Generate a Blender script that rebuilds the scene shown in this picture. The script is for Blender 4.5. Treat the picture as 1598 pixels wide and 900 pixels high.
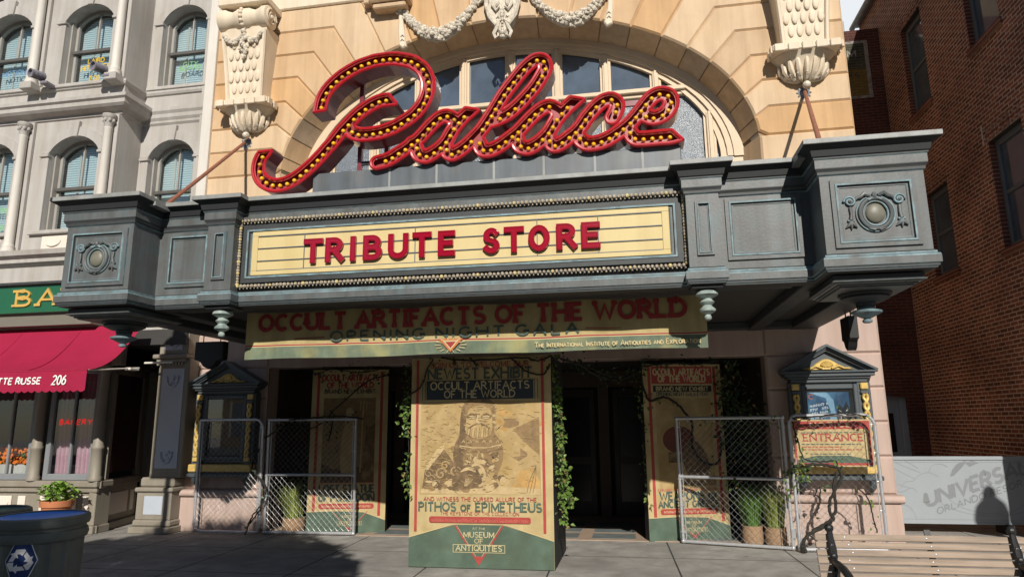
import bpy, math, random
import numpy as np
from mathutils import Vector, Matrix
from mathutils.geometry import tessellate_polygon

for _o in list(bpy.data.objects):
    bpy.data.objects.remove(_o)
S = bpy.context.scene
COL = S.collection
R = math.radians
random.seed(11)

# ------------------------------------------------------------------ camera
cam_d = bpy.data.cameras.new("camera")
cam = bpy.data.objects.new("camera", cam_d)
COL.objects.link(cam)
cam_d.sensor_width = 36.0
cam_d.lens = 1050 / 1598 * 36.0
cam_d.clip_start = 0.05
cam_d.clip_end = 600
_yaw, _pit, _rol = R(10.05), R(11.2), R(-0.57)
_r = Vector((math.cos(_yaw), math.sin(_yaw), 0))
_h = Vector((-math.sin(_yaw), math.cos(_yaw), 0))
_f = _h * math.cos(_pit) + Vector((0, 0, 1)) * math.sin(_pit)
_u = -_h * math.sin(_pit) + Vector((0, 0, 1)) * math.cos(_pit)
_rr = _r * math.cos(_rol) + _u * math.sin(_rol)
_uu = -_r * math.sin(_rol) + _u * math.cos(_rol)
_m = Matrix((_rr, _uu, -_f)).transposed().to_4x4()
_m.translation = Vector((0, 0, 1.65))
cam.matrix_world = _m
S.camera = cam

# ------------------------------------------------------------------ light
SUN_EL, SUN_AZ = 30.8, 12.0           # sun is behind the viewer, a little to the right
w = bpy.data.worlds.new("World")
S.world = w
w.use_nodes = True
nt = w.node_tree
bg = nt.nodes["Background"]
sky = nt.nodes.new("ShaderNodeTexSky")
sky.sky_type = 'NISHITA'
sky.sun_disc = False
sky.sun_elevation = R(SUN_EL)
sky.sun_rotation = R(180 - SUN_AZ)
sky.air_density = 0.8
sky.dust_density = 0.25
sky.ozone_density = 1.0
nt.links.new(sky.outputs[0], bg.inputs[0])
bg.inputs[1].default_value = 0.06
# a pale cloud bank over the roofs ahead
_tc = nt.nodes.new("ShaderNodeTexCoord")
_dot = nt.nodes.new("ShaderNodeVectorMath")
_dot.operation = 'DOT_PRODUCT'
nt.links.new(_tc.outputs['Generated'], _dot.inputs[0])
_dot.inputs[1].default_value = (0.25, 0.84, 0.48)
_cn = nt.nodes.new("ShaderNodeTexNoise")
_cn.inputs['Scale'].default_value = 2.4
_cn.inputs['Detail'].default_value = 7
nt.links.new(_tc.outputs['Generated'], _cn.inputs['Vector'])
_ma = nt.nodes.new("ShaderNodeMath")
_ma.operation = 'MULTIPLY_ADD'
nt.links.new(_cn.outputs['Fac'], _ma.inputs[0])
_ma.inputs[1].default_value = 0.55
nt.links.new(_dot.outputs['Value'], _ma.inputs[2])
_cr = nt.nodes.new("ShaderNodeValToRGB")
_cr.color_ramp.elements[0].position = 0.93
_cr.color_ramp.elements[1].position = 1.12
_cr.color_ramp.elements[0].position, _cr.color_ramp.elements[1].position = 0.85, 1.0
nt.links.new(_ma.outputs[0], _cr.inputs[0])
_mx = nt.nodes.new("ShaderNodeMix")
_mx.data_type = 'RGBA'
nt.links.new(_cr.outputs[0], _mx.inputs['Factor'])
nt.links.new(sky.outputs[0], _mx.inputs['A'])
_mx.inputs['B'].default_value = (14.0, 14.6, 15.2, 1)
nt.links.new(_mx.outputs['Result'], bg.inputs[0])
sun_d = bpy.data.lights.new("sun", 'SUN')
sun_d.energy = 5.0
sun_d.angle = R(0.5)
sun_d.color = (1.0, 0.94, 0.85)
sun = bpy.data.objects.new("sun", sun_d)
COL.objects.link(sun)
sun.rotation_euler = (R(90 - SUN_EL), 0, R(SUN_AZ))
sun.location = (5, -20, 20)
S.view_settings.view_transform = 'Standard'
S.view_settings.look = 'None'
S.view_settings.exposure = 0.0
S.view_settings.gamma = 1.0
S.view_settings.use_curve_mapping = False
S.render.engine = 'CYCLES'
S.render.resolution_x = 1024
S.render.resolution_y = 576

# ------------------------------------------------------------------ materials
MATS = {}


def M(name, c, rough=0.6, metal=0.0, var=0.12, scale=3.0, bump=0.0, bscale=60.0, spec=0.4,
      c2=None, c2amt=0.0, c2scale=1.2, emit=None, coat=0.0, stretch=None, streak=0.0):
    """A procedural material: base colour broken by two noises, an optional second tone in patches, bump."""
    if name in MATS:
        return MATS[name]
    m = bpy.data.materials.new(name)
    m.use_nodes = True
    t = m.node_tree
    L = t.links
    b = t.nodes["Principled BSDF"]
    b.inputs['Roughness'].default_value = rough
    b.inputs['Metallic'].default_value = metal
    b.inputs['Specular IOR Level'].default_value = spec
    if coat:
        b.inputs['Coat Weight'].default_value = coat
        b.inputs['Coat Roughness'].default_value = 0.12
    tc = t.nodes.new('ShaderNodeTexCoord')
    mp = t.nodes.new('ShaderNodeMapping')
    L.new(tc.outputs['Object'], mp.inputs['Vector'])
    if stretch:
        mp.inputs['Scale'].default_value = stretch
    n = t.nodes.new('ShaderNodeTexNoise')
    n.inputs['Scale'].default_value = scale
    n.inputs['Detail'].default_value = 8
    n.inputs['Roughness'].default_value = 0.65
    L.new(mp.outputs[0], n.inputs['Vector'])
    rp = t.nodes.new('ShaderNodeValToRGB')
    rp.color_ramp.elements[0].position = 0.3
    rp.color_ramp.elements[1].position = 0.7
    rp.color_ramp.elements[0].color = (*[max(0, x * (1 - var)) for x in c], 1)
    rp.color_ramp.elements[1].color = (*[min(1, x * (1 + var)) for x in c], 1)
    L.new(n.outputs['Fac'], rp.inputs['Fac'])
    out = rp.outputs['Color']
    if c2 is not None:
        n2 = t.nodes.new('ShaderNodeTexNoise')
        n2.inputs['Scale'].default_value = c2scale
        n2.inputs['Detail'].default_value = 6
        L.new(mp.outputs[0], n2.inputs['Vector'])
        r2 = t.nodes.new('ShaderNodeValToRGB')
        r2.color_ramp.elements[0].position = 0.48
        r2.color_ramp.elements[1].position = 0.68
        r2.color_ramp.elements[0].color = (0, 0, 0, 1)
        r2.color_ramp.elements[1].color = (c2amt, c2amt, c2amt, 1)
        L.new(n2.outputs['Fac'], r2.inputs['Fac'])
        mx = t.nodes.new('ShaderNodeMix')
        mx.data_type = 'RGBA'
        L.new(r2.outputs['Color'], mx.inputs['Factor'])
        L.new(out, mx.inputs['A'])
        mx.inputs['B'].default_value = (*c2, 1)
        out = mx.outputs['Result']
    if streak:                            # rain streaks and dust: tall thin stains
        ms = t.nodes.new('ShaderNodeMapping')
        ms.inputs['Scale'].default_value = (7, 7, .45)
        L.new(tc.outputs['Object'], ms.inputs['Vector'])
        ns = t.nodes.new('ShaderNodeTexNoise')
        ns.inputs['Scale'].default_value = 1.0
        ns.inputs['Detail'].default_value = 7
        ns.inputs['Roughness'].default_value = .6
        L.new(ms.outputs[0], ns.inputs['Vector'])
        rs = t.nodes.new('ShaderNodeValToRGB')
        rs.color_ramp.elements[0].position = .32
        rs.color_ramp.elements[1].position = .62
        k = 1 - streak
        rs.color_ramp.elements[0].color = (k, k * .97, k * .93, 1)
        rs.color_ramp.elements[1].color = (1, 1, 1, 1)
        L.new(ns.outputs['Fac'], rs.inputs['Fac'])
        mm = t.nodes.new('ShaderNodeMix')
        mm.data_type = 'RGBA'
        mm.blend_type = 'MULTIPLY'
        mm.inputs['Factor'].default_value = 1.0
        L.new(out, mm.inputs['A'])
        L.new(rs.outputs['Color'], mm.inputs['B'])
        out = mm.outputs['Result']
    L.new(out, b.inputs['Base Color'])
    if bump:
        nb = t.nodes.new('ShaderNodeTexNoise')
        nb.inputs['Scale'].default_value = bscale
        nb.inputs['Detail'].default_value = 5
        L.new(mp.outputs[0], nb.inputs['Vector'])
        bp = t.nodes.new('ShaderNodeBump')
        bp.inputs['Strength'].default_value = bump
        bp.inputs['Distance'].default_value = 0.01
        L.new(nb.outputs['Fac'], bp.inputs['Height'])
        L.new(bp.outputs[0], b.inputs['Normal'])
    if emit:
        b.inputs['Emission Color'].default_value = (*emit[0], 1)
        b.inputs['Emission Strength'].default_value = emit[1]
    MATS[name] = m
    return m


def brick_mat(name, axis, c1, c2, mortar, bw=0.215, bh=0.067, painted=None):
    """Brick courses laid out on the wall's own plane (axis: which object coordinate runs along the wall)."""
    m = bpy.data.materials.new(name)
    m.use_nodes = True
    t = m.node_tree
    L = t.links
    b = t.nodes["Principled BSDF"]
    b.inputs['Roughness'].default_value = 0.85
    b.inputs['Specular IOR Level'].default_value = 0.2
    tc = t.nodes.new('ShaderNodeTexCoord')
    sp = t.nodes.new('ShaderNodeSeparateXYZ')
    L.new(tc.outputs['Object'], sp.inputs[0])
    cb = t.nodes.new('ShaderNodeCombineXYZ')
    L.new(sp.outputs[axis], cb.inputs[0])
    L.new(sp.outputs[2], cb.inputs[1])
    # ragged edges: a little noise on the lookup
    ns = t.nodes.new('ShaderNodeTexNoise')
    ns.inputs['Scale'].default_value = 22
    L.new(tc.outputs['Object'], ns.inputs['Vector'])
    va = t.nodes.new('ShaderNodeVectorMath')
    va.operation = 'MULTIPLY_ADD'
    L.new(ns.outputs['Color'], va.inputs[0])
    va.inputs[1].default_value = (0.012, 0.012, 0)
    L.new(cb.outputs[0], va.inputs[2])
    bt = t.nodes.new('ShaderNodeTexBrick')
    bt.inputs['Scale'].default_value = 1.0
    bt.inputs['Brick Width'].default_value = bw
    bt.inputs['Row Height'].default_value = bh
    bt.inputs['Mortar Size'].default_value = 0.010
    bt.inputs['Mortar Smooth'].default_value = 0.25
    bt.inputs['Bias'].default_value = -0.1
    bt.inputs['Color1'].default_value = (*c1, 1)
    bt.inputs['Color2'].default_value = (*c2, 1)
    bt.inputs['Mortar'].default_value = (*mortar, 1)
    L.new(va.outputs[0], bt.inputs['Vector'])
    n2 = t.nodes.new('ShaderNodeTexNoise')
    n2.inputs['Scale'].default_value = 0.9
    n2.inputs['Detail'].default_value = 7
    L.new(tc.outputs['Object'], n2.inputs['Vector'])
    rp = t.nodes.new('ShaderNodeValToRGB')
    rp.color_ramp.elements[0].position = 0.3
    rp.color_ramp.elements[0].color = (0.55, 0.5, 0.5, 1)
    rp.color_ramp.elements[1].position = 0.72
    rp.color_ramp.elements[1].color = (1.25, 1.2, 1.15, 1)
    L.new(n2.outputs['Fac'], rp.inputs['Fac'])
    mu = t.nodes.new('ShaderNodeMix')
    mu.data_type = 'RGBA'
    mu.blend_type = 'MULTIPLY'
    mu.inputs['Factor'].default_value = 1.0
    L.new(bt.outputs['Color'], mu.inputs['A'])
    L.new(rp.outputs['Color'], mu.inputs['B'])
    L.new(mu.outputs['Result'], b.inputs['Base Color'])
    bp = t.nodes.new('ShaderNodeBump')
    bp.inputs['Strength'].default_value = 0.6
    bp.inputs['Distance'].default_value = 0.012
    bp.invert = True
    L.new(bt.outputs['Fac'], bp.inputs['Height'])
    L.new(bp.outputs[0], b.inputs['Normal'])
    MATS[name] = m
    return m


def glass_mat(name, tint=(0.85, 0.9, 0.92), refl=0.10, rough=0.02, dark=0.0):
    m = bpy.data.materials.new(name)
    m.use_nodes = True
    t = m.node_tree
    L = t.links
    t.nodes.remove(t.nodes["Principled BSDF"])
    o = t.nodes['Material Output']
    tr = t.nodes.new('ShaderNodeBsdfTransparent')
    tr.inputs[0].default_value = (*tint, 1)
    gl = t.nodes.new('ShaderNodeBsdfGlossy')
    gl.inputs['Roughness'].default_value = rough
    fr = t.nodes.new('ShaderNodeFresnel')
    fr.inputs[0].default_value = 1.5
    ad = t.nodes.new('ShaderNodeMath')
    ad.operation = 'ADD'
    ad.inputs[1].default_value = refl
    L.new(fr.outputs[0], ad.inputs[0])
    mx = t.nodes.new('ShaderNodeMixShader')
    L.new(ad.outputs[0], mx.inputs[0])
    L.new(tr.outputs[0], mx.inputs[1])
    L.new(gl.outputs[0], mx.inputs[2])
    L.new(mx.outputs[0], o.inputs[0])
    MATS[name] = m
    return m


# ------------------------------------------------------------------ mesh builder
WL = {}


class MB:
    def __init__(self):
        self.v, self.f, self.mi, self.sm, self.mats = [], [], [], [], []

    def m(self, mat):
        if mat not in self.mats:
            self.mats.append(mat)
        return self.mats.index(mat)

    def face(self, pts, mat, smooth=False):
        i = len(self.v)
        self.v += [tuple(p) for p in pts]
        self.f.append(tuple(range(i, i + len(pts))))
        self.mi.append(self.m(mat))
        self.sm.append(smooth)

    def mesh(self, vs, fs, mat, smooth=False):
        i = len(self.v)
        self.v += [tuple(p) for p in vs]
        k = self.m(mat)
        for f in fs:
            self.f.append(tuple(i + a for a in f))
            self.mi.append(k)
            self.sm.append(smooth)

    def box(self, x0, x1, y0, y1, z0, z1, mat, bev=0.0):
        if x0 > x1: x0, x1 = x1, x0
        if y0 > y1: y0, y1 = y1, y0
        if z0 > z1: z0, z1 = z1, z0
        self.obox(Vector(((x0 + x1) / 2, (y0 + y1) / 2, (z0 + z1) / 2)), Vector((1, 0, 0)), Vector((0, 1, 0)), Vector((0, 0, 1)),
                  (x1 - x0) / 2, (y1 - y0) / 2, (z1 - z0) / 2, mat, bev)

    def obox(self, c, ax, ay, az, hx, hy, hz, mat, bev=0.0):
        """Oriented box; with bev, every edge is chamfered."""
        c = Vector(c)
        if bev <= 0:
            vs = [c + ax * hx * sx + ay * hy * sy + az * hz * sz for sz in (-1, 1) for sy in (-1, 1) for sx in (-1, 1)]
            self.mesh(vs, [(0, 2, 3, 1), (4, 5, 7, 6), (0, 1, 5, 4), (2, 6, 7, 3), (0, 4, 6, 2), (1, 3, 7, 5)], mat)
            return
        b = min(bev, hx * .9, hy * .9, hz * .9)
        h = (hx, hy, hz)
        A = (ax, ay, az)

        def P(s, k):
            q = c.copy()
            for i in range(3):
                q += A[i] * s[i] * (h[i] if i == k else h[i] - b)
            return q
        sg = [(a, bb, cc) for a in (-1, 1) for bb in (-1, 1) for cc in (-1, 1)]
        for k in range(3):
            i, j = (k + 1) % 3, (k + 2) % 3
            for s in (-1, 1):
                pts = []
                for (p, q) in ((-1, -1), (1, -1), (1, 1), (-1, 1)):
                    t = [0, 0, 0]
                    t[k], t[i], t[j] = s, p, q
                    pts.append(P(t, k))
                self.face(pts if s > 0 else pts[::-1], mat)
        for k in range(3):              # edge chamfers run along axis k
            i, j = (k + 1) % 3, (k + 2) % 3
            for si in (-1, 1):
                for sj in (-1, 1):
                    t0, t1 = [0, 0, 0], [0, 0, 0]
                    t0[i] = t1[i] = si
                    t0[j] = t1[j] = sj
                    t0[k], t1[k] = -1, 1
                    pts = [P(t0, i), P(t1, i), P(t1, j), P(t0, j)]
                    self.face(pts if si * sj < 0 else pts[::-1], mat)
        for s in sg:
            pts = [P(s, 0), P(s, 1), P(s, 2)]
            self.face(pts if s[0] * s[1] * s[2] > 0 else pts[::-1], mat)

    def tube(self, path, r, mat, n=6, closed=False, up=Vector((0, -1, 0)), smooth=True, caps=True):
        P = [Vector(p) for p in path]
        N = len(P)
        rs = r if isinstance(r, (list, tuple)) else [r] * N
        rings = []
        prev = None
        for i, p in enumerate(P):
            a = P[(i - 1) % N] if (closed or i > 0) else P[i]
            b = P[(i + 1) % N] if (closed or i < N - 1) else P[i]
            d = (b - a)
            if d.length < 1e-9:
                d = Vector((0, 0, 1))
            d.normalize()
            u0 = prev if prev is not None else up
            s = d.cross(u0)
            if s.length < 1e-4:
                s = d.cross(Vector((1, .3, .2)))
            s.normalize()
            u = s.cross(d).normalized()
            prev = u
            rings.append([p + (s * math.cos(2 * math.pi * k / n) + u * math.sin(2 * math.pi * k / n)) * rs[i] for k in range(n)])
        vs = [q for rg in rings for q in rg]
        fs = []
        for i in range(N if closed else N - 1):
            a, b = i * n, ((i + 1) % N) * n
            for k in range(n):
                k2 = (k + 1) % n
                fs.append((a + k, b + k, b + k2, a + k2))
        if not closed and caps:
            fs.append(tuple(range(n)))
            fs.append(tuple(reversed(range((N - 1) * n, N * n))))
        self.mesh(vs, fs, mat, smooth)

    def lathe(self, prof, c, mat, n=20, ax=Vector((0, 0, 1)), sx=1.0, sy=1.0, smooth=True, a0=0, a1=360, ex=None, cap=True):
        """prof: (radius, height) along ax."""
        c = Vector(c)
        ax = Vector(ax).normalized()
        if ex is None:
            ex = ax.cross(Vector((0, 1, 0)))
            if ex.length < 1e-3:
                ex = Vector((1, 0, 0))
        ex = Vector(ex).normalized()
        ey = ax.cross(ex)
        full = abs(a1 - a0) >= 360
        k = n if full else n + 1
        vs, fs = [], []
        for (r, h) in prof:
            for i in range(k):
                a = R(a0 + (a1 - a0) * i / n)
                vs.append(c + ax * h + ex * (math.cos(a) * r * sx) + ey * (math.sin(a) * r * sy))
        for j in range(len(prof) - 1):
            for i in range(n):
                i2 = (i + 1) % k
                fs.append((j * k + i, j * k + i2, (j + 1) * k + i2, (j + 1) * k + i))
        if cap and full:
            if prof[0][0] > 1e-4: fs.append(tuple(reversed(range(k))))
            if prof[-1][0] > 1e-4: fs.append(tuple(range((len(prof) - 1) * k, len(prof) * k)))
        self.mesh(vs, fs, mat, smooth)

    def ball(self, c, r, mat, n=8, m=5, s=(1, 1, 1), smooth=True):
        c = Vector(c)
        vs, fs = [c + Vector((0, 0, -r * s[2]))], []
        for j in range(1, m):
            t = -math.pi / 2 + math.pi * j / m
            for i in range(n):
                a = 2 * math.pi * i / n
                vs.append(c + Vector((math.cos(a) * math.cos(t) * r * s[0], math.sin(a) * math.cos(t) * r * s[1], math.sin(t) * r * s[2])))
        vs.append(c + Vector((0, 0, r * s[2])))
        for i in range(n):
            fs.append((0, 1 + (i + 1) % n, 1 + i))
        for j in range(m - 2):
            for i in range(n):
                a, b = 1 + j * n, 1 + (j + 1) * n
                fs.append((a + i, a + (i + 1) % n, b + (i + 1) % n, b + i))
        a, top = 1 + (m - 2) * n, len(vs) - 1
        for i in range(n):
            fs.append((a + i, a + (i + 1) % n, top))
        self.mesh(vs, fs, mat, smooth)

    def tess(self, loops, fn, mat, flip=False):
        """Fill 2-D loops (outer first, then holes); fn maps (x, y) to a point."""
        tri = tessellate_polygon([[Vector((p[0], p[1], 0)) for p in lp] for lp in loops])
        flat = [p for lp in loops for p in lp]
        vs = [fn(p[0], p[1]) for p in flat]
        out = []
        for t in tri:
            a, b, c = flat[t[0]], flat[t[1]], flat[t[2]]
            cr = (b[0] - a[0]) * (c[1] - a[1]) - (b[1] - a[1]) * (c[0] - a[0])
            t = t if (cr > 0) != flip else (t[0], t[2], t[1])
            out.append(t)
        self.mesh(vs, out, mat)

    def prism(self, poly, y0, y1, mat, bevel=0.0, side=None):
        """Polygon in X-Z, front face at y0 (towards the viewer), back at y1; closed, outer edge optionally chamfered."""
        area = sum(poly[i][0] * poly[(i + 1) % len(poly)][1] - poly[(i + 1) % len(poly)][0] * poly[i][1] for i in range(len(poly)))
        if area < 0:
            poly = poly[::-1]
        side = side or mat
        fr = inset(poly, bevel) if bevel else poly
        yb = y0 + bevel
        self.tess([fr], lambda x, z: (x, y0, z), mat)
        n = len(poly)
        for i in range(n):
            j = (i + 1) % n
            if bevel:
                self.face([(poly[i][0], yb, poly[i][1]), (poly[j][0], yb, poly[j][1]), (fr[j][0], y0, fr[j][1]), (fr[i][0], y0, fr[i][1])], mat)
            self.face([(poly[i][0], y1, poly[i][1]), (poly[j][0], y1, poly[j][1]), (poly[j][0], yb, poly[j][1]), (poly[i][0], yb, poly[i][1])], side)
        self.tess([poly], lambda x, z: (x, y1, z), side, flip=True)

    def build(self, name, parent=None, label=None, cat=None, group=None, kind=None, angle=35, origin=None):
        me = bpy.data.meshes.new(name)
        if parent is not None:
            o0 = Vector(WL[parent.name])
        elif origin is not None:
            o0 = Vector(origin)
        else:
            a = np.array(self.v)
            lo, hi = a.min(0), a.max(0)
            o0 = Vector(((lo[0] + hi[0]) / 2, (lo[1] + hi[1]) / 2, lo[2]))
        me.from_pydata([(p[0] - o0.x, p[1] - o0.y, p[2] - o0.z) for p in self.v], [], self.f)
        for mt in self.mats:
            me.materials.append(mt)
        me.polygons.foreach_set('material_index', self.mi)
        me.polygons.foreach_set('use_smooth', self.sm)
        me.update()
        if any(self.sm):
            me.set_sharp_from_angle(angle=R(angle))
        o = bpy.data.objects.new(name, me)
        COL.objects.link(o)
        if parent is not None:
            o.parent = parent
        else:
            o.location = o0
        WL[o.name] = o0
        tag(o, label, cat, group, kind)
        return o


def tag(o, label=None, cat=None, group=None, kind=None):
    if label: o['label'] = label
    if cat: o['category'] = cat
    if group: o['group'] = group
    if kind: o['kind'] = kind
    return o


def thing(name, label, cat, loc, group=None):
    o = bpy.data.objects.new(name, None)
    o.empty_display_size = 0.2
    COL.objects.link(o)
    o.location = loc
    WL[o.name] = Vector(loc)
    return tag(o, label, cat, group)


def copy_thing(root, delta, label=None, group=None):
    """Copy a thing, its parts and their sub-parts, moved by delta."""
    d = Vector(delta)
    r = root.copy()
    COL.objects.link(r)
    r.location = Vector(root.location) + d
    WL[r.name] = Vector(WL[root.name]) + d
    if label: r['label'] = label
    if group: r['group'] = group
    for ch in root.children:
        c = ch.copy()
        COL.objects.link(c)
        c.parent = r
        WL[c.name] = Vector(WL[ch.name]) + d
        for g in ch.children:
            k = g.copy()
            COL.objects.link(k)
            k.parent = c
            WL[k.name] = Vector(WL[g.name]) + d
    return r


def inset(poly, d):
    """Offset a counter-clockwise polygon inwards by d (mitred)."""
    n = len(poly)
    out = []
    for i in range(n):
        p, a, b = Vector(poly[i]), Vector(poly[i - 1]), Vector(poly[(i + 1) % n])
        e1, e2 = (p - a), (b - p)
        if e1.length < 1e-9 or e2.length < 1e-9:
            out.append(tuple(p)); continue
        e1.normalize(); e2.normalize()
        n1, n2 = Vector((-e1.y, e1.x)), Vector((-e2.y, e2.x))
        s = n1 + n2
        L = max(0.35, s.length_squared / 2)
        out.append(tuple(p + s * (d / L)))
    return out


def arc(cx, cy, rx, ry, a0, a1, n=10):
    return [(cx + rx * math.cos(R(a0 + (a1 - a0) * i / n)), cy + ry * math.sin(R(a0 + (a1 - a0) * i / n))) for i in range(n + 1)]


def smooth_path(pts, n=4, closed=False):
    """Catmull-Rom through the points (tuples of any dimension)."""
    P = [np.array(p, float) for p in pts]
    out = []
    N = len(P)
    for i in range(N if closed else N - 1):
        a = P[(i - 1) % N] if (closed or i > 0) else 2 * P[0] - P[1]
        b, c = P[i], P[(i + 1) % N]
        d = P[(i + 2) % N] if (closed or i < N - 2) else 2 * P[-1] - P[-2]
        for k in range(n):
            t = k / n
            out.append(tuple(0.5 * ((2 * b) + (-a + c) * t + (2 * a - 5 * b + 4 * c - d) * t * t + (-a + 3 * b - 3 * c + d) * t ** 3)))
    if not closed:
        out.append(tuple(P[-1]))
    return out


# ------------------------------------------------------------------ lettering: a stroke alphabet of its own
GL = {
    'A': (.80, [[(0, 0), (.4, 1), (.8, 0)], [(.14, .34), (.66, .34)]], [(0, 0), (.8, 0)]),
    'B': (.62, [[(0, 0), (0, 1)], [(0, 1), (.3, 1)] + arc(.3, .76, .26, .24, 90, -90) + [(0, .52)],
                [(0, .52), (.34, .52)] + arc(.34, .26, .28, .26, 90, -90) + [(0, 0)]], [(-.04, 0), (-.04, 1)]),
    'C': (.72, [arc(.4, .5, .4, .5, 48, 312, 18)], []),
    'D': (.74, [[(0, 0), (0, 1)], [(0, 1), (.28, 1)] + arc(.28, .5, .46, .5, 90, -90, 12) + [(0, 0)]], [(-.04, 0), (-.04, 1)]),
    'E': (.56, [[(.56, 1), (0, 1)], [(0, 0), (0, 1)], [(0, 0), (.56, 0)], [(0, .52), (.46, .52)]], [(-.04, 0), (-.04, 1)]),
    'F': (.54, [[(.54, 1), (0, 1)], [(0, 0), (0, 1)], [(0, .5), (.44, .5)]], [(0, 0), (-.04, 1)]),
    'G': (.78, [arc(.4, .5, .4, .5, 48, 340, 18) + [(.78, .44), (.48, .44)]], []),
    'H': (.74, [[(0, 0), (0, 1)], [(.74, 0), (.74, 1)], [(0, .52), (.74, .52)]], [(0, 0), (0, 1), (.74, 0), (.74, 1)]),
    'I': (.10, [[(.05, 0), (.05, 1)]], [(.05, 0), (.05, 1)]),
    'J': (.50, [[(.5, 1), (.5, .28)] + arc(.25, .28, .25, .28, 0, -180)], [(.5, 1)]),
    'K': (.70, [[(0, 0), (0, 1)], [(.64, 1), (0, .4)], [(.2, .58), (.7, 0)]], [(0, 0), (0, 1), (.7, 0)]),
    'L': (.54, [[(0, 1), (0, 0)], [(0, 0), (.54, 0)]], [(0, 1), (-.04, 0)]),
    'M': (.92, [[(.04, 0), (.04, 1)], [(.04, 1), (.46, .15), (.88, 1)], [(.88, 1), (.88, 0)]], [(.04, 0), (.88, 0)]),
    'N': (.76, [[(0, 0), (0, 1)], [(0, 1), (.76, 0)], [(.76, 0), (.76, 1)]], [(0, 0), (.76, 1)]),
    'O': (.82, ['c'] + [arc(.41, .5, .41, .5, 0, 345, 23)], []),
    'P': (.60, [[(0, 0), (0, 1)], [(0, 1), (.3, 1)] + arc(.3, .74, .28, .26, 90, -90) + [(0, .48)]], [(0, 0), (-.04, 1)]),
    'Q': (.82, ['c'] + [arc(.41, .5, .41, .5, 0, 345, 23)] + [[(.45, .25), (.85, -.08)]], []),
    'R': (.66, [[(0, 0), (0, 1)], [(0, 1), (.3, 1)] + arc(.3, .75, .28, .25, 90, -90) + [(0, .5)], [(.28, .5), (.66, 0)]], [(0, 0), (-.04, 1), (.66, 0)]),
    'S': (.60, [arc(.3, .745, .27, .255, 35, 270, 12) + arc(.3, .245, .29, .245, 90, -150, 12)[1:]], []),
    'T': (.70, [[(0, 1), (.7, 1)], [(.35, 1), (.35, 0)]], [(.35, 0)]),
    'U': (.72, [[(0, 1), (0, .34)] + arc(.36, .34, .36, .34, 180, 360, 12) + [(.72, 1)]], [(0, 1), (.72, 1)]),
    'V': (.78, [[(0, 1), (.39, 0), (.78, 1)]], [(0, 1), (.78, 1)]),
    'W': (1.1, [[(0, 1), (.28, 0), (.55, .85), (.82, 0), (1.1, 1)]], [(0, 1), (1.1, 1)]),
    'X': (.72, [[(0, 0), (.72, 1)], [(0, 1), (.72, 0)]], [(0, 0), (.72, 0), (0, 1), (.72, 1)]),
    'Y': (.74, [[(0, 1), (.37, .48), (.74, 1)], [(.37, .48), (.37, 0)]], [(.37, 0), (0, 1), (.74, 1)]),
    'Z': (.64, [[(0, 1), (.64, 1), (0, 0), (.64, 0)]], []),
    '0': (.58, ['c'] + [arc(.29, .5, .29, .5, 0, 345, 23)], []),
    '2': (.58, [arc(.29, .72, .28, .28, 160, -35, 12) + [(0, 0), (.58, 0)]], []),
    '6': (.58, ['c'] + [arc(.29, .3, .29, .3, 0, 345, 18)] + [[(.02, .36), (.12, .72), (.46, 1)]], []),
    '&': (.74, [[(.7, 0), (.15, .7)] + arc(.32, .8, .18, .2, 200, -20, 8) + [(.05, .3)] + arc(.3, .22, .26, .22, 170, 320, 8) + [(.72, .45)]], []),
    '.': (.10, [[(.05, 0), (.05, .1)]], []),
    "'": (.10, [[(.05, .8), (.05, 1)]], []),
    '?': (.5, [arc(.25, .76, .24, .24, 160, -60, 10) + [(.25, .3)], [(.25, 0), (.25, .1)]], []),
    '-': (.4, [[(0, .5), (.4, .5)]], []),
}


def text_strokes(s, gap=.24, slab=0.0, shear=0.0, small=0.72):
    """-> list of (polyline, closed) at cap height 1, and the total width. Lower-case letters become small capitals."""
    x = 0.0
    out = []
    for ch in s:
        if ch == ' ':
            x += .46
            continue
        k = small if ch.islower() else 1.0
        g = GL.get(ch.upper())
        if g is None:
            x += .3
            continue
        wd, st, se = g
        closed_next = False
        for p in st:
            if p == 'c':
                closed_next = True
                continue
            out.append(([((x + q[0] * k) + shear * q[1] * k, q[1] * k) for q in p], closed_next))
            closed_next = False
        if slab:
            for (sx, sy) in se:
                px = x + sx * k + shear * sy * k
                out.append(([(px - slab * k, sy * k), (px + slab * k, sy * k)], False))
        x += wd * k + gap
    return out, max(0.1, x - gap)


def strip2d(pl, hw, closed=False):
    """A polyline as a mitred ribbon -> left and right point lists."""
    n = len(pl)
    Lp, Rp = [], []
    for i in range(n):
        p = Vector(pl[i])
        a = Vector(pl[i - 1]) if (closed or i > 0) else None
        b = Vector(pl[(i + 1) % n]) if (closed or i < n - 1) else None
        d1 = (p - a).normalized() if a is not None else None
        d2 = (b - p).normalized() if b is not None else None
        if d1 is None: d1 = d2
        if d2 is None: d2 = d1
        n1, n2 = Vector((-d1.y, d1.x)), Vector((-d2.y, d2.x))
        m = n1 + n2
        if m.length < 1e-3:
            m = n1.copy()
        m = m / max(0.45, m.length_squared / 2)
        Lp.append(p + m * hw)
        Rp.append(p - m * hw)
    return Lp, Rp


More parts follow.
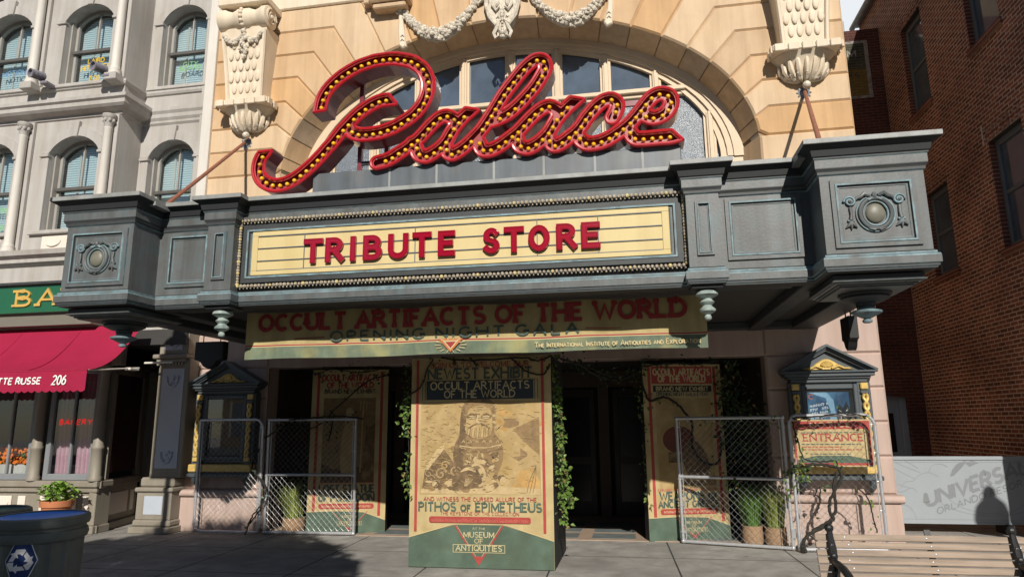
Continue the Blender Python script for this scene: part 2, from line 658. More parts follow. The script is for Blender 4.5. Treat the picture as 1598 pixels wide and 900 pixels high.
class Print:
    """Flat printing on a board: everything lies a fraction of a millimetre in front of the board's face."""

    def __init__(self, mb, O, U, V, N):
        self.mb, self.O, self.U, self.V, self.N = mb, Vector(O), Vector(U), Vector(V), Vector(N)
        self.lv = 0.0004

    def pt(self, x, y, l):
        return self.O + self.U * x + self.V * y + self.N * l

    def up(self, s=0.00005):
        self.lv += s
        return self.lv

    def poly(self, pts, mat):
        l = self.up()
        self.mb.tess([pts], lambda x, y: self.pt(x, y, l), mat, flip=False)

    def rect(self, x0, y0, x1, y1, mat):
        self.poly([(x0, y0), (x1, y0), (x1, y1), (x0, y1)], mat)

    def ell(self, cx, cy, rx, ry, mat, n=22, a0=0, a1=360):
        self.poly(arc(cx, cy, rx, ry, a0, a1, n)[:-1] if a1 - a0 == 360 else arc(cx, cy, rx, ry, a0, a1, n), mat)

    def line(self, pts, w, mat, closed=False):
        l = self.up(0.00001)
        a, b = strip2d(pts, w / 2, closed)
        n = len(pts)
        for i in range(n if closed else n - 1):
            j = (i + 1) % n
            self.mb.face([self.pt(*b[i], l), self.pt(*b[j], l), self.pt(*a[j], l), self.pt(*a[i], l)], mat)

    def text(self, s, cx, y, H, mat, W=None, weight=.16, slab=0.0, gap=.24, shear=0.0, path=None, align='c'):
        st, wd = text_strokes(s, gap, slab, shear)
        kx = H if W is None else W / wd
        x0 = cx - wd * kx / 2 if align == 'c' else cx
        self.up(0.00005)
        for pl, cl in st:
            q = [(x0 + p[0] * kx, y + p[1] * H) for p in pl]
            if path:
                q = [path(*p) for p in q]
            self.line(q, weight * H, mat, cl)
        self.up(0.00003)
        return wd * kx


def board_print(mb, x0, x1, y, z0):
    """Printing frame on a board facing the viewer (normal -Y)."""
    return Print(mb, (x0, y, z0), (1, 0, 0), (0, 0, 1), (0, -1, 0))


# ------------------------------------------------------------------ channel-letter outlines from a distance field
def sdf_contours(strokes, levels, res):
    """strokes: list of (points, flat_start, flat_end, closed). -> {level: [loops]} where the loop is distance == level."""
    allp = np.array([p for s in strokes for p in s[0]])
    pad = max(levels) + 4 * res
    x0, y0 = allp.min(0) - pad
    x1, y1 = allp.max(0) + pad
    nx, ny = int((x1 - x0) / res) + 1, int((y1 - y0) / res) + 1
    X, Y = np.meshgrid(x0 + np.arange(nx) * res, y0 + np.arange(ny) * res)
    D = np.full(X.shape, 9.0)
    hw = max(levels)
    for pts, fs, fe, cl in strokes:
        P = [np.array(p, float) for p in pts]
        if cl: P.append(P[0])
        Ds = np.full(X.shape, 9.0)
        for i in range(len(P) - 1):
            a, d = P[i], P[i + 1] - P[i]
            L = np.hypot(*d)
            if L < 1e-9: continue
            d = d / L
            t = (X - a[0]) * d[0] + (Y - a[1]) * d[1]
            s = (Y - a[1]) * d[0] - (X - a[0]) * d[1]
            Ds = np.minimum(Ds, np.hypot(s, np.maximum(np.maximum(-t, t - L), 0)))
        for flat, e, nb in ((fs, P[0], P[1]), (fe, P[-1], P[-2])):
            if flat:                      # cut the stroke square across at this end
                d = nb - e
                d = d / np.hypot(*d)
                if isinstance(flat, (int, float)) and flat is not True and flat != 'sq':
                    ca, sa = math.cos(R(flat)), math.sin(R(flat))
                    d = np.array([d[0] * ca - d[1] * sa, d[0] * sa + d[1] * ca])
                t = (X - e[0]) * d[0] + (Y - e[1]) * d[1]
                near = np.hypot(X - e[0], Y - e[1]) < 2.2 * hw
                if flat == 'sq':          # square cap, half a stroke beyond the end
                    sd = np.abs((Y - e[1]) * d[0] - (X - e[0]) * d[1])
                    Ds = np.where(near & (t < 0), np.maximum(sd, -t), Ds)
                    continue
                Ds = np.where(near & (t < hw), np.maximum(Ds, hw - t), Ds)
        D = np.minimum(D, Ds)
    out = {}
    for lv in levels:
        out[lv] = march(D - lv, x0, y0, res)
    return out


def march(F, x0, y0, res):
    ins = F < 0
    ny, nx = F.shape
    segs = {}
    c = (ins[:-1, :-1].astype(int) + ins[:-1, 1:] * 2 + ins[1:, 1:] * 4 + ins[1:, :-1] * 8)
    ys, xs = np.where((c > 0) & (c < 15))

    def ept(j, i, e):
        if e == 0: a, b = (j, i), (j, i + 1)
        elif e == 1: a, b = (j, i + 1), (j + 1, i + 1)
        elif e == 2: a, b = (j + 1, i), (j + 1, i + 1)
        else: a, b = (j, i), (j + 1, i)
        return (a, b)
    T = {1: [(3, 0)], 2: [(0, 1)], 3: [(3, 1)], 4: [(1, 2)], 5: [(3, 2), (1, 0)], 6: [(0, 2)], 7: [(3, 2)], 8: [(2, 3)], 9: [(2, 0)],
         10: [(0, 3), (2, 1)], 11: [(2, 1)], 12: [(1, 3)], 13: [(1, 0)], 14: [(0, 3)]}
    for j, i in zip(ys, xs):
        for a, b in T[int(c[j, i])]:
            segs[ept(j, i, a)] = ept(j, i, b)
    loops = []
    while segs:
        k0 = next(iter(segs))
        k = k0
        lp = []
        while k in segs:
            (a, b) = k
            fa, fb = F[a], F[b]
            t = fa / (fa - fb)
            lp.append((x0 + res * (a[1] + t * (b[1] - a[1])), y0 + res * (a[0] + t * (b[0] - a[0]))))
            k = segs.pop(k)
        if len(lp) > 8:
            loops.append(simplify(lp, res * 0.22))
    return loops


def simplify(lp, tol):
    P = np.array(lp)
    n = len(P)
    keep = np.zeros(n + 1, bool)
    Q = np.vstack([P, P[:1]])
    far = int(np.argmax(((P - P[0]) ** 2).sum(1)))
    keep[[0, far, n]] = True
    st = [(0, far), (far, n)]
    while st:
        a, b = st.pop()
        if b - a < 2: continue
        d = Q[b] - Q[a]
        L = np.hypot(*d)
        r = Q[a + 1:b] - Q[a]
        dist = np.abs(r[:, 0] * d[1] - r[:, 1] * d[0]) / L if L > 1e-9 else np.hypot(r[:, 0], r[:, 1])
        k = int(np.argmax(dist))
        if dist[k] > tol:
            keep[a + 1 + k] = True
            st += [(a, a + 1 + k), (a + 1 + k, b)]
    return [tuple(q) for q in Q[:-1][keep[:-1]]]


def larea(lp):
    return 0.5 * sum(lp[i][0] * lp[(i + 1) % len(lp)][1] - lp[(i + 1) % len(lp)][0] * lp[i][1] for i in range(len(lp)))


def group_loops(loops):
    """Outer loops with the holes they contain."""
    ls = sorted(loops, key=lambda l: -abs(larea(l)))
    outs = []
    for l in ls:
        if abs(larea(l)) < 2e-5: continue
        x, y = l[0]
        home = None
        for g in outs:
            o = g[0]
            c = False
            for i in range(len(o)):
                a, b = o[i], o[i - 1]
                if (a[1] > y) != (b[1] > y) and x < (b[0] - a[0]) * (y - a[1]) / (b[1] - a[1]) + a[0]:
                    c = not c
            if c: home = g
        if home is None: outs.append([l])
        else: home.append(l)
    return outs

# ================================================================== materials of the place
CONC = M('pavement_concrete', (.315, .30, .275), .85, var=.30, scale=3.4, bump=.35, bscale=90, c2=(.20, .19, .175), c2amt=.65, c2scale=.8)
PEACH = M('peach_stone', (.58, .40, .235), .75, var=.09, scale=1.6, bump=.12, c2=(.53, .35, .19), c2amt=.5, c2scale=1.3, streak=0.16)
CREAMST = M('cream_stone', (.62, .46, .30), .75, var=.08, scale=1.6, bump=.12, c2=(.60, .42, .24), c2amt=.5, streak=0.16)
TANST = M('tan_stone', (.54, .385, .24), .75, var=.10, scale=1.8, bump=.15, c2=(.60, .44, .28), c2amt=.5, streak=0.18)
PINKST = M('pink_stucco', (.48, .365, .315), .8, var=.06, scale=1.5, bump=.12, c2=(.44, .335, .29), c2amt=.5, streak=0.13)
JOINT = M('joint_mortar', (.33, .22, .13), .9)  # darker mortar tone at the bottom of the grooves
IVORY = M('ivory_plaster', (.72, .62, .48), .65, var=.06, scale=3, bump=.1, c2=(.62, .52, .38), c2amt=.4, c2scale=6, streak=0.12)
IVORYW = M('weathered_plaster', (.62, .56, .46), .8, var=.2, scale=14, bump=.3, c2=(.34, .30, .24), c2amt=.7, c2scale=18)
WINFR = M('cream_window_timber', (.62, .49, .34), .55, var=.06, bump=.05)
GLASSD = M('dim_glass', (.075, .10, .135), .06, var=.25, scale=2, spec=.9)
GLASSO = M('obscured_glass', (.13, .155, .185), .25, var=.5, scale=55, bump=.8, bscale=70, spec=.6)
GLASSK = M('black_door_glass', (.012, .012, .013), .25, spec=.3)
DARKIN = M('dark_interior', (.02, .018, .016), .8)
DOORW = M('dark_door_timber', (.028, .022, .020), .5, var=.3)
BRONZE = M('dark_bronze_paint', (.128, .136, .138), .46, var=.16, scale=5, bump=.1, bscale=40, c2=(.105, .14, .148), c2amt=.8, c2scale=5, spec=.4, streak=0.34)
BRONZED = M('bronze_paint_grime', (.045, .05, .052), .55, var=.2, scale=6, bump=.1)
PATINA = M('verdigris_edge', (.18, .265, .29), .6, var=.45, scale=12, bump=.2, c2=(.12, .135, .135), c2amt=1.0, c2scale=6)
LEAD = M('lead_flashing', (.30, .315, .31), .5, var=.15, scale=4, bump=.15, streak=0.25)
PLATE = M('grey_sheet_metal', (.115, .135, .155), .45, var=.12, scale=3, c2=(.16, .16, .15), c2amt=.5, c2scale=4, streak=0.30)
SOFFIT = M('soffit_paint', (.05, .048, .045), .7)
SIGNRED = M('sign_red_enamel', (.42, .012, .020), .28, var=.08, coat=.4)
SIGNIN = M('sign_pink_enamel', (.32, .050, .052), .4, var=.1)
SIGNSIDE = M('sign_return_enamel', (.20, .045, .055), .22, var=.25, scale=4, coat=.6)
NEON = M('neon_tube_glass', (.62, .10, .12), .15, var=.08, coat=.5)
BULB = M('amber_bulb', (.86, .46, .015), .25, var=.06, coat=.5)
BEAD = M('clear_bulb', (.42, .36, .27), .3, var=.6, scale=60, coat=.5)
CREAMBD = M('marquee_cream_board', (.63, .515, .255), .6, var=.03, scale=2, c2=(.57, .455, .20), c2amt=.5, c2scale=1.5, streak=0.07)
LINE = M('marquee_rail', (.13, .14, .16), .5)
LETRED = M('letter_red_plastic', (.31, .004, .022), .2, var=.05, coat=.7)
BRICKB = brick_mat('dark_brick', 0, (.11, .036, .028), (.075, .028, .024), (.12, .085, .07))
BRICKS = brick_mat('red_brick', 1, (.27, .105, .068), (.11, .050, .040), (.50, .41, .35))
BRICKF = brick_mat('red_brick_front', 0, (.20, .07, .045), (.13, .05, .04), (.30, .22, .18))

# ================================================================== ground
mb = MB()
mb.box(-70, 70, -60, 60, -0.3, 0.0, CONC)
g = mb.build('pavement', kind='structure', origin=(0, 0, 0))
_t = CONC.node_tree                     # tooled joints of the paving slabs
_b = _t.nodes["Principled BSDF"]
_tc = _t.nodes.new('ShaderNodeTexCoord')
_sp = _t.nodes.new('ShaderNodeSeparateXYZ')
_t.links.new(_tc.outputs['Object'], _sp.inputs[0])


def _mth(op, a, b=None, c=None):
    n = _t.nodes.new('ShaderNodeMath')
    n.operation = op
    for k, v in enumerate((a, b, c)):
        if v is None: continue
        if hasattr(v, 'name'): _t.links.new(v, n.inputs[k])
        else: n.inputs[k].default_value = v
    return n.outputs[0]


def _joint(axis, off, pitch, skew=0.0):
    c = _sp.outputs[axis]
    if skew:
        c = _mth('MULTIPLY_ADD', _sp.outputs[1 - axis], skew, c)
    u = _mth('WRAP', _mth('SUBTRACT', c, off), pitch / 2, -pitch / 2)
    return _mth('LESS_THAN', _mth('ABSOLUTE', u), 0.010)


_vo = _t.nodes.new('ShaderNodeTexVoronoi')
_vo.inputs['Scale'].default_value = 2.6
_t.links.new(_tc.outputs['Object'], _vo.inputs['Vector'])
_gum = _mth('MULTIPLY', _mth('LESS_THAN', _vo.outputs['Distance'], .055), .55)
_j = _mth('MAXIMUM', _joint(0, .66, 1.445, .03), _joint(1, 8.9, 1.45))
_j = _mth('MAXIMUM', _j, _gum)
_src = _b.inputs['Base Color'].links[0].from_socket
_mx = _t.nodes.new('ShaderNodeMix')
_mx.data_type = 'RGBA'
_t.links.new(_j, _mx.inputs['Factor'])
_t.links.new(_src, _mx.inputs['A'])
_mx.inputs['B'].default_value = (.045, .042, .04, 1)
_t.links.new(_mx.outputs['Result'], _b.inputs['Base Color'])

# road in front of the pavement
ASPH = M('asphalt', (.05, .05, .05), .9, var=.25, scale=6, bump=.4, bscale=150)
KERB = M('kerb_stone', (.30, .29, .27), .85, var=.15)
mb = MB()
mb.box(-60, 60, -15, 2.9, 0, .004, ASPH)
for k in range(-12, 13):
    mb.box(k * 4 - .9, k * 4 + .9, -6.1, -5.98, .004, .008, M('road_paint', (.7, .7, .68), .7))
mb.build('road', kind='structure', origin=(0, -6, 0))
mb = MB()
mb.box(-60, 60, 2.9, 3.08, 0, .012, KERB, .004)
mb.build('kerb', kind='structure', origin=(0, 3, 0))

# doorway paving: grey-green slabs in a tan border
mb = MB()
TILEA = M('grey_green_slab', (.15, .17, .165), .55, var=.2, scale=4)
TILEB = M('tan_slab', (.36, .27, .20), .6, var=.15, scale=4)
mb.box(-5.84, 1.86, 10.04, 13.0, 0.0, .010, TILEB)
x = -5.6
while x < 1.6:
    for y in (10.16, 10.72, 11.28):
        mb.box(x, x + .62, y, y + .42, 0.004, .014, TILEA)
    x += .82
mb.build('doorway_paving', kind='structure', origin=(0, 10, 0))

# ================================================================== theatre building
XL, XR, YW, XC = -7.25, 3.43, 10.2, -1.90
TH = thing('theatre_building', 'peach stone theatre front with a great arched window above the marquee', 'theatre', (XC, YW, 0))
AA, AB, AZ = 3.97, 2.56, 5.80           # arch ellipse: half width, rise, springing height
JC = 3.40                               # the voussoir joints meet at this height


def arch_z(xr):
    return AZ + AB * math.sqrt(max(0, 1 - (xr / AA) ** 2))


def arch_hit(ratio):
    """Where the joint line x = ratio * (z - JC) meets the arch curve (right half)."""
    lo, hi = AZ, AZ + AB
    for _ in range(50):
        mid = (lo + hi) / 2
        xr = ratio * (mid - JC)
        if xr < AA and mid < arch_z(xr): lo = mid
        elif xr >= AA: hi = mid
        else: hi = mid
    return ratio * (lo - JC), lo


def arch_pts(xa, xb, n=6):
    """Points along the arch from angle of xa to xb (relative x, either sign)."""
    ta, tb = math.acos(max(-1, min(1, xa / AA))), math.acos(max(-1, min(1, xb / AA)))
    return [(AA * math.cos(ta + (tb - ta) * i / n), AZ + AB * math.sin(ta + (tb - ta) * i / n)) for i in range(n + 1)]


COURSE = [5.90, 6.36, 6.80, 7.23, 7.68, 8.13, 8.58, 9.03]
KINK = [1.61, 1.40, 1.20, 1.03, .873, .73, .597, .462]
mb = MB()
rnd = random.Random(4)
GREYST = M('grey_tan_stone', (.50, .385, .27), .75, var=.1, scale=1.8, bump=.15, streak=.18)
ORANST = M('orange_stone', (.57, .36, .18), .75, var=.08, scale=1.8, bump=.12, streak=.16)
stones = [PEACH, ORANST, CREAMST, CREAMST, PEACH, TANST]
reveal_tones = [TANST, GREYST, CREAMST, GREYST, PEACH, TANST]
FY, GD, BV = 10.150, 10.20, .030        # stone faces, wall plane at the bottom of the grooves, chamfer


def stone(poly, mat):
    mb.prism([(XC + p[0], p[1]) for p in poly], FY, GD + .02, mat, BV)


joints = []                              # arch x of each joint, right half, from the side upwards
for k, r_ in zip(COURSE, KINK):
    joints.append((arch_hit(r_) if k > 6 else (3.96, 5.9), r_))
upper = [.345, .23, .115, 0.0]
colr = []
for sgn in (1, -1):
    edge = (XR - XC) if sgn > 0 else (XC - XL)
    for i in range(len(COURSE)):
        z0, z1 = COURSE[i], (COURSE[i + 1] if i + 1 < len(COURSE) else None)
        if z1 is None: break
        a0, r0 = joints[i]
        a1, r1 = joints[i + 1]
        k0 = (r0 * (z0 - JC), z0) if i else (4.1, 5.9)
        k1 = (r1 * (z1 - JC), z1)
        poly = [(edge, z0), k0] + arch_pts(a0[0], a1[0]) + [k1, (edge, z1)]
        c = stones[rnd.randrange(6)]
        colr.append((sgn * a0[0], sgn * a1[0], c))
        stone([(sgn * p[0], p[1]) for p in poly], c)
    ups = [joints[-1][1]] + upper
    for j in range(len(ups) - 1):
        r0, r1 = ups[j], ups[j + 1]
        a0, a1 = arch_hit(r0), arch_hit(r1)
        poly = [(r0 * (9.03 - JC), 9.03)] + arch_pts(a0[0], a1[0]) + [(r1 * (9.03 - JC), 9.03)]
        c = stones[rnd.randrange(6)]
        colr.append((sgn * a0[0], sgn * a1[0], c))
        stone([(sgn * p[0], p[1]) for p in poly], c)
    # courses beside the arch, below the springing, down to the marquee
    zz = [5.90, 5.45, 5.0, 4.55, 4.10, 3.62, 3.13]
    for a, b_ in zip(zz[:-1], zz[1:]):
        stone([(sgn * edge, b_), (sgn * 3.97, b_), (sgn * 3.97, a), (sgn * edge, a)], PINKST if a < 5.5 else CREAMST)
# top band over the arch and the wall above it
mb.box(XL, XR, 10.12, 10.24, 9.03, 9.55, IVORY, .02)
mb.box(XL, XR, 10.16, 10.3, 9.55, 12.5, PEACH)
# between arch floor level and the marquee
mb.box(XC - 3.97, XC + 3.97, 10.17, 10.6, 3.13, 4.3, PINKST)
# wall behind the stones (groove bottoms), with the arch cut out
hole = [(XC + p[0], p[1]) for p in arch_pts(AA, -AA, 40)] + [(XC - AA, 4.3), (XC + AA, 4.3)]
mb.tess([[(XL + .02, 2.56), (XR - .02, 2.56), (XR - .02, 9.6), (XL + .02, 9.6)], hole], lambda x, z: (x, GD, z), JOINT)
# pink courses of the ground storey
PZ = [.64, 1.14, 1.60, 2.07, 2.55, 3.13]
for (xa, xb) in ((XL, -5.85), (1.87, XR)):
    for a, b_ in zip(PZ[:-1], PZ[1:]):
        mb.prism([(xa, a), (xb, a), (xb, b_), (xa, b_)], FY, GD + .02, PINKST, BV)
    mb.box(xa + .01, xb - .01, GD, GD + .25, 0, 3.1, JOINT)
    mb.box(xa - .02, xb + .02, 10.10, 10.24, 0, .53, PINKST, .012)
mb.prism([(-5.85, 2.55), (1.87, 2.55), (1.87, 3.13), (-5.85, 3.13)], FY, GD + .3, PINKST, .012)
# flank of the building towards the alley
mb.box(XR - .03, XR - .01, GD, 18, 0, 12.5, PEACH)
mb.box(XL + .01, XL + .03, GD, 18, 0, 12.5, PEACH)
mb.build('wall', TH)
# half-round ledge over the plinth
for (xa, xb) in ((XL, -5.85), (1.87, XR)):
    mb = MB()
    prof = [(10.20, .53), (10.10, .53)] + [(10.085 - .045 * math.sin(R(t)), .585 - .05 * math.cos(R(t))) for t in range(20, 180, 20)] + [(10.10, .64), (10.20, .64)]
    n = len(prof)
    vs = [(xa - .045, y, z) for y, z in prof] + [(xb + .045, y, z) for y, z in prof]
    mb.mesh(vs, [(i, i + 1, n + i + 1, n + i) for i in range(n - 1)], PINKST, True)
    mb.face([(xa - .045, y, z) for y, z in prof][::-1], PINKST)
    mb.face([(xb + .045, y, z) for y, z in prof], PINKST)
    mb.build('plinth_ledge', TH)

# deep reveal of the arch, stone by stone
mb = MB()
for kk, (xa, xb, c) in enumerate(colr):
    p = arch_pts(xa, xb, 6)
    c = reveal_tones[(kk * 5 + kk // 3) % 6]
    for i in range(6):                        # dark bed of the joint behind the stones
        vs = []
        for (q, y, k) in ((p[i], FY + BV + .01, 1.004), (p[i + 1], FY + BV + .01, 1.004), (p[i + 1], 10.66, .962), (p[i], 10.66, .962)):
            vs.append((XC + q[0] * k, y, AZ + (q[1] - AZ) * k))
        mb.face(vs, JOINT)
    a_, b_ = Vector(p[0]), Vector(p[1])
    p[0] = tuple(a_ + (b_ - a_).normalized() * .009)
    a_, b_ = Vector(p[-1]), Vector(p[-2])
    p[-1] = tuple(a_ + (b_ - a_).normalized() * .009)
    for i in range(6):
        q0, q1 = p[i], p[i + 1]
        t0 = 0.012 * (i == 0)
        vs = []
        for (q, y, k) in ((q0, FY + BV, 1), (q1, FY + BV, 1), (q1, 10.66, .958), (q0, 10.66, .958)):
            vs.append((XC + q[0] * k, y, AZ + (q[1] - AZ) * k))
        mb.face(vs if xb < xa else vs[::-1], c, True)
for sgn in (1, -1):
    mb.face([(XC + sgn * 3.97, FY + .03, 4.1), (XC + sgn * 3.80, 10.66, 4.1), (XC + sgn * 3.80, 10.66, 5.92), (XC + sgn * 3.97, FY + .03, 5.92)], CREAMST)
mb.build('arch_reveal', TH, angle=50)

# arched window
WY = 10.95
mb = MB()


def arch_ring(k0, k1, y0, y1, mat, n=44):
    for i in range(n):
        a, b_ = math.pi * i / n, math.pi * (i + 1) / n
        P = lambda t, k, y: (XC + (AA * math.cos(t)) * k, y, AZ + AB * math.sin(t) * k)
        mb.face([P(a, k0, y0), P(a, k1, y0), P(b_, k1, y0), P(b_, k0, y0)], mat)
        mb.face([P(a, k1, y0), P(a, k1, y1), P(b_, k1, y1), P(b_, k1, y0)], mat, True)


arch_ring(1.03, .955, 10.90, 10.94, WINFR)
arch_ring(.957, .930, 10.93, 10.99, WINFR)
arch_ring(.932, .905, 10.97, 11.04, WINFR)
for sgn in (-1, 1):
    mb.box(XC + sgn * AA * 1.03, XC + sgn * AA * .90, 10.93, 11.06, 4.2, 5.82, WINFR)
for k in range(-4, 5):
    xr = k * .86
    zt = arch_z(xr / .92) if abs(xr) < AA * .92 else 0
    zt = AZ + AB * .93 * math.sqrt(max(0, 1 - (xr / (AA * .93)) ** 2))
    if zt > 5:
        wv = .095 if k % 2 else .095
        mb.box(XC + xr - wv, XC + xr + wv, 11.0, 11.09, 4.3, zt - .01, WINFR)
        mb.box(XC + xr - .055, XC + xr + .055, 10.955, 11.0, 4.3, zt - .012, WINFR, .012)
        mb.box(XC + xr - .02, XC + xr + .02, 10.93, 10.955, 4.3, zt - .014, WINFR)
tz = 7.12
tw = AA * .93 * math.sqrt(1 - ((tz - AZ) / (AB * .93)) ** 2)
mb.box(XC - tw, XC + tw, 10.985, 11.08, tz - .09, tz + .05, WINFR, .01)
mb.box(XC - tw, XC + tw, 10.925, 10.985, tz - .02, tz + .06, WINFR, .012)
SHIFT = lambda q: (XC + (q[0] - XC) * .965, q[1] - .25, AZ + (q[2] - AZ) * .965)
mb.v = [SHIFT(q) for q in mb.v]
mb.build('window_frame', TH, angle=40)
mb = MB()
pts = arch_pts(AA * .93, -AA * .93, 40)
mb.tess([[(XC + p[0], p[1]) for p in pts if p[1] > tz] ], lambda x, z: (x, 11.06, z), GLASSD)
mb.tess([[(XC + tw, tz), (XC - tw, tz)] + [(XC + AA * .93 * math.cos(t), AZ + AB * .93 * math.sin(t)) for t in np.linspace(math.pi - .58, math.pi, 8)] + [(XC - AA * .93, 4.3), (XC + AA * .93, 4.3)] +
         [(XC + AA * .93 * math.cos(t), AZ + AB * .93 * math.sin(t)) for t in np.linspace(0, .58, 8)]], lambda x, z: (x, 11.065, z), GLASSO)
mb.v = [SHIFT(q) for q in mb.v]
mb.build('window_glass', TH)


def half_round(cx, y, z0, z1, rtop, rbot, mat, mbx):
    pass


# scroll brackets
def corbel(cx):
    m = MB()
    # tapered body leaning outwards to the top
    def ring(z, hw, y):
        return [(cx - hw, 10.18, z), (cx - hw, y, z), (cx + hw, y, z), (cx + hw, 10.18, z)]
    secs = [ring(7.18, .34, 9.90), ring(7.6, .36, 9.86), ring(8.1, .40, 9.80), ring(8.5, .44, 9.74)]
    vs = [p for s_ in secs for p in s_]
    fs = []
    for i in range(3):
        for k in range(3):
            fs.append((i * 4 + k, i * 4 + k + 1, i * 4 + k + 5, i * 4 + k + 4))
    fs += [(3, 2, 1, 0), (12, 13, 14, 15)]
    m.mesh(vs, [f[::-1] for f in fs], IVORY)
    for s_ in (-1, 1):                     # raised side fillets of the front
        m.tube([(cx + s_ * .31, 9.885, 7.2), (cx + s_ * .33, 9.845, 7.6), (cx + s_ * .37, 9.785, 8.1), (cx + s_ * .40, 9.735, 8.42)], .035, IVORY, 6)
    body = m.build('bracket', TH)
    m = MB()                               # scale leaves down the front
    for r_ in range(5):
        z = 7.42 + r_ * .20
        n = 5 if r_ % 2 else 4
        for k in range(n):
            x = cx + (k - (n - 1) / 2) * .125
            y = 9.893 - (z - 7.18) * .112
            m.ball((x, y + .004, z), .05, IVORY, 8, 6, (.95, .42, 2.0))
    m.build('scale_leaf', body)
    m = MB()                               # scroll with volutes
    prof = [(.18, -.47), (.21, -.455), (.21, -.36), (.18, -.30), (.155, -.22), (.18, -.14), (.20, -.10), (.20, .10), (.18, .14), (.155, .22), (.18, .30), (.21, .36), (.21, .455), (.18, .47)]
    m.lathe(prof, (cx, 9.80, 8.67), IVORY, 24, Vector((1, 0, 0)))
    for s_ in (-1, 1):
        sp = [(cx + s_ * .475, 9.80 + .17 * (1 - t / 30) * math.cos(t * .55), 8.67 + .17 * (1 - t / 30) * math.sin(t * .55)) for t in range(0, 28)]
        m.tube(sp, .02, IVORY, 5)
        m.ball((cx + s_ * .47, 9.80, 8.67), .05, IVORY, 8, 6)
    for k in range(7):
        a = R(150 + k * 20)
        m.ball((cx, 9.80 + .205 * math.cos(a), 8.67 + .205 * math.sin(a)), .040, IVORY, 8, 6)
    m.box(cx - .47, cx + .47, 9.62, 10.18, 8.89, 9.02, IVORY, .015)
    m.build('scroll', body, angle=40)
    m = MB()                               # little garland and drop
    rg = random.Random(int(cx * 10))
    for s_ in (-1, 1):
        for t in range(26):
            u = t / 25
            x = cx + s_ * (.03 + .30 * u)
            z = 8.33 - .10 * math.sin(math.pi * u)
            y = 9.893 - (z - 7.18) * .112 - .03
            for _ in range(2):
                m.ball((x + rg.uniform(-.02, .02), y + rg.uniform(-.02, .01), z + rg.uniform(-.035, .035)), rg.uniform(.022, .038), IVORYW, 6, 4)
        m.ball((cx + s_ * .36, 9.74, 8.36), .05, IVORYW, 8, 6)
    for t in range(26):
        z = 8.27 - t * .014
        wv = .07 * (1 - abs(t - 12) / 16)
        m.ball((cx + rg.uniform(-wv, wv), 9.86 - (z - 7.18) * .112 + rg.uniform(-.015, .01), z), rg.uniform(.025, .04), IVORYW, 6, 4)
    m.ball((cx, 9.73, 8.42), .05, IVORYW, 8, 6)
    m.build('garland', body)
    m = MB()                               # dentil shelf and the leaf cup under it
    m.box(cx - .49, cx + .49, 9.80, 10.18, 7.085, 7.185, IVORY, .012)
    for k in range(5):
        x = cx - .395 + k * .1975
        m.box(x - .075, x + .075, 9.765, 9.80, 7.06, 7.18, IVORY, .01)
    for s_ in (-1, 1):
        for y in (9.88, 10.05):
            m.box(cx + s_ * .49, cx + s_ * .52, y - .06, y + .06, 7.06, 7.18, IVORY, .008)
    m.build('dentil_shelf', body)
    m = MB()
    m.lathe([(.06, 6.70), (.17, 6.72), (.25, 6.78), (.29, 6.86), (.36, 6.98), (.46, 7.08)], (cx, 10.16, 0), IVORY, 24, a0=180, a1=360, ex=(1, 0, 0), sy=.78)
    for k in range(9):
        a = R(188 + k * 20.5)
        ca, sa = math.cos(a), math.sin(a) * .78
        pth = [(cx + ca * r_, 10.16 + sa * r_, z) for r_, z in ((.15, 6.70), (.27, 6.75), (.335, 6.84), (.36, 6.95), (.33, 7.03))]
        m.tube(pth, [.02, .036, .042, .03, .004], IVORY, 6)
    for k in range(7):
        a = R(200 + k * 23)
        ca, sa = math.cos(a), math.sin(a) * .78
        m.tube([(cx + ca * r_, 10.16 + sa * r_, z) for r_, z in ((.1, 6.69), (.22, 6.71), (.30, 6.77), (.31, 6.83))], [.02, .036, .03, .004], IVORYW, 6)
    m.ball((cx - .0, 10.03, 6.60), .062, IVORYW, 10, 8)
    m.build('leaf_cup', body)


corbel(-6.47)
corbel(2.78)

# festoons and cartouche over the arch
def festoon(x0, z0, x1, z1, sag, seed):
    m = MB()
    rg = random.Random(seed)
    for t in range(95):
        u = t / 94
        x = x0 + (x1 - x0) * u
        z = z0 + (z1 - z0) * u - sag * math.sin(math.pi * u) ** .9
        thick = .055 + .075 * math.sin(math.pi * u)
        for _ in range(4):
            a = rg.uniform(math.pi, 2 * math.pi)
            q = rg.uniform(.35, 1) * thick
            rr = rg.uniform(.026, .048)
            m.ball((x + rg.uniform(-.02, .02), 10.13 + math.sin(a) * q * .8, z + math.cos(a) * q), rr, IVORYW, 6, 4, (1, 1, rg.uniform(.7, 1)))
        m.ball((x, 10.14, z), thick * .8, IVORYW, 6, 4)
    m.build('festoon', TH)


